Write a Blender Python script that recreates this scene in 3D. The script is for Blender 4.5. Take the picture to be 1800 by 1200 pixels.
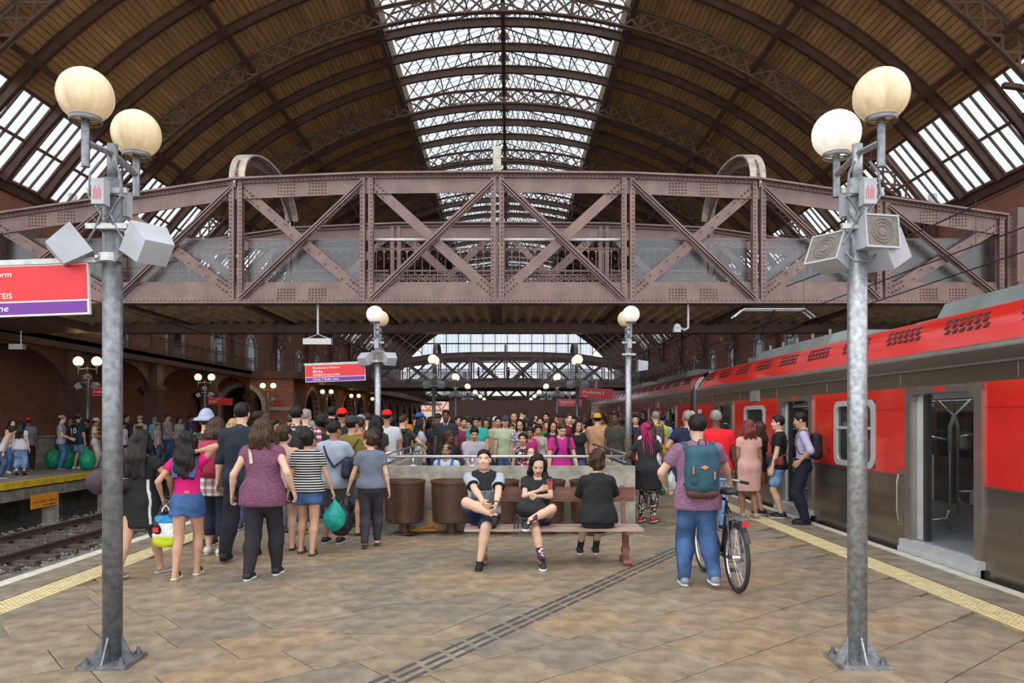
import bpy, math, random
import numpy as np
from mathutils import Vector, Matrix
random.seed(7)
R = math.radians
scene = bpy.context.scene
for o in list(bpy.data.objects):
    bpy.data.objects.remove(o)
COL = scene.collection

# ------------------------------------------------------------ camera, sky, exposure
EYE = 1.68
cam_d = bpy.data.cameras.new('camera')
cam_d.sensor_width = 36.0
cam_d.lens = 27.0
cam_d.shift_x = 6 / 1800
cam_d.shift_y = 135 / 1800
cam_d.clip_end = 600
cam = bpy.data.objects.new('camera', cam_d)
cam.location = (0, 0, EYE)
cam.rotation_euler = (R(90), 0, 0)
COL.objects.link(cam)
scene.camera = cam

world = bpy.data.worlds.new('overcast_sky')
scene.world = world
world.use_nodes = True
bg = world.node_tree.nodes['Background']
bg.inputs[0].default_value = (0.95, 0.975, 1.0, 1)
bg.inputs[1].default_value = 2.1

sun_d = bpy.data.lights.new('soft_sun', 'SUN')
sun_d.energy = 0.45
sun_d.angle = R(50)
sun_d.color = (1.0, 0.96, 0.9)
sun = bpy.data.objects.new('soft_sun', sun_d)
sun.rotation_euler = (R(42), 0, R(-20))
COL.objects.link(sun)

vs = scene.view_settings
vs.view_transform = 'Standard'
vs.look = 'None'
vs.gamma = 1
vs.use_curve_mapping = False
vs.exposure = 0.12

# ------------------------------------------------------------ materials
def new_mat(name):
    m = bpy.data.materials.new(name)
    m.use_nodes = True
    nt = m.node_tree
    return m, nt, nt.nodes['Principled BSDF']

def mat(name, col, rough=0.6, metal=0.0, var=0.25, scale=6.0, bump=0.0, bscale=40.0, col2=None, stretch=None, spec=None, speck=0):
    """colour varied by procedural noise, optional noise bump"""
    m, nt, b = new_mat(name)
    N = nt.nodes; L = nt.links
    tc = N.new('ShaderNodeTexCoord')
    mp = N.new('ShaderNodeMapping')
    if stretch: mp.inputs['Scale'].default_value = stretch
    L.new(tc.outputs['Object'], mp.inputs[0])
    nz = N.new('ShaderNodeTexNoise'); nz.inputs['Scale'].default_value = scale; nz.inputs['Detail'].default_value = 5
    L.new(mp.outputs[0], nz.inputs['Vector'])
    rp = N.new('ShaderNodeValToRGB')
    c2 = col2 or tuple(c * (1 - var) for c in col)
    c1 = col if col2 else tuple(min(1, c * (1 + var * 0.6)) for c in col)
    rp.color_ramp.elements[0].position = 0.32; rp.color_ramp.elements[0].color = (*c2, 1)
    rp.color_ramp.elements[1].position = 0.68; rp.color_ramp.elements[1].color = (*c1, 1)
    L.new(nz.outputs[0], rp.inputs[0])
    oc = rp.outputs[0]
    if speck:
        n4 = N.new('ShaderNodeTexNoise'); n4.inputs['Scale'].default_value = 130; n4.inputs['Detail'].default_value = 2; L.new(tc.outputs['Object'], n4.inputs['Vector'])
        r4 = N.new('ShaderNodeValToRGB'); r4.color_ramp.elements[0].position = .36; r4.color_ramp.elements[0].color = (1 - speck, 1 - speck, 1 - speck, 1); r4.color_ramp.elements[1].position = .66; r4.color_ramp.elements[1].color = (1 + speck, 1 + speck, 1 + speck, 1)
        mx = N.new('ShaderNodeMix'); mx.data_type = 'RGBA'; mx.blend_type = 'MULTIPLY'; mx.inputs[0].default_value = 1; L.new(n4.outputs[0], r4.inputs[0]); L.new(oc, mx.inputs[6]); L.new(r4.outputs[0], mx.inputs[7]); oc = mx.outputs[2]
    L.new(oc, b.inputs['Base Color'])
    b.inputs['Roughness'].default_value = rough
    b.inputs['Metallic'].default_value = metal
    if spec is not None: b.inputs['Specular IOR Level'].default_value = spec
    if bump:
        n2 = N.new('ShaderNodeTexNoise'); n2.inputs['Scale'].default_value = bscale; n2.inputs['Detail'].default_value = 4
        L.new(mp.outputs[0], n2.inputs['Vector'])
        bp = N.new('ShaderNodeBump'); bp.inputs['Strength'].default_value = bump; bp.inputs['Distance'].default_value = 0.02
        L.new(n2.outputs[0], bp.inputs['Height']); L.new(bp.outputs[0], b.inputs['Normal'])
    return m

def objcol_mat(name, rough=0.8, pattern=None, tint=False, sheen=0.0, bump=0.15, bscale=60):
    """base colour from the object's own colour; optional pattern; optional vertex tint"""
    m, nt, b = new_mat(name)
    N = nt.nodes; L = nt.links
    oi = N.new('ShaderNodeObjectInfo')
    out = oi.outputs['Color']
    tc = N.new('ShaderNodeTexCoord')
    def mix(kind, a, bb, fac):
        mx = N.new('ShaderNodeMix'); mx.data_type = 'RGBA'; mx.blend_type = kind
        if isinstance(fac, float): mx.inputs[0].default_value = fac
        else: L.new(fac, mx.inputs[0])
        if isinstance(a, tuple): mx.inputs[6].default_value = a
        else: L.new(a, mx.inputs[6])
        if isinstance(bb, tuple): mx.inputs[7].default_value = bb
        else: L.new(bb, mx.inputs[7])
        return mx.outputs[2]
    nz = N.new('ShaderNodeTexNoise'); nz.inputs['Scale'].default_value = 9; nz.inputs['Detail'].default_value = 4
    L.new(tc.outputs['Object'], nz.inputs['Vector'])
    rp = N.new('ShaderNodeValToRGB')
    rp.color_ramp.elements[0].color = (0.72, 0.72, 0.72, 1); rp.color_ramp.elements[1].color = (1.12, 1.12, 1.12, 1)
    L.new(nz.outputs[0], rp.inputs[0])
    if pattern == 'hair':
        mph = N.new('ShaderNodeMapping'); mph.inputs['Scale'].default_value = (7, 7, .55)
        L.new(tc.outputs['Object'], mph.inputs[0]); L.new(mph.outputs[0], nz.inputs['Vector'])
        rp.color_ramp.elements[0].position = .35; rp.color_ramp.elements[0].color = (.45, .45, .45, 1); rp.color_ramp.elements[1].position = .68; rp.color_ramp.elements[1].color = (1.7, 1.65, 1.6, 1); pattern = None
    if not tint: out = mix('MULTIPLY', out, rp.outputs[0], 1.0)
    if pattern:
        sx = N.new('ShaderNodeSeparateXYZ'); L.new(tc.outputs['Object'], sx.inputs[0])
        def stripe(sock, freq, duty):
            a = N.new('ShaderNodeMath'); a.operation = 'MULTIPLY'; a.inputs[1].default_value = freq; L.new(sock, a.inputs[0])
            f = N.new('ShaderNodeMath'); f.operation = 'FRACT'; L.new(a.outputs[0], f.inputs[0])
            g = N.new('ShaderNodeMath'); g.operation = 'LESS_THAN'; g.inputs[1].default_value = duty; L.new(f.outputs[0], g.inputs[0])
            return g.outputs[0]
        if pattern == 'stripes':
            out = mix('MIX', out, (0.72, 0.72, 0.7, 1), stripe(sx.outputs[2], 32.0, 0.32))
        elif pattern == 'plaid':
            out = mix('MIX', out, (0.75, 0.72, 0.7, 1), stripe(sx.outputs[2], 11.0, 0.4))
            out = mix('MULTIPLY', out, (0.55, 0.4, 0.42, 1), stripe(sx.outputs[0], 11.0, 0.4))
        elif pattern == 'heather':
            n3 = N.new('ShaderNodeTexNoise'); n3.inputs['Scale'].default_value = 60; n3.inputs['Detail'].default_value = 3
            mpp = N.new('ShaderNodeMapping'); mpp.inputs['Scale'].default_value = (0.5, 0.5, 2.2)
            L.new(tc.outputs['Object'], mpp.inputs[0]); L.new(mpp.outputs[0], n3.inputs['Vector'])
            r3 = N.new('ShaderNodeValToRGB')
            r3.color_ramp.elements[0].position = .4; r3.color_ramp.elements[0].color = (.78, .75, .78, 1)
            r3.color_ramp.elements[1].position = .62; r3.color_ramp.elements[1].color = (1.28, 1.26, 1.28, 1)
            L.new(n3.outputs[0], r3.inputs[0])
            out = mix('MULTIPLY', out, r3.outputs[0], 1.0)
        elif pattern == 'floral':
            vo = N.new('ShaderNodeTexVoronoi'); vo.inputs['Scale'].default_value = 24
            L.new(tc.outputs['Object'], vo.inputs['Vector'])
            lt = N.new('ShaderNodeMath'); lt.operation = 'LESS_THAN'; lt.inputs[1].default_value = 0.38
            L.new(vo.outputs['Distance'], lt.inputs[0])
            out = mix('MIX', out, (0.75, 0.6, 0.6, 1), lt.outputs[0])
        elif pattern == 'camo':
            n3 = N.new('ShaderNodeTexNoise'); n3.inputs['Scale'].default_value = 26
            L.new(tc.outputs['Object'], n3.inputs['Vector'])
            gt = N.new('ShaderNodeMath'); gt.operation = 'GREATER_THAN'; gt.inputs[1].default_value = 0.53
            L.new(n3.outputs[0], gt.inputs[0])
            out = mix('MIX', out, (0.5, 0.5, 0.48, 1), gt.outputs[0])
        elif pattern == 'denim':
            n3 = N.new('ShaderNodeTexNoise'); n3.inputs['Scale'].default_value = 5
            L.new(tc.outputs['Object'], n3.inputs['Vector'])
            r3 = N.new('ShaderNodeValToRGB')
            r3.color_ramp.elements[0].position = .42; r3.color_ramp.elements[0].color = (.75, .75, .8, 1)
            r3.color_ramp.elements[1].position = .65; r3.color_ramp.elements[1].color = (1.55, 1.45, 1.35, 1)
            L.new(n3.outputs[0], r3.inputs[0])
            out = mix('MULTIPLY', out, r3.outputs[0], 1.0)
    if tint:
        at = N.new('ShaderNodeVertexColor'); at.layer_name = 'tint'
        out = mix('MULTIPLY', out, at.outputs[0], 1.0)
        b.inputs['Subsurface Weight'].default_value = 0.0
    L.new(out, b.inputs['Base Color'])
    b.inputs['Roughness'].default_value = rough
    b.inputs['Specular IOR Level'].default_value = 0.18 if name == 'hair' else 0.3
    if bump:
        n2 = N.new('ShaderNodeTexNoise'); n2.inputs['Scale'].default_value = bscale; n2.inputs['Detail'].default_value = 2
        L.new(tc.outputs['Object'], n2.inputs['Vector'])
        bp = N.new('ShaderNodeBump'); bp.inputs['Strength'].default_value = bump; bp.inputs['Distance'].default_value = 0.02
        L.new(n2.outputs[0], bp.inputs['Height']); L.new(bp.outputs[0], b.inputs['Normal'])
    return m

def glass_mat(name, col, trans=0.5, tl=0.3, rough=0.15):
    m = bpy.data.materials.new(name); m.use_nodes = True
    nt = m.node_tree; N = nt.nodes; L = nt.links
    N.remove(N['Principled BSDF'])
    o = N['Material Output']
    t = N.new('ShaderNodeBsdfTransparent'); t.inputs[0].default_value = (*col, 1)
    d = N.new('ShaderNodeBsdfTranslucent'); d.inputs[0].default_value = (*col, 1)
    g = N.new('ShaderNodeBsdfGlossy'); g.inputs['Roughness'].default_value = rough; g.inputs[0].default_value = (.9, .92, .95, 1)
    a = N.new('ShaderNodeMixShader'); a.inputs[0].default_value = tl
    L.new(t.outputs[0], a.inputs[1]); L.new(d.outputs[0], a.inputs[2])
    b = N.new('ShaderNodeMixShader'); b.inputs[0].default_value = 1 - trans
    L.new(a.outputs[0], b.inputs[1]); L.new(g.outputs[0], b.inputs[2])
    L.new(b.outputs[0], o.inputs[0])
    return m

def emit_mat(name, col, strength, base=(.8, .75, .65)):
    m, nt, b = new_mat(name)
    b.inputs['Base Color'].default_value = (*base, 1)
    b.inputs['Emission Color'].default_value = (*col, 1)
    b.inputs['Emission Strength'].default_value = strength
    b.inputs['Roughness'].default_value = 0.3
    return m

def brick_mat(name):
    m, nt, b = new_mat(name)
    N = nt.nodes; L = nt.links
    tc = N.new('ShaderNodeTexCoord'); sp_ = N.new('ShaderNodeSeparateXYZ'); ad = N.new('ShaderNodeMath'); mp = N.new('ShaderNodeCombineXYZ')
    L.new(tc.outputs['Object'], sp_.inputs[0]); L.new(sp_.outputs[0], ad.inputs[0]); L.new(sp_.outputs[1], ad.inputs[1]); L.new(ad.outputs[0], mp.inputs[0]); L.new(sp_.outputs[2], mp.inputs[1])
    bt = N.new('ShaderNodeTexBrick')
    bt.inputs['Color1'].default_value = (.42, .145, .085, 1); bt.inputs['Color2'].default_value = (.30, .10, .06, 1)
    bt.inputs['Mortar'].default_value = (.30, .22, .17, 1)
    bt.inputs['Scale'].default_value = 1.0
    bt.inputs['Brick Width'].default_value = .24; bt.inputs['Row Height'].default_value = .075; bt.inputs['Mortar Size'].default_value = .008
    L.new(mp.outputs[0], bt.inputs['Vector']); L.new(bt.outputs[0], b.inputs['Base Color'])
    b.inputs['Roughness'].default_value = .85
    return m

M = {}
M['steel_brown'] = mat('painted_iron_brown', (.168, .100, .087), .42, .15, .3, 2.0, .15, 60, spec=.6)
M['roof_iron'] = mat('painted_iron_roof', (.17, .10, .072), .5, .1, .3, 2.0)
M['iron_dark'] = mat('painted_iron_dark', (.115, .058, .038), .5, .1, .3, 2.0)
M['board'] = mat('varnished_boards', (.56, .315, .13), .6, 0, .3, 3.0, .2, 30, stretch=(1, .12, 1))
M['cream'] = mat('cream_louvre', (.30, .23, .125), .7, 0, .3, 4)
M['sky_glass'] = glass_mat('skylight_glass', (.88, .92, .95), .72, .3)
M['gable_glass'] = glass_mat('gable_glass', (.85, .9, .95), .7, .35)
M['plexi'] = glass_mat('scratched_clear_panel', (.78, .79, .80), .945, .04, .3)
M['brick'] = brick_mat('brick_red')
M['stone_trim'] = mat('pale_stone_trim', (.52, .46, .38), .8, 0, .2, 4)
M['concrete'] = mat('concrete_grey', (.34, .31, .26), .85, 0, .35, 5, .3, 60)
M['concrete_dark'] = mat('concrete_dark', (.20, .185, .16), .9, 0, .4, 3, .3, 50)
M['tile'] = []
for i, c in enumerate([(.285, .215, .145), (.265, .205, .14), (.24, .20, .15), (.305, .22, .14), (.275, .215, .15), (.225, .19, .145), (.29, .23, .16)]):
    M['tile'].append(mat('stone_slab_%d' % i, c, .38, 0, .38, 5, .22, 70, spec=.5, speck=.3))
M['grout'] = mat('floor_grout', (.17, .14, .10), .8, 0, .3, 5)
M['tactile_y'] = mat('tactile_yellow', (.36, .275, .13), .6, 0, .25, 9)
M['tactile_g'] = mat('tactile_dark_rubber', (.06, .06, .06), .6, 0, .3, 9)
M['white_edge'] = mat('white_edge_paint', (.52, .49, .42), .7, 0, .2, 6)
M['galv'] = mat('galvanised_steel', (.36, .38, .40), .42, .75, .35, 28, .1, 90)
M['galv_dark'] = mat('galvanised_steel_weathered', (.20, .21, .225), .45, .65, .35, 20, .1, 90)
M['bracket'] = mat('zinc_bracket', (.46, .46, .45), .45, .4, .2, 20)
M['speaker'] = mat('speaker_grey_paint', (.37, .385, .42), .5, .1, .12, 5)
M['grille'] = mat('speaker_grille', (.17, .145, .125), .6, .2, .3, 90)
M['black'] = mat('black_plastic', (.02, .02, .022), .5, 0, .2, 10)
M['dark_rubber'] = mat('tyre_rubber', (.025, .025, .025), .75, 0, .2, 20)
M['chrome'] = mat('polished_tube', (.66, .67, .68), .22, .9, .1, 10)
M['lampglobe_lit'] = None
M['red_train'] = mat('train_red_gloss', (.58, .022, .016), .14, 0, .12, 1.2, spec=.7)
M['train_steel'] = mat('brushed_stainless', (.25, .215, .175), .26, .8, .22, 1.0, 0, 40, stretch=(1, .2, 6))
M['train_roof'] = mat('train_roof_grey', (.17, .195, .19), .6, .1, .2, 2)
M['train_frame'] = mat('door_frame_steel', (.36, .33, .29), .3, .8, .15, 3)
M['train_inner'] = mat('train_interior_panel', (.52, .52, .50), .5, 0, .1, 2)
M['train_floor'] = mat('train_interior_floor', (.18, .19, .20), .3, 0, .15, 3)
M['seat_blue'] = mat('seat_blue', (.03, .10, .45), .45, 0, .15, 5)
M['win_frame'] = mat('window_frame_grey', (.50, .52, .54), .4, .3, .1, 5)
M['win_glass'] = mat('dark_window_glass', (.035, .038, .036), .06, 0, .3, 2, spec=.8)
M['white'] = mat('white_paint', (.78, .78, .76), .5, 0, .08, 5)
M['sign_red'] = mat('sign_red', (.60, .014, .02), .4, 0, .06, 3)
M['sign_purple'] = mat('sign_purple', (.13, .012, .25), .4, 0, .06, 3)
M['text_white'] = mat('lettering_white', (.85, .85, .85), .5, 0, .03, 3)
M['text_black'] = mat('lettering_black', (.03, .02, .02), .5, 0, .03, 3)
M['orange'] = mat('sign_orange', (.70, .26, .02), .5, 0, .15, 5)
M['yellow'] = mat('yellow_edge_paint', (.58, .38, .02), .6, 0, .35, 4)
M['bin_brown'] = mat('bin_brown_plastic', (.095, .047, .030), .4, .1, .2, 6)
M['wood_red'] = mat('bench_varnished_wood', (.21, .085, .055), .4, 0, .35, 3, .1, 30, stretch=(.3, 6, 6))
M['wood_worn'] = mat('bench_worn_seat', (.42, .30, .24), .6, 0, .4, 5, .1, 30, stretch=(.4, 6, 6))
M['ballast'] = mat('ballast_stone', (.20, .18, .155), .9, 0, .5, 9)
M['rail'] = mat('rail_steel', (.14, .10, .08), .45, .6, .3, 8)
M['sleeper'] = mat('sleeper_wood', (.09, .07, .055), .9, 0, .4, 6)
M['wire'] = mat('contact_wire', (.035, .03, .03), .6, .3, .1, 4)
M['pinkred'] = mat('faded_red_paint', (.60, .16, .13), .6, 0, .2, 3)
M['fence_brown'] = mat('brown_hoarding', (.12, .06, .048), .7, 0, .2, 2)
M['shopwhite'] = mat('far_wall_cream', (.62, .48, .36), .8, 0, .2, 1)

# ------------------------------------------------------------ mesh helpers
class MB:
    def __init__(s): s.v = []; s.f = []
    def add(s, vs_, fs):
        n = len(s.v); s.v += [tuple(p) for p in vs_]; s.f += [tuple(i + n for i in f) for f in fs]; return s
    def box(s, lo, hi):
        x0, y0, z0 = lo; x1, y1, z1 = hi
        return s.add([(x0, y0, z0), (x1, y0, z0), (x1, y1, z0), (x0, y1, z0), (x0, y0, z1), (x1, y0, z1), (x1, y1, z1), (x0, y1, z1)],
                     [(3, 2, 1, 0), (4, 5, 6, 7), (0, 1, 5, 4), (1, 2, 6, 5), (2, 3, 7, 6), (3, 0, 4, 7)])
    def bar(s, p0, p1, w, h, up=(0, 0, 1)):
        """rectangular bar; w across, h along up"""
        p0 = Vector(p0); p1 = Vector(p1); d = (p1 - p0).normalized(); u = Vector(up)
        a = d.cross(u)
        if a.length < 1e-5: a = d.cross(Vector((1, 0, 0)))
        a.normalize(); b = a.cross(d).normalized()
        a *= w / 2; b *= h / 2
        pts = [p + sa * a + sb * b for p in (p0, p1) for sa, sb in ((-1, -1), (1, -1), (1, 1), (-1, 1))]
        return s.add(pts, [(0, 1, 2, 3), (7, 6, 5, 4), (0, 4, 5, 1), (1, 5, 6, 2), (2, 6, 7, 3), (3, 7, 4, 0)])
    def tube(s, pts, r, n=8, closed=False, cap=True):
        P = [Vector(p) for p in pts]; m = len(P); rs = r if isinstance(r, (list, tuple)) else [r] * m
        base = len(s.v); prev = None
        for i, p in enumerate(P):
            if closed: d = P[(i + 1) % m] - P[i - 1]
            else: d = P[min(i + 1, m - 1)] - P[max(i - 1, 0)]
            d.normalize()
            if prev is None:
                a = d.cross(Vector((0, 0, 1)))
                if a.length < 1e-3: a = d.cross(Vector((1, 0, 0)))
            else:
                a = prev - d * prev.dot(d)
                if a.length < 1e-6: a = d.cross(Vector((0, 0, 1)))
            a.normalize(); prev = a; b = d.cross(a)
            for k in range(n):
                t = 2 * math.pi * k / n
                s.v.append(tuple(p + rs[i] * (math.cos(t) * a + math.sin(t) * b)))
        for i in range(m if closed else m - 1):
            j = (i + 1) % m
            for k in range(n):
                k2 = (k + 1) % n
                s.f.append((base + i * n + k, base + i * n + k2, base + j * n + k2, base + j * n + k))
        if cap and not closed:
            s.f.append(tuple(base + k for k in range(n))[::-1]); s.f.append(tuple(base + (m - 1) * n + k for k in range(n)))
        return s
    def lathe(s, prof, c=(0, 0, 0), n=20, axis='z', a0=0, a1=2 * math.pi):
        """prof list of (r, h)"""
        base = len(s.v); full = abs(a1 - a0 - 2 * math.pi) < 1e-6; cnt = n if full else n + 1
        for (r, h) in prof:
            for k in range(cnt):
                t = a0 + (a1 - a0) * k / n
                x, y = r * math.cos(t), r * math.sin(t)
                p = (x, y, h) if axis == 'z' else ((x, h, y) if axis == 'y' else (h, x, y))
                s.v.append((p[0] + c[0], p[1] + c[1], p[2] + c[2]))
        for i in range(len(prof) - 1):
            for k in range(n):
                k2 = (k + 1) % cnt
                s.f.append((base + i * cnt + k, base + i * cnt + k2, base + (i + 1) * cnt + k2, base + (i + 1) * cnt + k))
        return s
    def prism(s, poly, lo, hi, axis='y'):
        """poly of 2D points extruded along axis; axis y -> (x,z); x -> (y,z); z -> (x,y)"""
        n = len(poly); base = len(s.v)
        for t in (lo, hi):
            for (a, b) in poly:
                s.v.append((a, t, b) if axis == 'y' else ((t, a, b) if axis == 'x' else (a, b, t)))
        s.f.append(tuple(base + i for i in range(n))); s.f.append(tuple(base + n + i for i in range(n))[::-1])
        for i in range(n):
            j = (i + 1) % n
            s.f.append((base + i, base + n + i, base + n + j, base + j))
        return s
    def strip(s, rows, close=False):
        """grid of point rows"""
        base = len(s.v); n = len(rows[0])
        for r in rows: s.v += [tuple(p) for p in r]
        for i in range(len(rows) - 1):
            for k in range(n if close else n - 1):
                k2 = (k + 1) % n
                s.f.append((base + i * n + k, base + i * n + k2, base + (i + 1) * n + k2, base + (i + 1) * n + k))
        return s
    def sphere(s, c, r, n=16, m=10, sq=(1, 1, 1)):
        prof = [(max(1e-4, math.sin(math.pi * i / m)), -math.cos(math.pi * i / m)) for i in range(m + 1)]
        b = len(s.v); s.lathe(prof, (0, 0, 0), n)
        for i in range(b, len(s.v)):
            x, y, z = s.v[i]; s.v[i] = (c[0] + x * r * sq[0], c[1] + y * r * sq[1], c[2] + z * r * sq[2])
        return s
    def xf(s, mtx, start=0):
        for i in range(start, len(s.v)): s.v[i] = tuple(mtx @ Vector(s.v[i]))
        return s
    def mesh(s, name, m=None, smooth=False):
        me = bpy.data.meshes.new(name)
        me.from_pydata(s.v, [], s.f)
        if m: me.materials.append(m)
        if smooth: me.polygons.foreach_set('use_smooth', [True] * len(me.polygons))
        me.update()
        return me
    def build(s, name, m=None, parent=None, smooth=False, loc=None):
        o = bpy.data.objects.new(name, s.mesh(name, m, smooth)); COL.objects.link(o)
        if parent: o.parent = parent
        if loc: o.location = loc
        return o

def fix_normals(o):
    import bmesh
    bm = bmesh.new(); bm.from_mesh(o.data); bmesh.ops.recalc_face_normals(bm, faces=bm.faces); bm.to_mesh(o.data); bm.free()
    return o
def inst(name, me, parent=None, loc=(0, 0, 0), rot=(0, 0, 0), scale=None):
    o = bpy.data.objects.new(name, me); COL.objects.link(o)
    if parent: o.parent = parent
    o.location = loc; o.rotation_euler = rot
    if scale: o.scale = scale
    return o
def empty(name, loc=(0, 0, 0), rz=0, parent=None):
    o = bpy.data.objects.new(name, None); o.empty_display_size = .2; COL.objects.link(o)
    o.location = loc; o.rotation_euler = (0, 0, rz)
    if parent: o.parent = parent
    return o
def tag(o, label=None, cat=None, group=None, kind=None):
    if label: o['label'] = label
    if cat: o['category'] = cat
    if group: o['group'] = group
    if kind: o['kind'] = kind
    return o
def stuff(o): o['kind'] = 'stuff'; return o
def structure(o): o['kind'] = 'structure'; return o
def text_mesh(name, body, size, m, parent=None, loc=(0, 0, 0), rot=(0, 0, 0), align='LEFT', shear=0, ext=.002, sx=1.0, fit=None):
    cu = bpy.data.curves.new(name, 'FONT'); cu.body = body; cu.size = size; cu.align_x = align; cu.extrude = ext; cu.shear = shear
    cu.resolution_u = 2
    t = bpy.data.objects.new(name, cu); COL.objects.link(t)
    dg = bpy.context.evaluated_depsgraph_get(); dg.update()
    me = bpy.data.meshes.new_from_object(t.evaluated_get(dg)); bpy.data.objects.remove(t); bpy.data.curves.remove(cu)
    me.materials.clear(); me.materials.append(m)
    if fit:
        xs_ = [v.co.x for v in me.vertices]; sx = fit / (max(xs_) - min(xs_))
    return inst(name, me, parent, loc, rot, (sx, 1, 1))
# ============================================================ SETTING: platforms, tracks, walls, galleries, roof
XC = -0.30                      # centre line of shed and bridges
PL, PR = -5.24, 4.95            # central platform edges
LPX = -12.96                    # edge of the side platform across the tracks
YN, YF = -3.0, 158.0            # near / far end
WX0, WX1, WY0, WY1 = -1.84, 1.75, 11.72, 14.7   # stairwell opening

floor = structure(empty('floor'))
m = MB()
for (x0, x1, y0, y1) in ((PL, WX0, YN, YF), (WX1, PR, YN, YF), (WX0, WX1, YN, WY0), (WX0, WX1, WY1, YF)):
    m.box((x0, y0, -.30), (x1, y1, -.022))
m.box((PL, YN, -1.12), (PL + .25, YF, -.30)); m.box((PR - .25, YN, -1.12), (PR, YF, -.30))
m.build('platform_slab', M['grout'], floor)
# stone slabs laid diagonally
ang = R(40); ca, sa = math.cos(ang), math.sin(ang)
rng = random.Random(3)
tiles = []
roww = .56
for r_ in range(-70, 140):
    u = -70 + rng.random()
    while u < 90:
        ln = rng.choice((.56, .74, .74, .86, .95))
        cu, cv = u + ln / 2, r_ * roww
        x, y = cu * ca - cv * sa, cu * sa + cv * ca
        if PL + .9 < x < PR - .9 and .5 < y < 60 and not (WX0 - .6 < x < WX1 + .6 and WY0 - .45 < y < WY1 + .5):
            tiles.append((y + abs(x) * .2, x, y, ln))
        u += ln
tiles.sort()
tmesh = {}
far = [MB() for _ in M['tile']]
for i, (_, x, y, ln) in enumerate(tiles):
    k = rng.randrange(len(M['tile']))
    dz = rng.uniform(-.0025, .0015)
    if i < 290 and y > 3.2:
        key = (k, ln)
        if key not in tmesh:
            a, b = ln / 2 - .004, roww / 2 - .004
            t = MB(); t.box((-a, -b, -.022), (a, b, -.002))
            t.add([(-a + .004, -b + .004, 0), (a - .004, -b + .004, 0), (a - .004, b - .004, 0), (-a + .004, b - .004, 0)], [(0, 1, 2, 3)])
            n = len(t.v) - 4
            t.f += [(4, 5, n + 1, n), (5, 6, n + 2, n + 1), (6, 7, n + 3, n + 2), (7, 4, n, n + 3)]
            t.f.pop(1)
            tmesh[key] = t.mesh('tile', M['tile'][k])
        inst('tile', tmesh[key], floor, (x, y, dz), (0, 0, ang))
    else:
        a, b = ln / 2 - .004, roww / 2 - .004
        c = [(x + p * ca - q * sa, y + p * sa + q * ca) for p, q in ((-a, -b), (a, -b), (a, b), (-a, b))]
        far[k].add([(p[0], p[1], dz) for p in c] + [(p[0], p[1], -.022) for p in c], [(0, 1, 2, 3), (0, 4, 5, 1), (1, 5, 6, 2), (2, 6, 7, 3), (3, 7, 4, 0)])
for k, f in enumerate(far):
    stuff(f.build('far_slabs', M['tile'][k], floor))
# plain border slabs along both edges, white nosing, tactile yellow strips
b = MB()
for x0, x1 in ((PL + .16, PL + .55), (PR - .55, PR - .14)):
    y = YN
    while y < YF:
        b.box((x0, y + .004, -.03), (x1, y + .996, -.002)); y += 1.0
b.build('edge_slabs', M['tile'][2], floor)
MB().box((PL, YN, -.06), (PL + .16, YF, .0)).build('white_nosing', M['white_edge'], floor)
MB().box((PR - .14, YN, -.06), (PR, YF, .0)).build('white_nosing', M['white_edge'], floor)
base = MB(); dome = MB()
for x0 in (PL + .58, PR - .90):
    y = 1.5
    while y < 60:
        base.box((x0, y + .003, -.025), (x0 + .32, y + .317, .002))
        if y < 22:
            for i in range(6):
                for j in range(6):
                    cx, cy = x0 + .03 + i * .052, y + .03 + j * .052
                    dome.add([(cx - .016, cy - .016, .002), (cx + .016, cy - .016, .002), (cx + .016, cy + .016, .002), (cx - .016, cy + .016, .002),
                              (cx - .009, cy - .009, .008), (cx + .009, cy - .009, .008), (cx + .009, cy + .009, .008), (cx - .009, cy + .009, .008)],
                             [(4, 5, 6, 7), (0, 1, 5, 4), (1, 2, 6, 5), (2, 3, 7, 6), (3, 0, 4, 7)])
        y += .32
base.build('tactile_strip', M['tactile_y'], floor)
M['tactile_dome'] = mat('tactile_dome_pale', (.56, .47, .26), .55, 0, .2, 9)
stuff(dome.build('tactile_domes', M['tactile_dome'], floor))
# dark guide path: short bars in three rows, crossing the platform
gp = Vector((-.95, 4.58, 0)); gd = Vector((2.97, 4.98, 0)).normalized(); gn = Vector((-gd.y, gd.x, 0))
bar_me = None
t = MB(); L_, W_ = .125, .017
t.add([(-L_, -W_, 0), (L_, -W_, 0), (L_, W_, 0), (-L_, W_, 0), (-L_ + .01, -W_ + .008, .007), (L_ - .01, -W_ + .008, .007), (L_ - .01, W_ - .008, .007), (-L_ + .01, W_ - .008, .007)],
      [(4, 5, 6, 7), (0, 1, 5, 4), (1, 2, 6, 5), (2, 3, 7, 6), (3, 0, 4, 7)])
bar_me = t.mesh('guide_bar', M['tactile_g'])
ga = math.atan2(gd.y, gd.x)
for k in range(22):
    for j in (-1, 0, 1):
        p = gp + gd * (k * .29 + .05 * j) + gn * (j * .085)
        inst('guide_bar', bar_me, floor, (p.x, p.y, .0005), (0, 0, ga))
# floor hatch with thin metal rim
h = MB()
hp = [(-2.05, 6.05), (-1.05, 6.95), (.02, 6.95), (-.62, 5.95)]
for i in range(4):
    a, b2 = hp[i], hp[(i + 1) % 4]
    h.bar((*a, .0), (*b2, .0), .006, .004)
h.build('hatch_rim', M['galv_dark'], floor)

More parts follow.
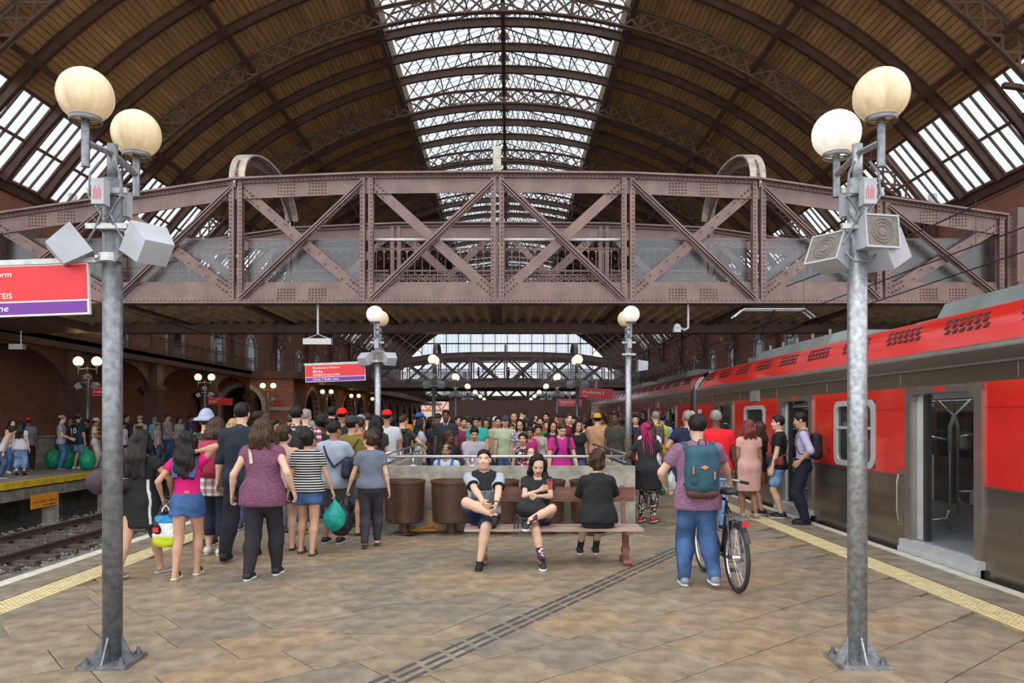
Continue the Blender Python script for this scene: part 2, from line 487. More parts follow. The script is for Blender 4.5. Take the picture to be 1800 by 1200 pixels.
# stairs down inside the well, towards the camera
st = MB(); n = 9
for i in range(n):
    y1 = WY1 - i * .32; st.box((WX0, y1 - .34, -(i + 1) * .17 - .2), (WX1, y1, -(i + 1) * .17))
st.box((WX0, WY0 - .1, -2.0), (WX1, WY1 - n * .32, -1.55))
structure(st.build('stair_flight', M['concrete_dark']))
w = structure(empty('wall_stairwell'))
c = MB()
c.box((WX0 - .16, WY0 - .14, -3.3), (WX1 + .16, WY0, .96))
for s, x in ((-1, WX0), (1, WX1)):
    c.box((min(x, x + s * .14), WY0, -3.3), (max(x, x + s * .14), WY1 + 1.7, .92))
c.build('parapet', M['concrete'], w)
rl = MB()
rl.tube([(WX0 - .05, WY0 - .05, 1.10), (WX1 + .02, WY0 - .05, 1.10)], .024, 10)
for x in (-1.45, -.55, .4, 1.3):
    rl.tube([(x, WY0 - .05, .95), (x, WY0 - .05, 1.10)], .014, 8); rl.box((x - .06, WY0 - .1, .955), (x + .06, WY0 - .01, .972))
rl.build('front_handrail', M['chrome'], w, True)
for s, x in ((-1, WX0), (1, WX1)):
    q = MB(); xx = x + s * .05
    for z in (1.13, 1.0):
        q.tube([(xx, WY0 + .1, z), (xx, WY1 + 1.7, z)], .022, 8)
    for k in range(4):
        q.tube([(xx, WY0 + .3 + k * 1.4, .9), (xx, WY0 + .3 + k * 1.4, 1.13)], .014, 6)
    q.build('side_handrail', M['chrome'] if s < 0 else M['galv_dark'], w, True)

# ---------------- tracks
trk = structure(empty('floor_trackbed')); MB().box((LPX + .3, YN, -1.55), (PL, YF, -1.26)).build('bed_slab', M['concrete_dark'], trk)
structure(MB().box((PR, YN, -1.55), (13.2, YF, -1.26)).build('floor_trackbed', M['concrete_dark']))
for xc in (-10.6, -7.3, 6.62):
    for s in (-1, 1):
        x = xc + s * .8
        rm = MB().prism([(x - .07, -1.12), (x + .07, -1.12), (x + .07, -1.105), (x + .012, -1.09), (x + .012, -1.03), (x + .035, -1.015), (x + .035, -.975), (x - .035, -.975), (x - .035, -1.015), (x - .012, -1.03), (x - .012, -1.09), (x - .07, -1.105)], YN, YF)
        tag(rm.build('track_rail', M['rail']), {(-10.6, -1): 'steel rail closest to the yellow platform edge', (-10.6, 1): 'second steel rail out from the yellow platform edge', (-7.3, -1): 'third steel rail out from the yellow platform edge', (-7.3, 1): 'rail hidden just below the central platform edge', (6.62, -1): 'rail under the train on the platform side', (6.62, 1): 'rail under the far side of the train'}[xc, s], 'rail')
    sl = MB()
    y = 2.0
    while y < 70:
        sl.box((xc - 1.35, y, -1.24), (xc + 1.35, y + .22, -1.12)); y += .65
    stuff(sl.build('sleepers', M['sleeper'], trk))
bl = MB(); rng = random.Random(11)
def stone(mb, x, y, z, s):
    a = [rng.uniform(.6, 1.1) * s for _ in range(6)]
    mb.add([(x - a[0], y, z), (x, y - a[1], z), (x + a[2], y, z), (x, y + a[3], z), (x + rng.uniform(-.3, .3) * s, y + rng.uniform(-.3, .3) * s, z + a[4] * .8)], [(0, 1, 4), (1, 2, 4), (2, 3, 4), (3, 0, 4)])
for i in range(9000):
    y = 8 + 34 * rng.random() ** 1.6; x = rng.uniform(LPX + .35, -8.6)
    stone(bl, x, y, -1.25 + (.1 if abs(abs(x + 10.6) - .8) > .1 else 0.03) * rng.random(), rng.uniform(.03, .065))
stuff(bl.build('ballast', M['ballast'], trk))
MB().box((LPX + .35, YN, -1.27), (PL - .02, YF, -1.235)).build('ballast_bed', M['ballast'], trk)

# ---------------- side platforms
sp = structure(empty('floor_side_platform'))
MB().box((-22.4, YN, -.22), (LPX - .12, YF, 0)).build('slab', M['concrete_dark'], sp)
MB().box((LPX - .12, YN, -.17), (LPX, YF, .004)).build('yellow_edge', M['yellow'], sp)
MB().box((LPX - .75, YN, -.0), (LPX - .13, YF, .006)).build('pale_strip', M['tile'][2], sp)
MB().box((LPX - .35, YN, -.50), (LPX - .06, YF, -.22)).build('edge_beam', M['concrete_dark'], sp)
MB().box((LPX - 1.9, YN, -1.4), (LPX - 1.7, YF, -.2)).build('back_wall', M['concrete_dark'], sp)
y = 13.0
while y < 60:
    MB().box((LPX - .32, y, -1.4), (LPX - .08, y + .42, -.5)).build('support_post', M['concrete'], sp); y += 2.95
MB().box((LPX - .9, 17.0, -1.4), (LPX - .5, 19.6, -.62)).build('service_box', M['concrete'], sp)
sp2 = structure(empty('floor_side_platform_right'))
MB().box((13.2, YN, -1.4), (22.0, YF, 0)).build('slab', M['concrete_dark'], sp2)
o = MB(); o.box((-17.9, 21, 0), (-17.6, 31.5, .95)); o.box((-17.95, 21, .95), (-17.55, 31.5, 1.02))
structure(o.build('wall_low_parapet', M['concrete']))
# orange notice under the platform edge
ns = empty('hanging_notice', (LPX - .02, 21.5, -.42)); tag(ns, 'orange warning notice hung below the yellow platform edge', 'sign')
MB().box((-.02, -.62, -.38), (0, .62, .0)).build('panel', M['orange'], ns)
stuff(text_mesh('lettering', 'com o vão e altura', .13, M['text_black'], ns, (.003, -.56, -.24), (R(90), 0, R(90)), 'LEFT', ext=.001, fit=1.12))
stuff(text_mesh('lettering', 'do trem à plataforma', .09, M['text_black'], ns, (.003, -.1, -.34), (R(90), 0, R(90)), 'LEFT', ext=.001, fit=.62))

# ---------------- arch panel helper (in a y-z plane, thickness along x)
def arch_panel(mb, y0, y1, z0, z1, yc, hw, zs, x0, x1, n=14):
    """wall y0..y1 x z0..z1 pierced by a round arch centred at yc, half width hw, springing at zs"""
    arc = [(yc + hw * math.cos(t), zs + hw * math.sin(t)) for t in [math.pi * i / n for i in range(n + 1)]]   # right -> left
    mb.box((x0, y0, z0), (x1, yc - hw, z1)); mb.box((x0, yc + hw, z0), (x1, y1, z1))
    for i in range(n):
        a, b_ = arc[i], arc[i + 1]
        mb.prism([(a[0], a[1]), (a[0], z1), (b_[0], z1), (b_[0], b_[1])], x0, x1, 'x')
    return mb
def arch_ring(mb, yc, hw, zs, w, x0, x1, zb=0.0, n=16):
    pts = [(yc + hw * math.cos(t), zs + hw * math.sin(t)) for t in [math.pi * i / n for i in range(n + 1)]]
    out = [(yc + (hw + w) * math.cos(t), zs + (hw + w) * math.sin(t)) for t in [math.pi * i / n for i in range(n + 1)]]
    for i in range(n): mb.prism([pts[i], out[i], out[i + 1], pts[i + 1]], x0, x1, 'x')
    mb.box((x0, yc - hw - w, zb), (x1, yc - hw, zs)); mb.box((x0, yc + hw, zb), (x1, yc + hw + w, zs))
    return mb

# ---------------- side walls, upper storey windows, gallery
GX = 16.45     # gallery rail line from centre
for side, nm in ((-1, 'wall_left'), (1, 'wall_right')):
    wl = structure(empty(nm))
    X = lambda d: XC + side * d
    lo, hi = sorted((X(22.0), X(22.6)))
    MB().box((lo, 12, -.3), (hi, YF, 12.4)).build('brick_face', M['brick'], wl)
    # arcade storey below the gallery
    q = MB(); lo, hi = sorted((X(19.0), X(19.4)))
    tr = MB(); tl, th = sorted((X(18.92), X(19.0)))
    lo2, hi2 = sorted((X(19.7), X(19.9)))
    bk = MB().box((lo2, 16, 0), (hi2, 50.5, 4.5)); bk.build('recess_back', M['brick'], wl)
    for k in range(5):
        yc = 23.2 + k * 7.0 - 3.5
        arch_panel(q, yc - 3.5, yc + 3.5, 0, 4.5, yc, 1.5, 1.9, lo, hi)
    q.build('arcade', M['brick'], wl)
    # upper openings with pale arched trim seen through the ironwork
    for k in range(16):
        yc = 36 + k * 7.6
        a = MB(); t0, t1 = sorted((X(21.85), X(22.0))); arch_ring(a, yc, 1.0, 7.6, .32, t0, t1, 5.2)
        a.build('window_surround', M['stone_trim'], wl)
        g0, g1 = sorted((X(21.93), X(21.99)))
        gm = MB().prism([(yc + 1.0 * math.cos(t), 7.6 + math.sin(t)) for t in [math.pi * i / 12 for i in range(13)]] + [(yc - 1, 5.2), (yc + 1, 5.2)], g0, g1, 'x')
        gm.build('arched_pane', M['win_glass'], wl)
        s0, s1 = sorted((X(21.8), X(22.0)))
        MB().box((s0, yc - 3.9, 9.4), (s1, yc - 3.5, 9.9)).build('stone_block', M['stone_trim'], wl)
    # gallery
    g = structure(empty('trim_gallery_%d' % (1 if side < 0 else 2)))
    lo, hi = sorted((X(GX), X(22.0)))
    d = MB().box((lo, 12, 4.55), (hi, 50, 4.72))
    a, b_ = sorted((X(GX), X(GX + .12)))
    d.box((a, 12, 4.35), (b_, 50, 4.75))
    a2, b2_ = sorted((X(GX - .10), X(GX + .2))); d.box((a2, 12, 4.72), (b2_, 50, 4.80)); d.box((a2, 12, 4.30), (b2_, 50, 4.36))
    lo, hi = sorted((X(13.4), X(22.0))); d.box((lo, 50, 4.3), (hi, YF, 4.78))
    d.build('gallery_deck', M['iron_dark'], g)
    for k in range(6):
        y = 19.5 + k * 7.0 - 3.5
        cx = X(GX + .35)
        cm = MB().box((cx - .32, y - .34, 0), (cx + .32, y + .34, 4.35)); cm.box((cx - .40, y - .42, 0), (cx + .40, y + .42, .5)); cm.box((cx - .40, y - .42, 3.0), (cx + .40, y + .42, 3.25))
        cm.build('column', M['iron_dark'], g)
        if k < 5:   # curved bracket spandrels between columns
            br = MB(); n = 12; hw = 3.16; yc = y + 3.5
            ar = [(yc + hw * math.cos(t), 2.6 + 1.65 * math.sin(t)) for t in [math.pi * i / n for i in range(n + 1)]]
            for i in range(n):
                p, q2 = ar[i], ar[i + 1]
                br.prism([p, (p[0], 4.36), (q2[0], 4.36), q2], cx - .06, cx + .06, 'x')
            br.build('arched_bracket', M['iron_dark'], g)
    # railing of the gallery: posts, rails and balusters per bay
    bay = MB()
    for z in (4.90, 5.42, 5.56): bay.bar((0, 0, z), (0, 2.0, z), .05, .045)
    for j in range(14):
        yy = .07 + j * .143; bay.bar((0, yy, 4.8), (0, yy, 5.42), .02, .02)
    for j in range(7): bay.tube([(0, .14 + j * .286 + .06 * math.cos(t), 5.49 + .06 * math.sin(t)) for t in [2 * math.pi * i / 6 for i in range(6)]], .012, 4, closed=True)
    bay.bar((0, 0, 4.75), (0, 0, 5.72), .09, .09); bay.sphere((0, 0, 5.76), .07, 8, 6)
    bay.bar((0, .02, 5.3), (side * .35, .02, 4.8), .03, .03)
    bme = bay.mesh('railing_bay', M['iron_dark'])
    for k in range(18): inst('railing_bay', bme, g, (X(GX), 14 + k * 2.0, 0))
    for k in range(40): inst('railing_bay', bme, g, (X(13.45), 50 + k * 2.0, 0))
    rr = MB()
    for z in (4.90, 5.42, 5.56): rr.bar((X(GX), 50, z), (X(13.45), 50, z), .05, .045)
    for j in range(21): xx = X(13.45 + (GX - 13.45) * j / 20); rr.bar((xx, 50, 4.8), (xx, 50, 5.42), .02, .02)
    rr.build('railing_return', M['iron_dark'], g)
    # projecting block with arched doorway facing up the platform, then arcade along the track
    pb = structure(empty('wall_block_%d' % (1 if side < 0 else 2)))
    q = MB(); arch_panel(q, 13.9, 22.0, 0, 4.3, 17.3, 1.35, 2.4, 0, .4)
    rot = Matrix.Rotation(R(90), 4, 'Z')          # y -> -x
    q.xf(Matrix(((0, side, 0, XC), (1, 0, 0, 50.6), (0, 0, 1, 0), (0, 0, 0, 1))))
    fix_normals(q.build('brick_front', M['brick'], pb))
    q = MB(); arch_ring(q, 17.3, 1.35, 2.4, .28, -.06, .1); q.box((-.08, 13.9, 2.2), (.02, 15.6, 2.42)); q.box((-.08, 18.95, 2.2), (.02, 20.5, 2.42))
    q.xf(Matrix(((0, side, 0, XC), (1, 0, 0, 50.6), (0, 0, 1, 0), (0, 0, 0, 1))))
    fix_normals(q.build('stone_arch', M['stone_trim'], pb))
    lo, hi = sorted((X(15.2), X(15.6))); q = MB(); tr = MB()
    for k in range(13):
        yc = 54.0 + k * 6.6
        arch_panel(q, yc - 3.3, yc + 3.3, 0, 4.3, yc, 2.2, 1.7, lo, hi)
        arch_ring(tr, yc, 2.2, 1.7, .3, lo - .05, hi + .05)
    q.build('brick_arcade', M['brick'], pb); tr.build('stone_arches', M['stone_trim'], pb)
    lo, hi = sorted((X(19.5), X(19.7))); MB().box((lo, 51, 0), (hi, YF, 4.3)).build('back', M['fence_brown'], pb)
    # iron brackets in front of upper wall: ring-filled spandrels
    for k in range(14):
        yb = 27.5 + k * 11.27
        if yb > 120: break
        br = MB(); x = 21.6
        br.bar((X(21.7), yb, 4.7), (X(21.7), yb, 13.0), .3, .3)
        pts = [(X(21.6 - 3.6 * (1 - math.cos(t))), yb, 8.2 + 5.4 * math.sin(t)) for t in [R(90) * i / 10 for i in range(11)]]
        for i in range(10): br.bar(pts[i], pts[i + 1], .16, .2, (0, 1, 0))
        for (dx, z, rr_) in ((.45, 9.3, .36), (.55, 10.3, .42), (.8, 11.3, .5), (1.3, 12.2, .55), (.45, 8.4, .3), (1.9, 12.9, .4)):
            br.tube([(X(21.6 - dx + rr_ * math.cos(t)), yb, z + rr_ * math.sin(t)) for t in [2 * math.pi * i / 12 for i in range(12)]], .06, 5, closed=True)
        fix_normals(br.build('iron_bracket', M['iron_dark'], g))

# ---------------- roof
ceil = structure(empty('ceiling'))
ZC = -3.32; RS = 26.75
def rp(u, r): return (XC + u, 0, ZC + math.sqrt(r * r - u * u))
def polar(a, r): return Vector((XC + r * math.sin(a), 0, ZC + r * math.cos(a)))
BAY = 11.27 / 4; Y0R = 16.3; NB = 50
A_SKY = math.asin(6.45 / RS); A_SIDE = math.asin(19.4 / RS); A_END = math.asin(21.8 / RS)
# trussed rib
tm = MB(); NA = 64; aa = [-A_END + 2 * A_END * i / NA for i in range(NA + 1)]
def arc_box(mb, r0, r1, y0, y1, a_list):
    rows = []
    for a in a_list:
        p0 = polar(a, r0); p1 = polar(a, r1)
        rows.append([(p0.x, y0, p0.z), (p0.x, y1, p0.z), (p1.x, y1, p1.z), (p1.x, y0, p1.z)])
    mb.strip(rows, True)
    return mb
arc_box(tm, 25.50, 25.55, -.15, .15, aa); arc_box(tm, 25.5, 25.64, -.035, .035, aa)
arc_box(tm, 26.44, 26.50, -.15, .15, aa); arc_box(tm, 26.36, 26.5, -.035, .035, aa)
nl = 56
for i in range(nl):
    a0 = -A_END + 2 * A_END * i / nl; a1 = -A_END + 2 * A_END * (i + 1) / nl
    tm.bar(polar(a0, 25.6), polar(a1, 26.4), .10, .04, (0, 1, 0)); tm.bar(polar(a0, 26.4), polar(a1, 25.6), .10, .04, (0, 1, 0))
    if i % 4 == 0: tm.bar(polar(a0, 25.6), polar(a0, 26.45), .16, .06, (0, 1, 0))
truss_me = tm.mesh('truss', M['roof_iron'])
rivet = MB()
for i in range(420):
    a = -A_END + 2 * A_END * i / 420
    for dy in (-.10, .10):
        p = polar(a, 25.49); rivet.box((p.x - .022, dy - .022, p.z - .015), (p.x + .022, dy + .022, p.z + .03))
rivet_me = rivet.mesh('rivets', M['roof_iron'])
am = MB(); arc_box(am, 26.24, 26.29, -.11, .11, aa); arc_box(am, 26.24, 26.72, -.02, .02, aa); arc_box(am, 26.66, 26.72, -.11, .11, aa)
arch_me = am.mesh('arch_rib', M['iron_dark'])
# lantern truss in the glazed crown
ln = MB(); EAVE = 6.3; ze = rp(EAVE, RS)[2] + .85; zr = ze + 2.2
def lz(u): return zr - (zr - ze) * abs(u) / EAVE
ln.bar((XC - EAVE, 0, ze), (XC, 0, zr), .06, .12, (0, 1, 0)); ln.bar((XC + EAVE, 0, ze), (XC, 0, zr), .06, .12, (0, 1, 0))
nd = 16
for i in range(nd):
    u0 = -EAVE + 2 * EAVE * i / nd; u1 = -EAVE + 2 * EAVE * (i + 1) / nd
    b0, b1 = rp(u0, 26.5), rp(u1, 26.5)
    ln.bar(b0, (XC + u1, 0, lz(u1)), .05, .085, (0, 1, 0)); ln.bar((XC + u0, 0, lz(u0)), b1, .05, .085, (0, 1, 0))
ln.add([(XC - .45, -.02, zr - .75), (XC + .45, -.02, zr - .75), (XC, -.02, zr)], [(0, 1, 2)])
lantern_me = ln.mesh('lantern_truss', M['iron_dark'])
pr = MB()
for u in (-18.1, -12.8, -6.55, 6.55, 12.8, 18.1):
    p = Vector(rp(u, 26.12)); ctr = Vector((XC, 0, ZC)); nrm = (p - ctr).normalized()
    pr.bar(p, p + Vector((0, BAY * 4, 0)), .26, .16, nrm)
p = rp(0, 26.1); pr.bar(p, (p[0], BAY * 4, p[2]), .22, .18)
purlin_me = pr.mesh('purlins', M['iron_dark'])
lp = MB()
for u in (-4.2, -2.1, 2.1, 4.2): lp.bar((XC + u, 0, lz(u) - .05), (XC + u, BAY, lz(u) - .05), .07, .1)
lp.bar((XC, 0, zr), (XC, BAY, zr), .12, .14)
lp_me = lp.mesh('lantern_purlins', M['iron_dark'])
# grooved cream side of the lantern
cs = MB()
for s in (-1, 1):
    x = XC + s * 6.4; z0 = rp(6.4, RS)[2]
    for k in range(6):
        cs.box((min(x, x + s * .04 * (k % 2 + 1)), 0, z0 - .25 + k * .19), (max(x, x + s * .04 * (k % 2 + 1)), BAY, z0 - .25 + k * .19 + .18))
cs_me = cs.mesh('louvre_side', M['cream'])
# panes
def pane_mesh(u0, u1):
    q = MB(); y0, y1 = .06, BAY - .06
    a = (XC + u0, y0, lz(u0)); b_ = (XC + u1, y0, lz(u1)); t_ = .012
    q.add([a, b_, (b_[0], y1, b_[2]), (a[0], y1, a[2]), (a[0], y0, a[2] + t_), (b_[0], y0, b_[2] + t_), (b_[0], y1, b_[2] + t_), (a[0], y1, a[2] + t_)],
          [(3, 2, 1, 0), (4, 5, 6, 7), (0, 1, 5, 4), (1, 2, 6, 5), (2, 3, 7, 6), (3, 0, 4, 7)])
    return q.mesh('skylight_pane', M['sky_glass'])
us = [-6.3, -4.2, -2.1, 0, 2.1, 4.2, 6.3]
pane_me = [pane_mesh(us[i] + .04, us[i + 1] - .04) for i in range(6)]
bars = MB()
for k in range(1, 4):
    y = BAY * k / 4
    for s in (-1, 1): bars.bar((XC + s * EAVE, y, ze + .01), (XC, y, zr + .01), .02, .035, (0, 1, 0))
bars_me = bars.mesh('glazing_bars', M['iron_dark'])
# side skylights: 2 rows x 4 panes a bay
def side_pane(s, a0, a1, y0, y1):
    q = MB(); p0 = polar(s * a0, RS); p1 = polar(s * a1, RS); o_ = Vector((s * math.sin(a0), 0, math.cos(a0))) * .012
    pts = [(p0.x, y0, p0.z), (p1.x, y0, p1.z), (p1.x, y1, p1.z), (p0.x, y1, p0.z)]
    q.add(pts + [tuple(Vector(p) + o_) for p in pts], [(3, 2, 1, 0), (4, 5, 6, 7), (0, 1, 5, 4), (1, 2, 6, 5), (2, 3, 7, 6), (3, 0, 4, 7)])
    return q.mesh('side_pane', M['sky_glass'])
AM = (A_SIDE + A_END) / 2
sp_me = {}
for s in (-1, 1):
    for r_, (a0, a1) in enumerate(((A_SIDE + .003, AM - .003), (AM + .003, A_END - .004))):
        for c_ in range(4): sp_me[s, r_, c_] = side_pane(s, a0, a1, .12 + c_ * (BAY - .2) / 4 + .03, .12 + (c_ + 1) * (BAY - .2) / 4 - .03)
sb = MB()
for s in (-1, 1):
    for c_ in range(5):
        y = .12 + c_ * (BAY - .2) / 4
        sb.bar(polar(s * A_SIDE, RS - .03) + Vector((0, y, 0)), polar(s * A_END, RS - .03) + Vector((0, y, 0)), .06, .10, (s * math.sin(AM), 0, math.cos(AM)))
    for a in (A_SIDE, AM, A_END):
        p = polar(s * a, RS - .05); sb.bar(p, p + Vector((0, BAY, 0)), .10, .12)
sb_me = sb.mesh('side_glazing_bars', M['iron_dark'])
# boards
nbd = 58
def board(mb, s, i, y0, y1):
    a0 = A_SKY + (A_SIDE - A_SKY) * i / nbd + .0004; a1 = A_SKY + (A_SIDE - A_SKY) * (i + 1) / nbd - .0004
    g = .0006
    q = [polar(s * (a0 + g), RS), polar(s * (a1 - g), RS), polar(s * a1, RS + .012), polar(s * a1, RS + .03), polar(s * a0, RS + .03), polar(s * a0, RS + .012)]
    return mb.prism([(p.x, p.z) for p in q], y0, y1)
board_me = {(s, i): fix_normals(board(MB(), s, i, .0, BAY).build('tmp', M['board'])).data for s in (-1, 1) for i in range(nbd)}
for o in [o for o in bpy.data.objects if o.name.startswith('tmp')]: bpy.data.objects.remove(o)
near = set(); order = []
for bnum in range(3, 8):
    for s in (-1, 1):
        for i in range(nbd): order.append((bnum, s, i))
def vis(t):
    bnum, s, i = t; a = A_SKY + (A_SIDE - A_SKY) * (i + .5) / nbd; p = polar(s * a, RS); y = Y0R + bnum * BAY + 1.4
    px = 894 + 1350 * p.x / y; py = 735 - 1350 * (p.z - EYE) / y
    return 0 if (px < -40 or px > 1840 or py < -60) else 1 / y
order = sorted([t for t in order if vis(t) > 0], key=vis, reverse=True)[:290]
near = set(order)
for (bnum, s, i) in order: inst('board', board_me[s, i], ceil, (0, Y0R + bnum * BAY, 0))
fb = MB()
for bnum in range(NB):
    for s in (-1, 1):
        for i in range(nbd):
            if (bnum, s, i) not in near:
                me_v = [v.co for v in board_me[s, i].vertices]; y = Y0R + bnum * BAY
                fb.add([(v.x, v.y + y, v.z) for v in me_v], [tuple(p.vertices) for p in board_me[s, i].polygons])
stuff(fb.build('far_boards', M['board'], ceil))
# opaque roof covering over the boards
rc = MB()
for s in (-1, 1):
    rows = [[(polar(s * a, RS + .06).x, yy, polar(s * a, RS + .06).z) for a in [A_SKY + (A_SIDE - A_SKY) * i / 20 for i in range(21)]] for yy in (Y0R, Y0R + NB * BAY)]
    rc.strip(rows)
rc.build('roof_covering', M['iron_dark'], ceil)
npane = 0
farp = MB()
def bake(mb, me, y): mb.add([(v.co.x, v.co.y + y, v.co.z) for v in me.vertices], [tuple(p.vertices) for p in me.polygons])
for k in range(NB + 1):
    y = Y0R + k * BAY
    if k % 4 == 0:
        inst('truss', truss_me, ceil, (0, y, 0))
        if k < 20: stuff(inst('rivets', rivet_me, ceil, (0, y, 0)))
        if k < NB: inst('purlin', purlin_me, ceil, (0, y, 0))
    else:
        inst('arch_rib', arch_me, ceil, (0, y, 0))
    inst('lantern_truss', lantern_me, ceil, (0, y, 0))
    if k == NB: break
    inst('lantern_purlin', lp_me, ceil, (0, y, 0)); inst('louvre_side', cs_me, ceil, (0, y, 0)); inst('glazing_bar', bars_me, ceil, (0, y, 0)); inst('side_glazing_bar', sb_me, ceil, (0, y, 0))
    for i in range(6):
        if k < 20: inst('skylight_pane', pane_me[i], ceil, (0, y, 0))
        else: bake(farp, pane_me[i], y)
    for key, me in sp_me.items():
        if 5 <= k < 17: inst('side_pane', me, ceil, (0, y, 0))
        else: bake(farp, me, y)
stuff(farp.build('far_panes', M['sky_glass'], ceil))
# lower eave strip closing roof to wall
ev = MB()
for s in (-1, 1):
    p = polar(s * A_END, RS + .02); lo, hi = sorted((p.x, XC + s * 22.3)); ev.box((lo, Y0R, p.z - .5), (hi, YF, p.z + .05))
ev.build('eaves_beam', M['iron_dark'], ceil)

# ---------------- far gable with glazed screen, and what stands beyond the open end
gb = structure(empty('wall_far_gable'))
gy = Y0R + NB * BAY + .3
fr = MB()
for i in range(15):
    u = -17.5 + i * 2.5; fr.box((XC + u - .09, gy - .1, 9.5), (XC + u + .09, gy + .1, ZC + math.sqrt(26.7 ** 2 - u * u)))
for z in (9.6, 13.2, 17.0, 20.5):
    hwz = min(21.0, math.sqrt(26.6 ** 2 - (z - ZC) ** 2)); fr.box((XC - hwz, gy - .12, z - .12), (XC + hwz, gy + .12, z + .12))
fr.build('mullions', M['iron_dark'], gb)
for i in range(14):
    u0 = -17.5 + i * 2.5 + .1; u1 = u0 + 2.3
    for j in range(3):
        ua, ub = u0 + j * .77, u0 + j * .77 + .74
        z1 = ZC + math.sqrt(26.6 ** 2 - max(abs(ua), abs(ub)) ** 2)
        MB().box((XC + ua, gy, 9.7), (XC + ub, gy + .02, z1)).build('gable_pane', M['gable_glass'], gb)
fr = MB().box((XC - 22, gy - .2, 8.9), (XC + 22, gy + .2, 9.6)); fr.build('gable_beam', M['iron_dark'], gb)
bb = empty('red_footbridge', (XC, 175, 0)); tag(bb, 'faded red lattice footbridge beyond the far end of the station', 'bridge')
q = MB()
for z in (3.2, 5.6): q.box((-24, -.3, z), (24, .3, z + .5))
for k in range(16):
    x = -24 + k * 3; q.bar((x, 0, 3.5), (x + 1.5, 0, 5.8), .3, .35, (0, 1, 0)); q.bar((x + 1.5, 0, 5.8), (x + 3, 0, 3.5), .3, .35, (0, 1, 0))
for x in (-20, -8, 8, 20): q.box((x - .4, -.4, -1.3), (x + .4, .4, 3.3))
q.build('lattice', M['pinkred'], bb)
ho = tag(MB().box((-3.5, 45, 0), (4.85, 45.12, 2.75)).build('hoarding', M['fence_brown']), 'plain brown hoarding across the platform behind the crowd', 'hoarding')
structure(MB().box((-40, 200, -1.4), (40, 200.6, 7)).build('wall_beyond', M['shopwhite']))
structure(MB().box((-60, YN - 6, -1.75), (60, 230, -1.5)).build('floor_ground', M['concrete_dark']))
# ============================================================ FOOTBRIDGES
NX = [-13.67, -10.38, -7.04, -3.52, 0, 3.52, 7.04, 10.38, 13.67]
NZ = [7.12, 7.60, 8.09, 8.24, 8.27, 8.24, 8.09, 7.60, 7.12]
ZB = 4.78
M['deck_vault'] = mat('deck_underside', (.56, .43, .29), .7, 0, .35, 2.5)
M['portal'] = mat('portal_arch_pale', (.45, .40, .33), .6, .1, .3, 4)
def rivet_at(mb, x, z, y, s=.022, d=.02):
    mb.add([(x - s, y, z - s), (x + s, y, z - s), (x + s, y, z + s), (x - s, y, z + s), (x - s * .5, y - d, z - s * .5), (x + s * .5, y - d, z - s * .5), (x + s * .5, y - d, z + s * .5), (x - s * .5, y - d, z + s * .5)],
           [(4, 5, 6, 7), (0, 1, 5, 4), (1, 2, 6, 5), (2, 3, 7, 6), (3, 0, 4, 7)])
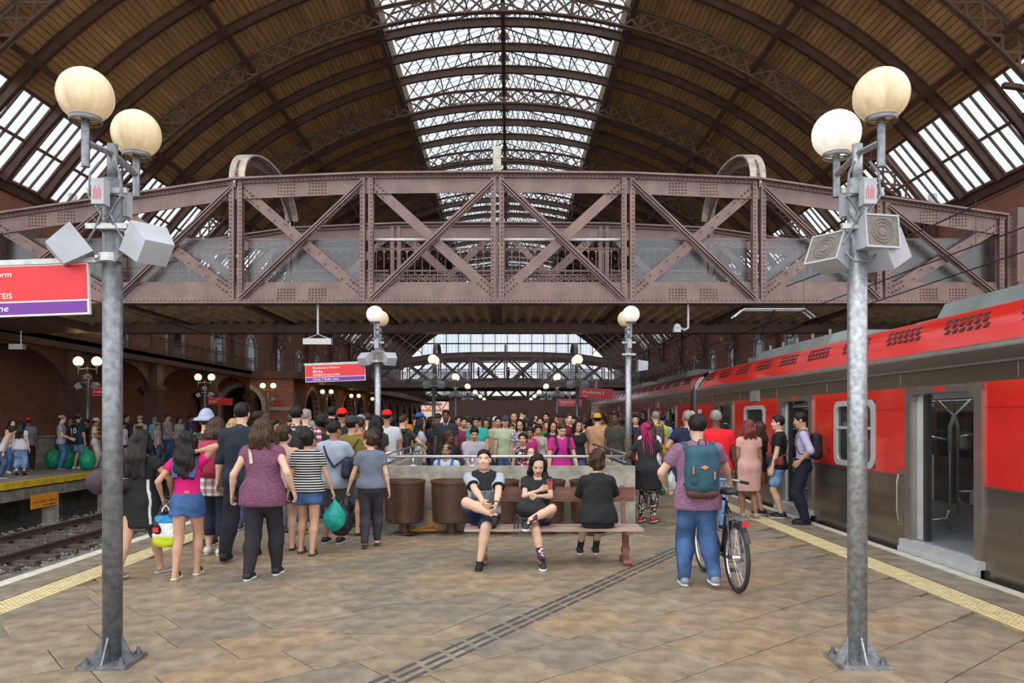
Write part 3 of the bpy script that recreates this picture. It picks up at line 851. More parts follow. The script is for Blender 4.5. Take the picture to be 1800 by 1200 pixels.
def truss_side(root, y, front, rivets):
    S = M['steel_brown']
    sg = -1 if front else 1
    rv = MB()
    for i in range(8):
        x0, x1, z0, z1 = NX[i], NX[i + 1], NZ[i], NZ[i + 1]
        # chords: web plate with flanges
        t = MB()
        t.prism([(x0, z0 - .50), (x1, z1 - .50), (x1, z1), (x0, z0)], y - .02, y + .02)
        t.prism([(x0, z0 - .02), (x1, z1 - .02), (x1, z1 + .03), (x0, z0 + .03)], y - .24, y + .24)
        t.prism([(x0, z0 - .10), (x1, z1 - .10), (x1, z1 - .02), (x0, z0 - .02)], y - .09, y + .09)
        t.build('top_chord', S, root)
        t = MB(); t.box((x0, y - .02, ZB), (x1, y + .02, ZB + .46)); t.box((x0, y - .25, ZB - .03), (x1, y + .25, ZB + .02)); t.box((x0, y - .09, ZB + .02), (x1, y + .09, ZB + .10))
        t.box((x0, y + .02, ZB + .46), (x1, y + .16, ZB + .58))
        t.build('bottom_chord', S, root)
        inner_left = i >= 4          # panel right of centre: inner node is the left one
        xi, xo, zi, zo = (x0, x1, z0, z1) if inner_left else (x1, x0, z1, z0)
        d = 1 if xo > xi else -1
        pa, pb = Vector((xi + d * .12, y - .04 * (-sg), zi - .22)), Vector((xo - d * .12, y - .04 * (-sg), ZB + .12))
        pa.y = pb.y = y + sg * .05
        r = MB(); r.bar(pa, pb, .20, .025, (0, 1, 0)); r.bar(pa + Vector((0, sg * .06, 0)), pb + Vector((0, sg * .06, 0)), .03, .12, (0, 1, 0))
        r.bar(pa + Vector((0, sg * .11, 0)), pb + Vector((0, sg * .11, 0)), .10, .02, (0, 1, 0))
        r.build('ribbed_diagonal', S, root)
        qa, qb = Vector((xo - d * .15, y - sg * .04, zo - .25)), Vector((xi + d * .15, y - sg * .04, ZB + .30))
        MB().bar(qa, qb, .27, .025, (0, 1, 0)).build('flat_diagonal', S, root)
        if rivets:
            L = (x1 - x0); n = int(L / .115)
            for k in range(n):
                x = x0 + (k + .5) * L / n; z = z0 + (z1 - z0) * (k + .5) / n
                rivet_at(rv, x, z - .06, y - .09); rivet_at(rv, x, ZB + .06, y - .09)
            for (cx, cz) in ((x0 + L * .38, 0), (x0 + L * .62, 0)):
                if i in (2, 5, 0, 7):
                    for a in range(6):
                        for b_ in range(4):
                            zt = z0 + (z1 - z0) * ((cx - x0) / L); rivet_at(rv, cx + (a - 2.5) * .085, zt - .17 - b_ * .085, y - .02); rivet_at(rv, cx + (a - 2.5) * .085, ZB + .14 + b_ * .08, y - .02)
            for (e, f_) in ((qa, 1), (qb, -1)):
                dr = (qb - qa).normalized() * f_; nr = Vector((-dr.z, 0, dr.x))
                for a in range(5):
                    for b_ in (-1, 1):
                        p = e + dr * (.0 + a * .11) + nr * (.07 * b_); rivet_at(rv, p.x, p.z, y - .035)
            if i in (0, 1, 2, 5, 6, 7):
                dr = (qb - qa); ln_ = dr.length; dr.normalize(); nr = Vector((-dr.z, 0, dr.x))
                for a in range(int(ln_ / .3)):
                    p = qa + dr * (a * .3) + nr * (.06 if a % 2 else -.06); rivet_at(rv, p.x, p.z, y - .035)
            dr = (pb - pa); ln_ = dr.length; dr.normalize()
            for a in range(int(ln_ / .22)):
                p = pa + dr * (a * .22); nr = Vector((-dr.z, 0, dr.x)) * .075
                rivet_at(rv, p.x + nr.x, p.z + nr.z, y - .06, .018)
    for i in range(9):
        x, z = NX[i], NZ[i]
        v = MB()
        for s in (-1, 1):
            v.box((x + s * .11 - .065, y - .11, ZB - .0), (x + s * .11 + .065, y - .09, z)); v.box((x + s * .11 - .065, y + .09, ZB), (x + s * .11 + .065, y + .11, z))
            v.box((x + s * .055 - .012, y - .10, ZB), (x + s * .055 + .012, y + .10, z))
        v.build('vertical', S, root)
        if rivets:
            n = int((z - ZB) / .115)
            for k in range(n):
                for s in (-1, 1): rivet_at(rv, x + s * .125, ZB + .06 + k * .115, y - .11)
    if rivets: stuff(rv.build('rivets', M['iron_dark'], root))
def railing_mesh(w):
    r = MB(); zb = 5.32
    for z, hh in ((6.60, .06), (6.36, .025), (5.62, .03), (5.42, .025)): r.bar((0, 0, z), (w, 0, z), .05, hh)
    r.bar((0, 0, zb), (w, 0, zb), .06, .05)
    n = max(2, round(w / .205)); p = w / n
    for k in range(n + 1):
        x = k * p; r.bar((x, 0, zb), (x, 0, 6.36), .02, .02)
        if k < n:
            xc = x + p / 2
            arc = [(xc + p / 2 * math.cos(t), 0, 6.22 + p / 2 * math.sin(t)) for t in [math.pi * i / 6 for i in range(7)]]
            for i in range(6): r.bar(arc[i], arc[i + 1], .025, .025, (0, 1, 0))
            r.tube([(xc + .055 * math.cos(t), 0, 6.475 + .055 * math.sin(t)) for t in [2 * math.pi * i / 8 for i in range(8)]], .014, 4, closed=True)
            r.box((x + .03, -.012, 5.47), (x + p - .03, .012, 5.50)); r.box((x + .03, -.012, 5.55), (x + p - .03, .012, 5.58)); r.box((x + .03, -.012, 5.47), (x + .055, .012, 5.58)); r.box((x + p - .055, -.012, 5.47), (x + p - .03, .012, 5.58))
            r.tube([(xc, 0, 6.05), (xc, 0, 6.1)], .02, 5)
    return r.mesh('railing_panel', M['steel_brown'])
def footbridge(Y, label, rivets):
    root = empty('footbridge', (XC, Y, 0)); tag(root, label, 'footbridge')
    truss_side(root, 0, True, rivets); truss_side(root, 5.3, False, False)
    cache = {}
    for i in range(8):
        w = NX[i + 1] - NX[i] - .36; k = round(w, 2)
        if k not in cache: cache[k] = railing_mesh(w)
        inst('railing_panel', cache[k], root, (NX[i] + .18, .42, 0)); inst('railing_panel', cache[k], root, (NX[i] + .18, 4.9, 0))
        if i not in (3, 4):
            MB().box((NX[i] + .2, .30, 5.27), (NX[i + 1] - .2, .315, 6.56)).build('clear_panel', M['plexi'], root)
            MB().box((NX[i] + .2, 5.02, 5.27), (NX[i + 1] - .2, 5.035, 6.56)).build('clear_panel', M['plexi'], root)
        MB().box((NX[i] + .12, .33, 6.56), (NX[i + 1] - .12, .47, 6.62)).build('handrail', M['bracket'] if i in (3, 4) else M['steel_brown'], root)
    # vaulted underside
    rows = []; n = int(27.3 / .43); xs = []
    for k in range(n):
        for j in range(6):
            t = j / 6; xs.append((-13.65 + (k + t) * .43, 4.84 + .17 * math.sin(math.pi * t)))
    xs.append((-13.65 + n * .43, 4.84))
    dk = MB(); dk.strip([[(x, .05, z) for x, z in xs], [(x, 5.25, z) for x, z in xs]])
    dk.build('vaulted_deck', M['deck_vault'], root)
    MB().box((-13.65, .0, 5.06), (13.65, 5.3, 5.20)).build('walkway', M['concrete_dark'], root)
    for x in NX[1:-1]:
        MB().box((x - .1, .02, 4.80), (x + .1, 5.28, 5.06)).build('cross_beam', M['iron_dark'], root)
    MB().box((-13.65, 5.0, 4.55), (13.65, 5.5, 4.80)).build('rear_girder', M['iron_dark'], root)
    for x in (NX[2], NX[6]):
        p = MB(); n = 20
        arc = [(2.65 - 2.65 * math.cos(t), 8.05 + 1.3 * math.sin(t) ** .8) for t in [math.pi * i / n for i in range(n + 1)]]
        arc = [(-.12, 8.14)] + arc + [(5.42, 8.14)]
        for i in range(len(arc) - 1):
            p.bar((x, *arc[i]), (x, *arc[i + 1]), .42, .05, (0, 0, 1) if .5 < i < n else (1, 0, 0))
        fix_normals(p.build('portal_arch', M['portal'], root))
        q = MB()
        for i in range(1, len(arc) - 2):
            a, b_ = arc[i], arc[i + 1]
            q.bar((x, a[0], a[1] - .16), (x, b_[0], b_[1] - .16), .05, .30, (0, -(b_[1] - a[1]), b_[0] - a[0]))
        q.build('portal_web', M['steel_brown'], root)
    MB().box((-.12, -.03, 8.3), (.10, .03, 9.02)).build('centre_plate', M['portal'], root)
    # end piers
    for s in (-1, 1):
        q = MB(); x0, x1 = sorted((s * 13.85, s * 16.4)); q.box((x0, -.3, 4.6), (x1, 5.6, 7.3))
        q.build('end_pier', M['steel_brown'], root)
        x0, x1 = sorted((s * 13.80, s * 13.9))
        f = MB()
        for (ya, yb, za, zb_) in ((.0, 2.4, 5.2, 6.9), (2.9, 5.3, 5.2, 6.9)):
            f.box((x0, ya, za), (x1, ya + .1, zb_)); f.box((x0, yb - .1, za), (x1, yb, zb_)); f.box((x0, ya, za), (x1, yb, za + .1)); f.box((x0, ya, zb_ - .1), (x1, yb, zb_))
        f.box((x0 if s > 0 else x0, -.36, 5.3), (x1, -.3, 6.8))
        f.build('pier_panel_moulding', M['steel_brown'], root)
        x0, x1 = sorted((s * 14.2, s * 15.0)); mo = MB(); mo.box((x0, -.36, 5.3), (x1, -.3, 5.4)); mo.box((x0, -.36, 6.7), (x1, -.3, 6.8)); mo.box((x0, -.36, 5.3), (x0 + .1, -.3, 6.8)); mo.box((x1 - .1, -.36, 5.3), (x1, -.3, 6.8))
        mo.build('front_panel_moulding', M['steel_brown'], root)
        x0, x1 = sorted((s * 16.4, s * 21.9)); MB().box((x0, 0, 4.85), (x1, 5.3, 5.2)).build('landing', M['iron_dark'], root)
    return root
footbridge(20.74, 'brown riveted footbridge with clear side panels nearest the bench', True)
footbridge(76.5, 'dark iron footbridge farther down the shed with people crossing', False)
footbridge(126.0, 'most distant iron footbridge in front of the glazed gable', False)
# fittings hung below the first bridge
def hanging(x, y, z0, z1, label, kind):
    r = empty('hanging_fitting', (x, y, z1)); tag(r, label, kind)
    MB().tube([(0, 0, 0), (0, 0, z0 - z1)], .03, 8).build('drop_rod', M['bracket'], r)
    if kind == 'display':
        MB().box((-.38, -.10, z0 - z1 - .28), (.38, .10, z0 - z1 - .12)).build('display_case', M['bracket'], r)
        q = MB(); q.tube([(-.3, 0, z0 - z1 - .12), (0, 0, z0 - z1), (.3, 0, z0 - z1 - .12)], .015, 6); q.build('yoke', M['galv'], r)
    else:
        q = MB(); q.tube([(0, 0, z0 - z1), (-.1, 0, z0 - z1 - .06), (-.22, 0, z0 - z1)], .03, 8); q.build('hook_arm', M['bracket'], r)
        q = MB(); q.sphere((-.3, -.02, z0 - z1 + .02), .10, 12, 8); q.box((-.40, -.1, z0 - z1 - .12), (-.22, .1, z0 - z1 + .0)); q.build('camera_housing', M['speaker'], r)
hanging(XC - 4.85, 20.74, 3.95, 4.78, 'grey box display hung on a rod under the footbridge', 'display')
hanging(XC + 5.15, 20.74, 4.12, 4.78, 'dome camera on a bent hanger under the footbridge', 'camera')
r = empty('security_camera', (-14.6, 23.0, 4.3)); tag(r, 'small grey security camera hung under the left gallery', 'camera')
MB().tube([(0, 0, 0), (0, 0, -.45)], .02, 6).build('rod', M['bracket'], r)
MB().box((-.32, -.09, -.56), (.10, .09, -.40)).build('housing', M['bracket'], r)
# overhead line: contact and carrier wires over both tracks
def wire(name, pts, label, r_=.012): tag(MB().tube(pts, r_, 6).build(name, M['wire']), label, 'wire')
def sagline(x, z, y0, y1, sag, n=12): return [(x, y0 + (y1 - y0) * i / n, z - sag * 4 * (i / n) * (1 - i / n)) for i in range(n + 1)]
wire('overhead_wire', sagline(7.3, 4.42, 6, 60, .1), 'lower contact wire above the red train')
wire('overhead_wire', sagline(7.3, 5.15, 6, 20.2, .15), 'upper carrier wire above the red train', .014)
wire('overhead_wire', sagline(9.2, 4.75, 6, 60, .2), 'outer contact wire beyond the red train', .014)
wire('overhead_wire', sagline(-9.6, 4.45, 9, 60, .1), 'contact wire above the empty left track', .014)
for y, nm in ((12, 'thin wire dropper above the train farthest from the footbridge'), (15.5, 'thin wire dropper above the train between two others'), (19, 'thin wire dropper above the train closest to the footbridge')): tag(MB().tube([(7.3, y, 4.40), (7.3, y, 5.1)], .006, 4).build('wire_dropper', M['wire']), nm, 'wire')
# ============================================================ TRAIN
TX = 5.08; CL = 18.9
DOORS = [2.6, 7.15, 11.75, 16.3]       # door centres from the far end, measured towards the camera
def build_car():
    """local y: 0 = far end, -CL = near end ; x from 0 (platform side) to 2.95"""
    P = []          # (name, mesh, label)
    def part(name, mb, m, smooth=False, label=None): P.append((name, mb.mesh(name, m, smooth), label, []))
    W = 2.95; hw = .66
    segs = []; y = 0.0
    for c in DOORS:
        segs.append((y, -(c - hw - .12))); y = -(c + hw + .12)
    segs.append((y, -CL))
    upper = MB()
    for (a, b_) in segs:
        a, b_ = min(a, b_), max(a, b_); lower = MB(); red = MB(); seam = MB()
        lower.box((0, a, -.90), (.05, b_, .93)); lower.box((-.012, a, .925), (.03, b_, .955))
        # red band with a window cut where long enough
        if b_ - a > 2.5:
            m_ = (a + b_) / 2; w = .66
            red.box((0, a, .955), (.05, m_ - w, 2.07)); red.box((0, m_ + w, .955), (.05, b_, 2.07)); red.box((0, m_ - w, .955), (.05, m_ + w, .98)); red.box((0, m_ - w, 1.93), (.05, m_ + w, 2.07))
        else: red.box((0, a, .955), (.05, b_, 2.07))
        if b_ - a > 2.5: m_ = (a + b_) / 2; seam.box((-.008, a, 1.80), (.0, m_ - .66, 1.812)); part('red_seam', MB().box((-.008, m_ + .66, 1.80), (.0, b_, 1.812)), M['red_train'])
        else: seam.box((-.008, a, 1.80), (.0, b_, 1.812))
        part('lower_panel', lower, M['train_steel']); part('red_panel', red, M['red_train']); part('red_seam', seam, M['red_train'])
    upper.box((0, -CL, 2.07), (.05, 0, 2.42)); part('upper_panel', upper, M['train_steel'])
    c = MB(); c.box((-.02, -CL, 2.26), (0, 0, 2.285)); part('drip_rail', c, M['train_frame'])
    for yy in np.arange(-CL + 1.2, 0, 2.3):
        c = MB().box((-.004, yy, 2.09), (0, yy + .012, 2.25)); part('panel_joint', c, M['train_frame'])
    # cant rail and red curved roof edge
    prof = [(.0, 2.42), (.02, 2.47), (.05, 2.49), (.07, 2.50), (.16, 2.66), (.27, 2.81), (.40, 2.92), (.52, 2.98)]
    c = MB(); c.strip([[(x, -CL, z) for x, z in prof[:4]], [(x, 0, z) for x, z in prof[:4]]]); part('cant_rail', c, M['train_frame'], True)
    c = MB(); c.strip([[(x, yy, z) for x, z in prof[3:]] for yy in np.linspace(-CL, 0, 12)]); part('red_roof_edge', c, M['red_train'], True)
    hol = MB()
    for g in range(13):
        y0 = -CL + .9 + g * 1.42
        for r_, (x, z) in enumerate(((.20, 2.715), (.255, 2.79), (.325, 2.858))):
            for k in range(6):
                yy = y0 + k * .15 + r_ * .10; e = .012
                hol.add([(x - e - .022, yy, z - .028), (x - e - .022, yy + .085, z - .028), (x - e + .022, yy + .085, z + .024), (x - e + .022, yy, z + .024)], [(0, 1, 2, 3)])
                hol.add([(x - .022, yy, z - .028), (x - .022, yy + .085, z - .028), (x + .022, yy + .085, z + .024), (x + .022, yy, z + .024)], [(3, 2, 1, 0)])
    part('vent_slots', hol, M['black'], False, 'STUFF')
    c = MB(); c.prism([(.52, 2.98), (.9, 3.06), (1.475, 3.10), (2.05, 3.06), (2.43, 2.98), (2.43, 2.6), (.52, 2.6)], -CL, 0); part('roof', c, M['train_roof'])
    for (y0, y1) in ((-7.5, -2.5), (-16, -10)):
        c = MB(); c.prism([(.62, 2.98), (.74, 3.20), (1.0, 3.27), (1.95, 3.27), (2.2, 3.2), (2.35, 2.98)], y0 + .5, y1 - .5)
        c.prism([(.55, 2.97), (.66, 3.02), (2.3, 3.02), (2.4, 2.97)], y0, y1)
        for k in range(5): c.tube([(.80, y0 + .8 + k * .8, 3.22), (.80, y0 + .8 + k * .8, 3.31)], .025, 6)
        part('roof_unit', c, M['train_roof'])
    c = MB().box((W - .05, -CL, -.9), (W, 0, 2.5)); part('far_side', c, M['train_steel'])
    c = MB().prism([(2.43, 2.98), (2.95, 2.5), (2.90, 2.5), (2.40, 2.92)], -CL, 0); part('far_roof_edge', c, M['red_train'])
    c = MB().box((.05, -CL, .05), (W - .05, 0, .17)); part('car_floor', c, M['train_floor'])
    c = MB().box((.05, -CL, 2.25), (W - .05, 0, 2.32)); part('car_ceiling', c, M['train_inner'])
    M.setdefault('train_lamp', emit_mat('train_ceiling_lamp', (.95, .97, 1.0), 2.2))
    for xx in (.75, 2.1): part('ceiling_lamp', MB().box((xx, -CL + .4, 2.235), (xx + .14, -.4, 2.25)), M['train_lamp'])
    c = MB(); c.box((0, -.05, -.9), (W, 0, 2.5)); c.box((0, -CL, -.9), (W, -CL + .05, 2.5)); part('end_wall', c, M['train_steel'])
    c = MB().box((.1, -CL, -.9), (W - .1, 0, .05)); part('underframe', c, M['black'])
    # inner lining between doors
    c = MB()
    for (a, b_) in segs:
        a, b_ = min(a, b_), max(a, b_); c.box((.06, a, .17), (.10, b_, .98)); c.box((.06, a, 1.93), (.10, b_, 2.25))
    c.box((W - .10, -CL, .17), (W - .06, 0, 1.0)); c.box((W - .10, -CL, 1.9), (W - .06, 0, 2.25))
    part('inner_lining', c, M['train_inner'])
    for ci, dc in enumerate(DOORS):
        y0, y1 = -(dc + hw), -(dc - hw)      # near, far
        f = MB(); f.box((-.03, y0 - .14, .10), (.07, y0, 2.07)); f.box((-.03, y1, .10), (.07, y1 + .14, 2.07)); f.box((-.03, y0 - .14, 1.98), (.07, y1 + .14, 2.07))
        for (yy, zz) in ((y0, 1.98), (y1, 1.98)):
            s = 1 if yy == y0 else -1
            f.prism([(yy, zz), (yy + s * .10, zz), (yy + s * .03, zz - .03), (yy, zz - .10)], -.03, .06, 'x')
        P.append(('door_frame', f.mesh('door_frame', M['train_frame']), None, [('notice', MB().box((-.034, -dc - .10, 2.0), (-.03, -dc + .10, 2.055)).mesh('notice', M['sign_red']))]))
        s = MB().box((-.09, y0 - .16, .06), (.09, y1 + .16, .15)); s.box((-.11, y0 - .16, -.02), (-.05, y1 + .16, .06)); part('door_sill', s, M['win_frame'])
        # leaf retracted in the pocket: its leading edge shows, dark rubber
        l = MB().box((.06, y1 - .16, .17), (.10, y1 + .1, 1.97)); 
        P.append(('door_leaf', l.mesh('door_leaf', M['win_frame']), None, [('rubber_edge', MB().box((.05, y1 - .24, .17), (.11, y1 - .16, 1.97)).mesh('rubber_edge', M['black']))]))
        l = MB().box((.06, y0 - .1, .17), (.10, y0 + .03, 1.97)); part('door_leaf', l, M['win_frame'])
        # opposite closed door with two panes
        for k in (0, 1):
            ya, yb = (y0, -dc - .01) if k == 0 else (-dc + .01, y1)
            l = MB().box((W - .13, ya, .17), (W - .10, yb, 2.0)); ym = (ya + yb) / 2
            g = MB().prism([(ym - .17, 1.0), (ym + .17, 1.0), (ym + .2, 1.05), (ym + .2, 1.75), (ym + .17, 1.8), (ym - .17, 1.8), (ym - .2, 1.75), (ym - .2, 1.05)], W - .145, W - .128, 'x')
            P.append(('far_door_leaf', l.mesh('far_door_leaf', M['train_steel']), None, [('pane', g.mesh('pane', M['win_glass']))]))
        # exterior grab handle recess left of the door
        q = MB().box((-.012, y1 + .22, .30), (.0, y1 + .36, 1.02)); q.tube([(-.03, y1 + .29, .36), (-.05, y1 + .29, .5), (-.05, y1 + .29, .85), (-.03, y1 + .29, .96)], .012, 6); part('grab_handle', q, M['train_frame'])
        # poles in the vestibule
        M.setdefault('pole_green', mat('pole_green_sleeve', (.30, .42, .33), .5, 0, .1, 5))
        for s_, yp in ((1, y1 + .75), (-1, y0 - .75)):
            if yp > -.3 or yp < -CL + .3: continue
            for x, w_ in ((.9, 1), (W - .9, -1)):
                X_ = lambda d: x - w_ * (.9 - d)
                q = MB(); q.tube([(x, yp, .17), (x, yp, 1.55), (x + w_ * .06, yp, 1.72), (x + w_ * .3, yp - s_ * .2, 2.05), (x + w_ * .42, yp - s_ * .3, 2.25)], .018, 8)
                q.tube([(X_(.15), yp, 1.52), (X_(.48), yp, 1.55), (X_(.56), yp, 1.45), (X_(.56), yp, .95), (X_(.48), yp, .86), (X_(.15), yp, .86)], .015, 8)
                q.tube([(X_(.15), yp, .72), (X_(.45), yp, .52), (x, yp, .52)], .015, 8); q.tube([(x, yp, .45), (X_(.85), yp, .32), (X_(.5), yp, .28), (X_(.15), yp, .28)], .015, 8)
                q.tube([(X_(.56), yp, 1.45), (x, yp, 1.38)], .015, 8); part('grab_pole', q, M['chrome'], True)
                part('pole_sleeve', MB().tube([(x, yp, 1.22), (x, yp, 1.55), (x + w_ * .06, yp, 1.72)], .025, 8), M['pole_green'], True)
            a, b_ = sorted((yp - s_ * .15, yp + s_ * .5))
            for x0, x1, xb in ((W - .62, W - .12, W - .2), (.12, .56, .12)):
                P.append(('bench_seat', MB().box((x0, a, .30), (x1, b_, .50)).mesh('bench_seat', M['train_inner']), None, [('cushion', MB().box((x0, a + .02, .50), (x1, b_ - .02, .545)).mesh('cushion', M['seat_blue'])), ('seat_back', MB().box((xb, a + .02, .56), (xb + .08, b_ - .02, .98)).mesh('seat_back', M['seat_blue']))]))
    q = MB()
    for x in (.9, 2.0): q.tube([(x, -CL + .3, 1.95), (x, -.3, 1.95)], .016, 8)
    part('ceiling_rail', q, M['chrome'])
    for (a, b_) in segs:
        a, b_ = min(a, b_), max(a, b_)
        if b_ - a <= 2.5: continue
        m_ = (a + b_) / 2
        def rrect(w, z0, z1, r_): 
            pts = []
            for (cx, cz, t0) in ((m_ + w - r_, z1 - r_, 0), (m_ - w + r_, z1 - r_, 90), (m_ - w + r_, z0 + r_, 180), (m_ + w - r_, z0 + r_, 270)):
                for k in range(5): t = R(t0 + k * 22.5); pts.append((cx + r_ * math.cos(t), cz + r_ * math.sin(t)))
            return pts
        o_, i_ = rrect(.66, .97, 1.94, .14), rrect(.56, 1.05, 1.86, .10)
        f = MB(); n = len(o_)
        f.strip([[(-.02, *p) for p in o_], [(-.02, *p) for p in i_], [(.05, *p) for p in i_]], True); f.strip([[(.0, *p) for p in o_], [(-.02, *p) for p in o_]], True)
        f.box((-.018, m_ - .58, 1.52), (.02, m_ + .58, 1.56))
        P.append(('window_frame', f.mesh('window_frame', M['win_frame']), None, [('pane', MB().prism(i_, .012, .03, 'x').mesh('pane', M['win_glass']))]))
    for yy in (-4.9, -14.1):
        f = MB().box((-.015, yy - .28, 2.02), (.0, yy + .28, 2.26))
        q = MB()
        for k in range(7): q.box((-.022, yy - .25, 2.04 + k * .03), (-.014, yy + .25, 2.055 + k * .03))
        P.append(('vent_grille', f.mesh('vent_grille', M['train_frame']), None, [('louvre', q.mesh('louvre', M['win_frame']))]))
    return P
carP = build_car()
def place_car(yfar, label, number):
    r = empty('train_car', (TX, yfar, 0)); tag(r, label, 'train', 'coupled cars of the red train')
    for (n, me, lb, subs) in carP:
        o = inst(n, me, r)
        if lb == 'STUFF': stuff(o)
        for (sn, sm) in subs: inst(sn, sm, o)
    g = MB(); g.prism([(.02, -.9), (.02, 2.45), (.25, 2.75), (.5, 2.9), (2.4, 2.9), (2.9, 2.4), (2.9, -.9)], 0.02, .68); g.build('gangway_bellows', M['black'], r)
    q = MB(); q.prism([(-.03, -.3), (-.03, 2.40), (.02, 2.5), (.10, 2.5), (.10, -.3)], .1, .32); q.build('end_fairing', M['galv_dark'], r)
    q = MB(); q.tube([(.0, .12, 2.46), (.10, .16, 2.62), (.24, .22, 2.80), (.22, .42, 2.80), (.06, .36, 2.58)], .02, 6, closed=True); q.build('fairing_rim', M['win_frame'], r)
    if number:
        text_mesh('car_number', number, .17, M['text_white'], r, (-.005, -.55, 1.80), (R(90), 0, R(-90)), 'RIGHT')
        text_mesh('car_number', number, .17, M['text_white'], r, (-.005, -18.4, 1.80), (R(90), 0, R(-90)), 'LEFT')
    return r
car0 = place_car(20.75, 'red and steel train car with open doors beside the galvanised lamp post', 'H623')
place_car(20.75 + 19.6, 'second red train car coupled behind the one with open doors', 'H634')
place_car(20.75 + 39.2, 'third red train car farther along the platform', None)
place_car(20.75 + 58.8, 'most distant red train car by the brown hoarding', None)
# pantograph on the first car
pg = empty('pantograph', (1.5, -1.55, 3.08), 0, car0)
q = MB(); q.tube([(0, -.6, .1), (0, .9, .75)], .04, 6); q.tube([(0, .9, .75), (0, -.2, 1.28)], .03, 6); q.build('arm', M['black'], pg)
q = MB(); q.tube([(-1.0, -.2, 1.10), (-.75, -.2, 1.30), (.75, -.2, 1.30), (1.0, -.2, 1.10)], .025, 6); q.tube([(-1.0, .05, 1.10), (-.75, .05, 1.30), (.75, .05, 1.30), (1.0, .05, 1.10)], .025, 6); q.build('collector_head', M['galv'], pg)
q = MB(); q.box((-.5, -.8, 0), (.5, .3, .12)); q.build('base', M['train_roof'], pg)
# ============================================================ LAMP POSTS, SIGNS, BENCH, BINS, BICYCLE
def globe_mat(name, col, es, base):
    m, nt, b = new_mat(name); N = nt.nodes; L = nt.links
    tc = N.new('ShaderNodeTexCoord'); nz = N.new('ShaderNodeTexNoise'); nz.inputs['Scale'].default_value = 9; nz.inputs['Detail'].default_value = 6
    mp = N.new('ShaderNodeMapping'); mp.inputs['Scale'].default_value = (1.6, 1.6, .5)
    L.new(tc.outputs['Object'], mp.inputs[0]); L.new(mp.outputs[0], nz.inputs['Vector'])
    r_ = N.new('ShaderNodeValToRGB'); r_.color_ramp.elements[0].position = .3; r_.color_ramp.elements[0].color = (*[c * .7 for c in base], 1); r_.color_ramp.elements[1].position = .6; r_.color_ramp.elements[1].color = (*base, 1)
    L.new(nz.outputs[0], r_.inputs[0]); L.new(r_.outputs[0], b.inputs['Base Color'])
    b.inputs['Roughness'].default_value = .35
    b.inputs['Emission Color'].default_value = (*col, 1); b.inputs['Emission Strength'].default_value = es
    return m
M['globe_dim'] = globe_mat('globe_amber_dim', (1.0, .60, .22), .14, (.66, .55, .37))
M['globe_white'] = globe_mat('globe_white_lit', (1.0, .88, .68), .38, (.80, .77, .70))
M['globe_far'] = emit_mat('globe_far_lit', (1.0, .80, .52), 1.25)
M['globe_warm'] = emit_mat('globe_warm_lit', (1.0, .58, .18), 5.0)
GR = .172
def lathe_mesh(prof, name, m, n=24, smooth=True): return MB().lathe(prof, n=n).mesh(name, m, smooth)
gprof = [(.085, -GR * .88)] + [(GR * math.cos(t), GR * math.sin(t)) for t in [R(-60 + 150 * i / 14) for i in range(14)]] + [(.001, GR)]
globe_me = {k: lathe_mesh(gprof, 'globe', M[k]) for k in ('globe_dim', 'globe_white', 'globe_far', 'globe_warm')}
collar_me = lathe_mesh([(.094, -.175), (.098, -.175), (.098, -.135), (.094, -.135), (.094, -.175)], 'globe_collar', M['galv_dark'])
stem_q = MB(); stem_q.tube([(0, 0, -.46), (0, 0, -.15)], .026, 10); stem_q.bar((-.094, 0, -.160), (.094, 0, -.160), .008, .008); stem_q.bar((0, -.094, -.160), (0, .094, -.160), .008, .008)
stem_me = stem_q.mesh('globe_stem', M['galv_dark'], False)
arm_q = MB(); arm_q.tube([(0, -.34, -.30), (0, 0, -.26), (0, .34, -.30)], .022, 8)
arm_me = arm_q.mesh('cross_arm', M['galv'])
def post_meshes(m):
    p = MB(); p.tube([(0, 0, .02), (0, 0, 3.32)], .065, 20, cap=True); p.tube([(0, 0, 3.30), (0, 0, 3.56)], .035, 12)
    post = p.mesh('post', m, True)
    b = MB(); b.box((-.165, -.165, 0), (.165, .165, .03))
    for k in range(4):
        t = R(90 * k); c_, s_ = math.cos(t), math.sin(t)
        b.add([(c_ * .06 - s_ * .006, s_ * .06 + c_ * .006, .03), (c_ * .15 - s_ * .006, s_ * .15 + c_ * .006, .03), (c_ * .06 - s_ * .006, s_ * .06 + c_ * .006, .20),
               (c_ * .06 + s_ * .006, s_ * .06 - c_ * .006, .03), (c_ * .15 + s_ * .006, s_ * .15 - c_ * .006, .03), (c_ * .06 + s_ * .006, s_ * .06 - c_ * .006, .20)],
              [(0, 1, 2), (5, 4, 3), (0, 3, 4, 1), (1, 4, 5, 2), (2, 5, 3, 0)])
    base = b.mesh('base_plate', m)
    bo = MB()
    for x in (-.12, .12):
        for y in (-.12, .12): bo.tube([(x, y, .03), (x, y, .075)], .013, 6); bo.tube([(x, y, .03), (x, y, .05)], .022, 6)
    return post, base, bo.mesh('anchor_bolt', M['galv_dark'])
PM = {'a': post_meshes(M['galv']), 'b': post_meshes(M['galv_dark'])}
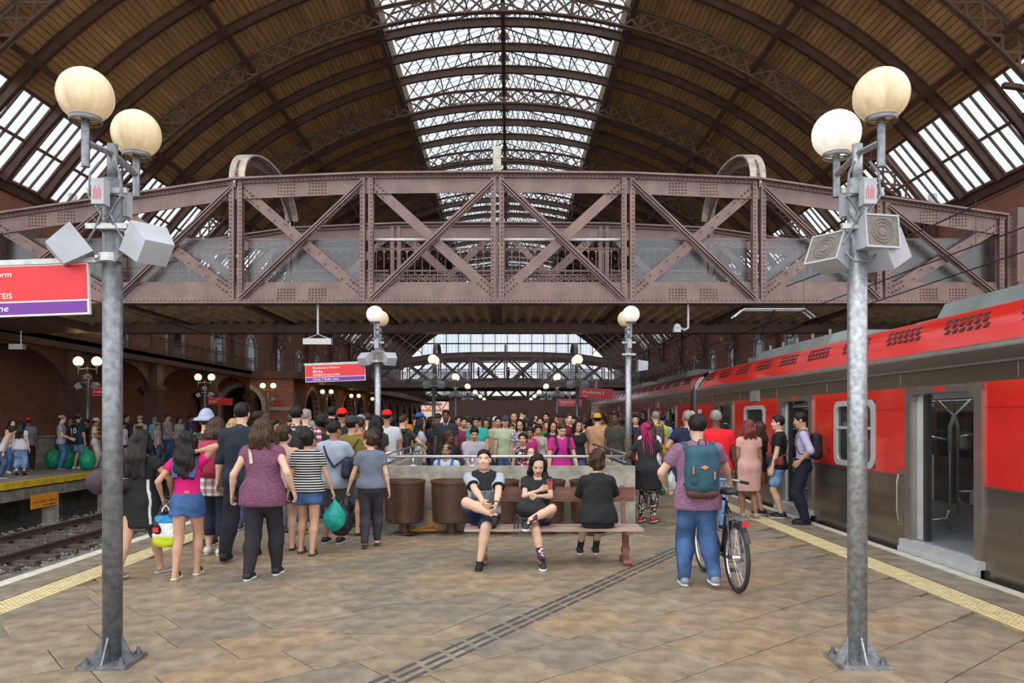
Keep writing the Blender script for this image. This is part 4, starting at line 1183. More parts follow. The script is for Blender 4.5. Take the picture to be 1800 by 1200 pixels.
# a box loudspeaker: case tapering to the back, grille and cone on the front (front faces -y)
sp = MB(); w, d_, hh = .13, .20, .115
sp.add([(-w, 0, -hh), (w, 0, -hh), (w, 0, hh), (-w, 0, hh), (-w * .8, d_, -hh * .75), (w * .8, d_, -hh * .75), (w * .8, d_, hh * .75), (-w * .8, d_, hh * .75)],
       [(7, 6, 5, 4), (0, 4, 5, 1), (1, 5, 6, 2), (2, 6, 7, 3), (3, 7, 4, 0)])
ins = [(-w + .012, 0, -hh + .012), (w - .012, 0, -hh + .012), (w - .012, 0, hh - .012), (-w + .012, 0, hh - .012)]
n0 = len(sp.v); sp.add(ins + [(x, .012, z) for x, y, z in ins], []); sp.f += [(0, 1, n0 + 1, n0), (1, 2, n0 + 2, n0 + 1), (2, 3, n0 + 3, n0 + 2), (3, 0, n0, n0 + 3), (n0, n0 + 1, n0 + 5, n0 + 4), (n0 + 1, n0 + 2, n0 + 6, n0 + 5), (n0 + 2, n0 + 3, n0 + 7, n0 + 6), (n0 + 3, n0, n0 + 4, n0 + 7)]
case_me = sp.mesh('speaker_case', M['speaker'])
gr = MB().box((-w + .012, .006, -hh + .012), (w - .012, .012, hh - .012))
for r_ in (.035, .06, .082): gr.tube([(r_ * math.cos(t), .004, r_ * math.sin(t)) for t in [2 * math.pi * i / 20 for i in range(20)]], .004, 4, closed=True)
gr.lathe([(.001, .0), (.03, .004)], n=12, axis='y'); gr.box((.085, .002, .08), (.10, .006, .095))
grille_me = gr.mesh('speaker_grille', M['grille'])
def speaker(root, pos, yaw, pitch):
    o = inst('loudspeaker', case_me, root, pos); o.rotation_euler = (Matrix.Rotation(yaw, 3, 'Z') @ Matrix.Rotation(pitch, 3, 'X')).to_euler()
    inst('grille', grille_me, o)
    return o
def lamp_post(x, y, label, group=None, mk='a', globes=('globe_far', 'globe_far'), spk=(), box=True, detail=False, arm_rot=0.0):
    r = empty('lamp_post', (x, y, 0)); tag(r, label, 'lamp post', group)
    P_, B_, A_ = PM[mk]; inst('post', P_, r)
    b = inst('base_plate', B_, r); inst('anchor_bolt', A_, b)
    a = inst('cross_arm', arm_me, r, (0, 0, 3.755), (0, 0, arm_rot))
    for s, g in zip((-1, 1), globes):
        lx, ly = -math.sin(arm_rot) * s * .337, math.cos(arm_rot) * s * .337
        st_ = inst('globe_stem', stem_me, r, (lx, ly, 3.755)); gl = inst('globe', globe_me[g], r, (lx, ly, 3.755)); inst('globe_collar', collar_me, gl)
    for (px, py, pz, yaw, pitch) in spk: speaker(r, (px, py, pz), yaw, pitch)
    if box:
        for z in (3.22, 2.98):
            q = MB(); q.lathe([(.068, z - .02), (.075, z - .02), (.075, z + .02), (.068, z + .02)], n=16); q.box((-.14, -.09, z - .018), (.14, -.06, z + .018)); q.build('clamp_band', M['bracket'], r)
        for s in (-1, 1):
            bx = MB().box((-.042, s * .155 - .04, 3.10), (.042, s * .155 + .04, 3.27)); bo = bx.build('ballast_box', M['speaker'], r)
            if detail:
                t = MB()
                for k in range(5): t.box((-.03 + k * .012, s * .155 - .0412, 3.13), (-.025 + k * .012, s * .155 - .0402, 3.2 + .02 * (k % 2)))
                if s < 0: t.build('red_print', M['sign_red'], bo)
    if detail:
        q = MB()
        for s in (-1, 1):
            q.tube([(s * .05, -.07, 3.42), (s * .10, -.10, 3.33), (s * .11, -.1, 3.18), (s * .03, -.09, 3.06), (s * .08, -.085, 2.95), (s * .14, -.08, 2.86)], .009, 6)
            q.tube([(s * .02, -.07, 3.05), (-s * .05, -.09, 2.99), (-s * .1, -.1, 3.06)], .007, 6)
        q.tube([(-.14, -.02, 2.86), (-.06, -.09, 2.74), (.06, -.09, 2.74), (.14, -.02, 2.86)], .008, 6)
        q.build('cable', M['galv_dark'], r)
    return r
LXP, RXP = -2.72, 2.395
lamp_post(LXP, 5.275, 'dark weathered lamp post with two amber globes beside the red and purple sign', None, 'b', ('globe_dim', 'globe_dim'),
          ((-.20, -.02, 2.90, R(118), R(-38)), (.22, -.02, 2.91, R(-125), R(-38))), True, True)
lamp_post(RXP, 5.275, 'bright galvanised lamp post with three loudspeakers in front of the train doors', None, 'a', ('globe_dim', 'globe_white'),
          ((-.22, .02, 2.86, R(-58), R(-25)), (.10, -.16, 2.93, R(12), R(-6)), (.24, .06, 2.88, R(125), R(-38))), True, True)
ORD = ['first', 'second', 'third', 'fourth', 'fifth', 'sixth', 'seventh', 'eighth', 'ninth', 'tenth']
ys = [15.68, 27.4, 38.8, 50.1, 61.4, 72.6, 83.9, 95.2, 106.4, 117.7]
for i, y in enumerate(ys):
    spk = ((-.20, -.02, 2.92, R(150), R(-30)), (.02, -.12, 2.94, 0, R(-10)), (.22, -.02, 2.92, R(-150), R(-30))) if i < 5 else ()
    lbl = ['lamp post carrying the second red and purple sign before the footbridge', 'lamp post just beyond the first footbridge on the empty track side'][i] if i < 2 else ORD[i - 1] + ' lamp post beyond the first footbridge on the empty track side'
    lamp_post(LXP + .05, y, lbl, 'platform lamp posts', 'b' if i else 'a', ('globe_white', 'globe_dim') if i == 0 else ('globe_far', 'globe_far'), spk, i < 3)
    lbl = ['lamp post with a small camera box close to the red train before the footbridge', 'lamp post behind the bright Plataforma 3 sign'][i] if i < 2 else ORD[i - 1] + ' lamp post beyond the first footbridge on the train side'
    lamp_post(RXP + .05, y, lbl, 'platform lamp posts', 'b' if i else 'a', ('globe_white', 'globe_dim') if i == 0 else ('globe_far', 'globe_far'), spk if i else ((.18, -.02, 2.75, R(-90), 0),), i < 3)
for i, y in enumerate([28.0, 38.8, 49.0, 60.0, 71, 82]):
    lamp_post(-15.35 if y < 49.5 else -14.2, y, ['lamp post with amber globes beside the group in vests on the side platform', 'lamp post with warm globes beside the Jundiaí sign', 'lamp post with warm globes before the pale stone arch'][i] if i < 3 else ORD[i - 3] + ' warm globe lamp post past the pale stone arch',
              None, 'b', ('globe_warm', 'globe_warm'), ((-.24, 0, 2.9, R(110), R(-30)), (.24, 0, 2.9, R(-110), R(-30))) if i < 3 else (), i < 2, False, R(90))
# ---- signs
def line_sign(x_right, y, ztop, w, hgt, tilt, rows, label, purple=True, name='platform_sign', face=0, post_x=None):
    r = empty(name, (x_right, y, ztop)); r.rotation_euler = (0, tilt, face); tag(r, label, 'sign')
    MB().box((-w, -.015, -hgt), (0, .015, 0)).build('back_panel', M['white'], r)
    ph = hgt * .30 if purple else .012
    MB().box((-w + .004, -.019, -hgt + ph), (-.006, -.012, -.006)).build('red_field', M['sign_red'], r)
    if purple: MB().box((-w + .008, -.019, -hgt + .012), (-.012, -.012, -hgt + ph - .012)).build('purple_field', M['sign_purple'], r)
    for (txt, size, xx, zz, sh, m_, fw) in rows:
        text_mesh('lettering', txt, size, M[m_], r, (-w + xx, -.0205, -hgt + zz), (R(90), 0, 0), 'LEFT', sh, .0008, fit=fw)
    if post_x is not None:
        q = MB(); q.box((-w - .02, -.02, .004), (post_x - x_right - .06, .02, .04)); q.build('hanger_bar', M['bracket'], r)
        q = MB(); q.lathe([(.068, .005), (.074, .005), (.074, .06), (.068, .06)], (post_x - x_right, 0, 0), 16); q.tube([(post_x - x_right - .05, -.08, .03), (post_x - x_right - .05, -.06, .03)], .012, 6); q.build('clamp', M['bracket'], r)
    return r
H_ = .345
rowsA = [('Plataforma 2', .056, .155, .268, 0, 'text_white', .315), ('Platform', .056, .49, .268, .25, 'text_white', .21), ('Brás', .084, .155, .185, 0, 'text_white', .19), ('SOMENTE DIAS ÚTEIS', .052, .155, .122, 0, 'text_white', .545),
         ('Linha 7 Rubi', .062, .155, .034, 0, 'text_white', .36), ('Line', .062, .55, .034, .25, 'text_white', .12)]
line_sign(-2.865, 5.24, 2.735, 1.22, H_, R(-2), rowsA, 'red and purple platform sign clamped to the near dark lamp post', True, 'platform_sign', 0, LXP)
line_sign(-2.92, 15.62, 2.80, 1.22, H_, R(-2.2), rowsA, 'red and purple Brás platform sign on the second lamp post', True, 'platform_sign', 0, LXP + .05)
def small_sign(x, y, z, w, h, lines, label, tilt=0, mcol='sign_red'):
    r = empty('platform_sign', (x, y, z)); r.rotation_euler = (0, tilt, 0); tag(r, label, 'sign')
    MB().box((0, -.02, -h), (w, .02, 0)).build('panel', M[mcol], r)
    for (t, s, xx, zz) in lines: text_mesh('lettering', t, s, M['text_white'], r, (xx, -.022, -h + zz), (R(90), 0, 0), 'LEFT', 0, .001)
    MB().box((w * .45, -.015, 0), (w * .52, .015, .25)).build('hanger', M['galv_dark'], r)
    return r
small_sign(2.52, 27.3, 2.78, 1.2, .37, [('Plataforma 3', .15, .12, .17), ('Platform', .06, .12, .07)], 'bright red Plataforma 3 sign just beyond the first footbridge', R(3))
M['sign_faded'] = mat('sign_red_faded', (.58, .10, .12), .4, 0, .08, 3)
small_sign(2.50, 38.7, 2.66, 1.2, .37, [('Plataforma 3', .15, .12, .17), ('Platform', .06, .12, .07)], 'faded Plataforma 3 sign farther along the platform', R(1), 'sign_faded')
small_sign(-15.15, 27.9, 2.85, 1.15, .36, [('Plataforma 1  Platform', .06, .08, .28), ('Jundiaí', .13, .08, .13), ('Linha 7 Rubi', .05, .08, .03)], 'red Jundiaí sign half hidden behind the near dark lamp post', R(2))
small_sign(-15.15, 38.7, 2.75, 1.25, .36, [('Plataforma 1  Platform', .06, .08, .28), ('Jundiaí', .15, .08, .12), ('Linha 7 Rubi', .05, .08, .03)], 'red Jundiaí sign in front of the pale stone arch', R(3))
small_sign(-14.9, 49.0, 2.8, .42, .36, [('1', .2, .15, .1)], 'small red square sign on the brick block')

# ---- bench
bn = empty('bench', (.5, 8.9, 0)); tag(bn, 'varnished wooden bench with worn seat and curved cast legs', 'bench')
MB().box((-1.0, -.26, .405), (1.02, -.06, .435)).build('seat_plank', M['wood_worn'], bn)
MB().box((-1.0, -.04, .405), (1.02, .16, .435)).build('seat_plank', M['wood_worn'], bn)
MB().box((-.98, .235, .69), (1.0, .27, .86)).build('back_plank', M['wood_red'], bn)
for x in (-.80, .86):
    l = MB()
    prof = [(-.02, .40), (.0, .30), (.01, .18), (.0, .10), (-.06, .05), (-.16, .0), (.20, .0), (.13, .05), (.08, .11), (.075, .2), (.09, .32), (.14, .40)]
    l.prism([(y, z) for y, z in prof], x - .035, x + .035, 'x'); l.box((x - .04, -.26, .37), (x + .04, .2, .405)); l.tube([(x - .05, -.14, .035), (x + .05, -.14, .035)], .035, 10); l.tube([(x - .05, .18, .035), (x + .05, .18, .035)], .035, 10)
    l.tube([(x - .05, .05, .16), (x + .05, .05, .16)], .028, 10)
    l.build('leg', M['wood_red'], bn)
    b = MB(); b.bar((x, .17, .40), (x, .29, .88), .05, .03, (0, 1, 0)); b.tube([(x, .22, .74), (x, .235, .74)], .016, 8); b.tube([(x, .22, .82), (x, .235, .82)], .016, 8); b.build('back_support', M['wood_red'], bn)
bl_ = MB()
for z in (.74, .82): bl_.sphere((.86, .232, z), .014, 8, 6)
bl_.build('bolt', M['galv_dark'], bn)
# ---- litter bins in a row along the concrete parapet
bx = MB(); n = 40; r0, r1 = .270, .292
bx.lathe([(.02, .17), (r0 - .02, .17), (r0, .19), (r1, .74), (r1 + .018, .745), (r1 + .018, .785), (r1 - .02, .785), (r0 - .03, .25), (.02, .25)], n=n)
shell_me = bx.mesh('bin_shell', M['bin_brown'], False)
rb = MB()
for k in range(15):
    z = .205 + k * .0365; rr = r0 + (r1 - r0) * (z - .19) / .55
    rb.lathe([(rr, z - .006), (rr + .008, z - .004), (rr + .008, z + .004), (rr, z + .006)], n=n)
for k in range(52):
    t = 2 * math.pi * k / 52; c_, s_ = math.cos(t), math.sin(t)
    rb.bar((c_ * (r0 + .002), s_ * (r0 + .002), .19), (c_ * (r1 + .002), s_ * (r1 + .002), .74), .007, .007, (c_, s_, 0))
rib_me = rb.mesh('moulded_ribs', M['bin_brown'])
ped_me = MB().lathe([(.16, 0), (.16, .02), (.075, .03), (.07, .18)], n=16).mesh('pedestal', M['bin_brown'])
blab = ['brown ribbed litter bin next to the woman with the black bag', 'brown ribbed litter bin with a cardboard sheet beside it', 'brown litter bin behind the seated man on the bench', 'brown litter bin behind the girl with the phone', 'brown litter bin behind the girl in the black shirt']
for i, px in enumerate((711, 794, 876, 957, 1038)):
    r = empty('litter_bin', ((px - 894) * 11.2 / 1350, 11.2, 0), .3 * i); tag(r, blab[i], 'bin', 'litter bins along the parapet')
    sh_ = inst('bin_shell', shell_me, r); inst('moulded_ribs', rib_me, sh_); inst('pedestal', ped_me, r)
cb = MB(); cb.bar((-1.18, 11.5, .22), (-1.0, 11.42, .0), .4, .02, (0, 1, 0)); 
cb = MB().box((-1.22, 11.50, 0), (-.86, 11.53, .30)); tag(cb.build('cardboard_sheet', mat('cardboard', (.50, .36, .20), .9, 0, .15, 5)), 'flat tan cardboard leaning against the parapet between bins', 'cardboard')
yb_ = MB(); yb_.bar((-1.42, 11.45, .02), (-1.12, 11.42, .10), .03, .03); yb_.bar((-1.45, 11.40, .02), (-1.05, 11.38, .03), .05, .03); tag(yb_.build('broken_slat', M['orange']), 'yellow painted slats lying behind the first litter bin', 'slat')

# ---- bicycle, rear wheel towards the camera, heading away
bk = empty('bicycle', (2.22, 7.08, 0), R(3)); tag(bk, 'black bicycle with rear rack pushed by the man with the teal backpack', 'bicycle')
WR = .335
def wheel(yc, nm):
    t = MB(); t.tube([(0, yc + (WR - .02) * math.cos(a), WR + (WR - .02) * math.sin(a)) for a in [2 * math.pi * i / 40 for i in range(40)]], .021, 8, closed=True)
    o = t.build('tyre', M['dark_rubber'], bk, True)
    r_ = MB(); r_.tube([(0, yc + (WR - .052) * math.cos(a), WR + (WR - .052) * math.sin(a)) for a in [2 * math.pi * i / 40 for i in range(40)]], .012, 6, closed=True); r_.build('rim', M['chrome'], o)
    s_ = MB()
    for k in range(32):
        a = 2 * math.pi * k / 32; s_.tube([(.03 * (1 if k % 2 else -1), yc + .02 * math.cos(a + .6), WR + .02 * math.sin(a + .6)), (0, yc + (WR - .06) * math.cos(a), WR + (WR - .06) * math.sin(a))], .0016, 4)
    s_.tube([(-.05, yc, WR), (.05, yc, WR)], .02, 10); s_.build('spokes', M['chrome'], o)
wheel(.335, 'rear'); wheel(1.38, 'front')
bb_, seat_t, head_t, head_b = (0, .77, .30), (0, .62, .86), (0, 1.20, .88), (0, 1.23, .72)
f = MB(); f.tube([bb_, seat_t], .016, 8); f.tube([seat_t, head_t], .016, 8); f.tube([bb_, head_b], .02, 8); f.tube([head_t, head_b], .02, 8)
for s in (-1, 1): f.tube([(s * .06, .335, WR), (s * .045, .6, .3), bb_], .010, 6); f.tube([(s * .06, .335, WR), (s * .05, .42, .6), (0, .625, .82)], .009, 6)
f.build('frame', M['black'], bk, True)
f = MB()
for s in (-1, 1): f.tube([(s * .06, 1.38, WR), (s * .055, 1.27, .66), (s * .02, 1.235, .72)], .013, 6)
f.build('fork', M['galv'], bk, True)
f = MB(); f.tube([(0, 1.20, .86), (0, 1.17, 1.02)], .014, 8); f.tube([(-.30, 1.02, 1.01), (-.24, 1.12, 1.02), (0, 1.18, 1.03), (.24, 1.12, 1.02), (.30, 1.02, 1.01)], .012, 8); hb = f.build('handlebar', M['galv'], bk, True)
g = MB()
for s in (-1, 1): g.tube([(s * .29, 1.03, 1.01), (s * .33, .93, 1.0)], .018, 8)
g.build('grip', M['black'], hb)
f = MB(); f.tube([seat_t, (0, .60, .93)], .013, 8); f.build('seat_post', M['chrome'], bk)
s_ = MB(); s_.sphere((0, .56, .955), .1, 14, 8, (.95, 1.15, .38)); s_.sphere((0, .72, .955), .05, 10, 6, (.7, 2.0, .5)); s_.build('saddle', M['black'], bk, True)
rk = MB()
for s in (-1, 1):
    rk.tube([(s * .065, .12, .72), (s * .065, .56, .74)], .006, 6); rk.tube([(s * .065, .335, WR), (s * .065, .25, .72)], .005, 6)
    rk.tube([(s * .065, .335, WR), (s * .065, .42, .73)], .005, 6)
for yy in (.12, .22, .32, .42, .52): rk.tube([(-.065, yy, .725), (.065, yy, .73)], .005, 6)
rk.tube([(-.03, .12, .725), (-.03, .55, .735)], .005, 6); rk.tube([(.03, .12, .725), (.03, .55, .735)], .005, 6)
rk.build('rear_rack', M['galv_dark'], bk)
lt = MB(); lt.box((-.03, .095, .66), (.03, .12, .71)); lt.build('tail_light', M['sign_red'], bk)
cr = MB(); cr.tube([(-.05, .77, .30), (.05, .77, .30)], .022, 8); cr.lathe([(.02, .045), (.085, .045), (.085, .05), (.02, .05)], (0, .77, .30), 20, 'x'); cr.bar((.06, .77, .30), (.07, .80, .14), .012, .02, (0, 1, 0)); cr.bar((-.06, .77, .30), (-.07, .74, .46), .012, .02, (0, 1, 0))
cr.lathe([(.015, .04), (.05, .04), (.05, .055), (.015, .055)], (0, .335, WR), 16, 'x'); cr.tube([(.05, .35, WR + .05), (.05, .76, .385)], .005, 4); cr.tube([(.05, .35, WR - .05), (.05, .76, .215)], .005, 4); cr.build('drivetrain', M['galv_dark'], bk)
pd = MB(); pd.box((.07, .74, .115), (.17, .84, .14)); pd.build('pedal', M['black'], bk); pd = MB(); pd.box((-.17, .70, .45), (-.07, .79, .475)); pd.build('pedal', M['black'], bk)
pr_ = MB(); pr_.box((-.168, .70, .45), (-.172, .79, .475)); pr_.build('reflector', M['yellow'], bk)
mg = MB()
for yc in (.335, 1.38):
    a0, a1 = (R(30), R(170)) if yc < 1 else (R(20), R(150))
    pts = [(0, yc - (WR + .03) * math.cos(a), WR + (WR + .03) * math.sin(a)) for a in [a0 + (a1 - a0) * i / 12 for i in range(13)]]
    if yc < 1: mg.strip([[(x - .025, y, z) for x, y, z in pts], [(x + .025, y, z) for x, y, z in pts]])
if mg.v: mg.build('mudguard', M['black'], bk)
# ============================================================ PEOPLE (signed-distance bodies meshed with surface nets)
V3 = lambda *a: np.array(a, dtype=np.float64)
def unit(v): v = np.asarray(v, float); return v / (np.linalg.norm(v) + 1e-9)
class Field:
    def __init__(s, lo, hi, h):
        s.lo = np.asarray(lo, float); s.h = h
        s.n = np.maximum(4, np.ceil((np.asarray(hi, float) - s.lo) / h).astype(int) + 1)
        s.F = np.full(s.n, 1.0, dtype=np.float32)
        s.ax = [(s.lo[i] + h * np.arange(s.n[i])).astype(np.float32) for i in range(3)]
    def sl(s, lo, hi):
        a = np.clip(np.floor((lo - s.lo) / s.h).astype(int), 0, s.n); b = np.clip(np.ceil((hi - s.lo) / s.h).astype(int) + 1, 0, s.n)
        if np.any(b - a < 1): return None
        return tuple(slice(a[i], b[i]) for i in range(3))
    def grid(s, sl):
        return s.ax[0][sl[0]][:, None, None], s.ax[1][sl[1]][None, :, None], s.ax[2][sl[2]][None, None, :]
    def eval(s, prim, m):
        lo, hi = prim.bounds(); sl = s.sl(lo - m, hi + m)
        if sl is None: return None, None
        return sl, prim.dist(*s.grid(sl)).astype(np.float32)
    def add(s, prim, k=.02):
        sl, d = s.eval(prim, 3 * k + 3 * s.h)
        if sl is None: return s
        f = s.F[sl]
        if k > 0:
            h = np.clip(.5 + .5 * (f - d) / k, 0, 1); s.F[sl] = f * (1 - h) + d * h - k * h * (1 - h)
        else: s.F[sl] = np.minimum(f, d)
        return s
    def sub(s, prim, k=.01):
        sl, d = s.eval(prim, 3 * k + 2 * s.h)
        if sl is not None:
            f = s.F[sl]; h = np.clip(.5 - .5 * (f + d) / k, 0, 1); s.F[sl] = f * (1 - h) - d * h + k * h * (1 - h)
        return s
    def clip(s, p, n):
        """keep the side where (x-p).n < 0"""
        n = unit(n); X, Y, Z = s.grid((slice(None),) * 3)
        s.F = np.maximum(s.F, ((X - p[0]) * n[0] + (Y - p[1]) * n[1] + (Z - p[2]) * n[2]).astype(np.float32)); return s
    def ripple(s, amp, f=(30, 30, 30), ph=0):
        X, Y, Z = s.grid((slice(None),) * 3)
        s.F = s.F + (amp * (np.sin(X * f[0] + 2.1 * np.sin(Z * 9 + ph)) * np.sin(Y * f[1] + ph + 1.7 * np.sin(Z * 7)) + .6 * np.sin(Z * f[2] + 3 * np.sin(X * 11 + ph) + 2 * np.sin(Y * 9)))).astype(np.float32)
        return s
    def net(s):
        F = s.F; S = F < 0
        F = np.pad(F, 1, constant_values=1.0); S = np.pad(S, 1, constant_values=False)
        c = [S[i:S.shape[0] - 1 + i, j:S.shape[1] - 1 + j, k:S.shape[2] - 1 + k] for i in (0, 1) for j in (0, 1) for k in (0, 1)]
        al = c[0].copy(); an = c[0].copy()
        for q in c[1:]: al &= q; an |= q
        act = an & ~al
        idx = np.full(act.shape, -1, dtype=np.int64); cells = np.argwhere(act); idx[act] = np.arange(len(cells))
        if len(cells) == 0: return np.zeros((0, 3)), np.zeros((0, 4), int)
        acc = np.zeros((len(cells), 3)); cnt = np.zeros(len(cells))
        vals = [F[cells[:, 0] + i, cells[:, 1] + j, cells[:, 2] + k] for i in (0, 1) for j in (0, 1) for k in (0, 1)]
        off = [(i, j, k) for i in (0, 1) for j in (0, 1) for k in (0, 1)]
        for a in range(8):
            for b in range(a + 1, 8):
                if sum(abs(off[a][t] - off[b][t]) for t in range(3)) == 1:
                    va, vb = vals[a], vals[b]; m = (va < 0) != (vb < 0)
                    t = np.where(m, va / np.where(m, va - vb, 1), 0)
                    p = np.array(off[a]) + t[:, None] * (np.array(off[b]) - np.array(off[a]))
                    acc[m] += p[m]; cnt[m] += 1
        V = s.lo + (cells - 1 + acc / np.maximum(cnt, 1)[:, None]) * s.h
        Q = []
        for ax in range(3):
            b1, b2 = (ax + 1) % 3, (ax + 2) % 3
            sh = [slice(1, -1)] * 3; sh[ax] = slice(0, -1); sh2 = list(sh); sh2[ax] = slice(1, None)
            A = S[tuple(sh)]; B = S[tuple(sh2)]
            e = np.argwhere(A != B)
            if len(e) == 0: continue
            fl = A[tuple(e.T)]
            p = e.copy(); p[:, b1] += 1; p[:, b2] += 1
            def cell(d1, d2):
                q = p.copy(); q[:, b1] -= d1; q[:, b2] -= d2; return idx[tuple(q.T)]
            q = np.stack([cell(1, 1), cell(0, 1), cell(0, 0), cell(1, 0)], 1)
            q[~fl] = q[~fl][:, ::-1]
            Q.append(q)
        Q = np.concatenate(Q); Q = Q[(Q >= 0).all(1)]
        return V, Q
class Cap:
    """tapered capsule; flat=(dir, f) squashes it along dir"""
    def __init__(s, a, b, ra, rb=None, flat=None):
        s.a = np.asarray(a, float); s.b = np.asarray(b, float); s.ra = ra; s.rb = ra if rb is None else rb
        s.flat = (unit(flat[0]), flat[1]) if flat else None
    def bounds(s):
        r = max(s.ra, s.rb); return np.minimum(s.a, s.b) - r, np.maximum(s.a, s.b) + r
    def dist(s, X, Y, Z):
        a, b = s.a, s.b; m = (a + b) / 2
        P = [X - m[0], Y - m[1], Z - m[2]]; A = a - m; B = b - m
        if s.flat:
            n, f = s.flat; k = 1 / f - 1
            dp = (P[0] * n[0] + P[1] * n[1] + P[2] * n[2]) * k
            P = [P[i] + dp * n[i] for i in range(3)]; A = A + n * (A @ n) * k; B = B + n * (B @ n) * k
        d = B - A; L2 = d @ d + 1e-12
        t = np.clip(((P[0] - A[0]) * d[0] + (P[1] - A[1]) * d[1] + (P[2] - A[2]) * d[2]) / L2, 0, 1)
        q = np.sqrt((P[0] - A[0] - t * d[0]) ** 2 + (P[1] - A[1] - t * d[1]) ** 2 + (P[2] - A[2] - t * d[2]) ** 2) - (s.ra + t * (s.rb - s.ra))
        return q * (.5 + .5 * s.flat[1]) if s.flat else q
class Ell:
    def __init__(s, c, r, rot=None):
        s.c = np.asarray(c, float); s.r = np.asarray(r, float); s.R = np.eye(3) if rot is None else np.asarray(rot, float)
    def bounds(s): m = s.r.max(); return s.c - m, s.c + m
    def dist(s, X, Y, Z):
        p = (X - s.c[0], Y - s.c[1], Z - s.c[2]); q = 0; g = 0
        for i in range(3):
            l = p[0] * s.R[0, i] + p[1] * s.R[1, i] + p[2] * s.R[2, i]; q = q + (l / s.r[i]) ** 2; g = g + (l / s.r[i] ** 2) ** 2
        k = np.sqrt(q); return k * (k - 1) / np.sqrt(g + 1e-9)
def np_mesh(name, V, Q, mats, tint=None):
    me = bpy.data.meshes.new(name); n = len(Q)
    me.vertices.add(len(V)); me.vertices.foreach_set('co', np.asarray(V, np.float32).ravel())
    me.loops.add(n * 4); me.loops.foreach_set('vertex_index', np.asarray(Q, np.int32).ravel())
    me.polygons.add(n); me.polygons.foreach_set('loop_start', np.arange(0, n * 4, 4, dtype=np.int32))
    me.polygons.foreach_set('use_smooth', np.ones(n, bool))
    for m in mats: me.materials.append(m)
    if tint is not None:
        ca_ = me.color_attributes.new('tint', 'FLOAT_COLOR', 'POINT')
        c = np.ones((len(V), 4), np.float32); c[:, :3] = tint; ca_.data.foreach_set('color', c.ravel())
    me.update(calc_edges=True); me.validate()
    return me
M['skin'] = objcol_mat('skin', .55, tint=True, bump=0.04)
M['cloth'] = objcol_mat('cloth', .85)
for p_ in ('stripes', 'plaid', 'heather', 'floral', 'camo', 'denim'): M['cloth_' + p_] = objcol_mat('cloth_' + p_, .85, p_)
M['hair'] = objcol_mat('hair', .42, 'hair', bump=.25, bscale=70)
M['shoe'] = objcol_mat('shoe', .5)
M['sole'] = objcol_mat('sole', .7, bump=0)
M['bagmat'] = objcol_mat('bag_fabric', .6)
M['plastic_bag'] = objcol_mat('thin_plastic_bag', .28, bump=.7, bscale=26)

def ik(a, target, l1, l2, hint):
    a = np.asarray(a, float); t = np.asarray(target, float); d = t - a; L = min(np.linalg.norm(d), (l1 + l2) * .999); u = unit(d)
    x = (l1 * l1 - l2 * l2 + L * L) / (2 * L); y = math.sqrt(max(0, l1 * l1 - x * x))
    h = np.asarray(hint, float); h = unit(h - u * (h @ u)); return a + u * x + h * y, a + u * L
SKINS = {'light': (.60, .38, .27), 'tan': (.47, .27, .17), 'brown': (.30, .155, .09), 'dark': (.115, .055, .034), 'pale': (.66, .44, .34)}
HAIRC = {'black': (.012, .010, .010), 'brown': (.045, .024, .014), 'grey': (.22, .21, .20), 'blond': (.30, .20, .09), 'red': (.14, .035, .03), 'pink': (.28, .02, .09)}

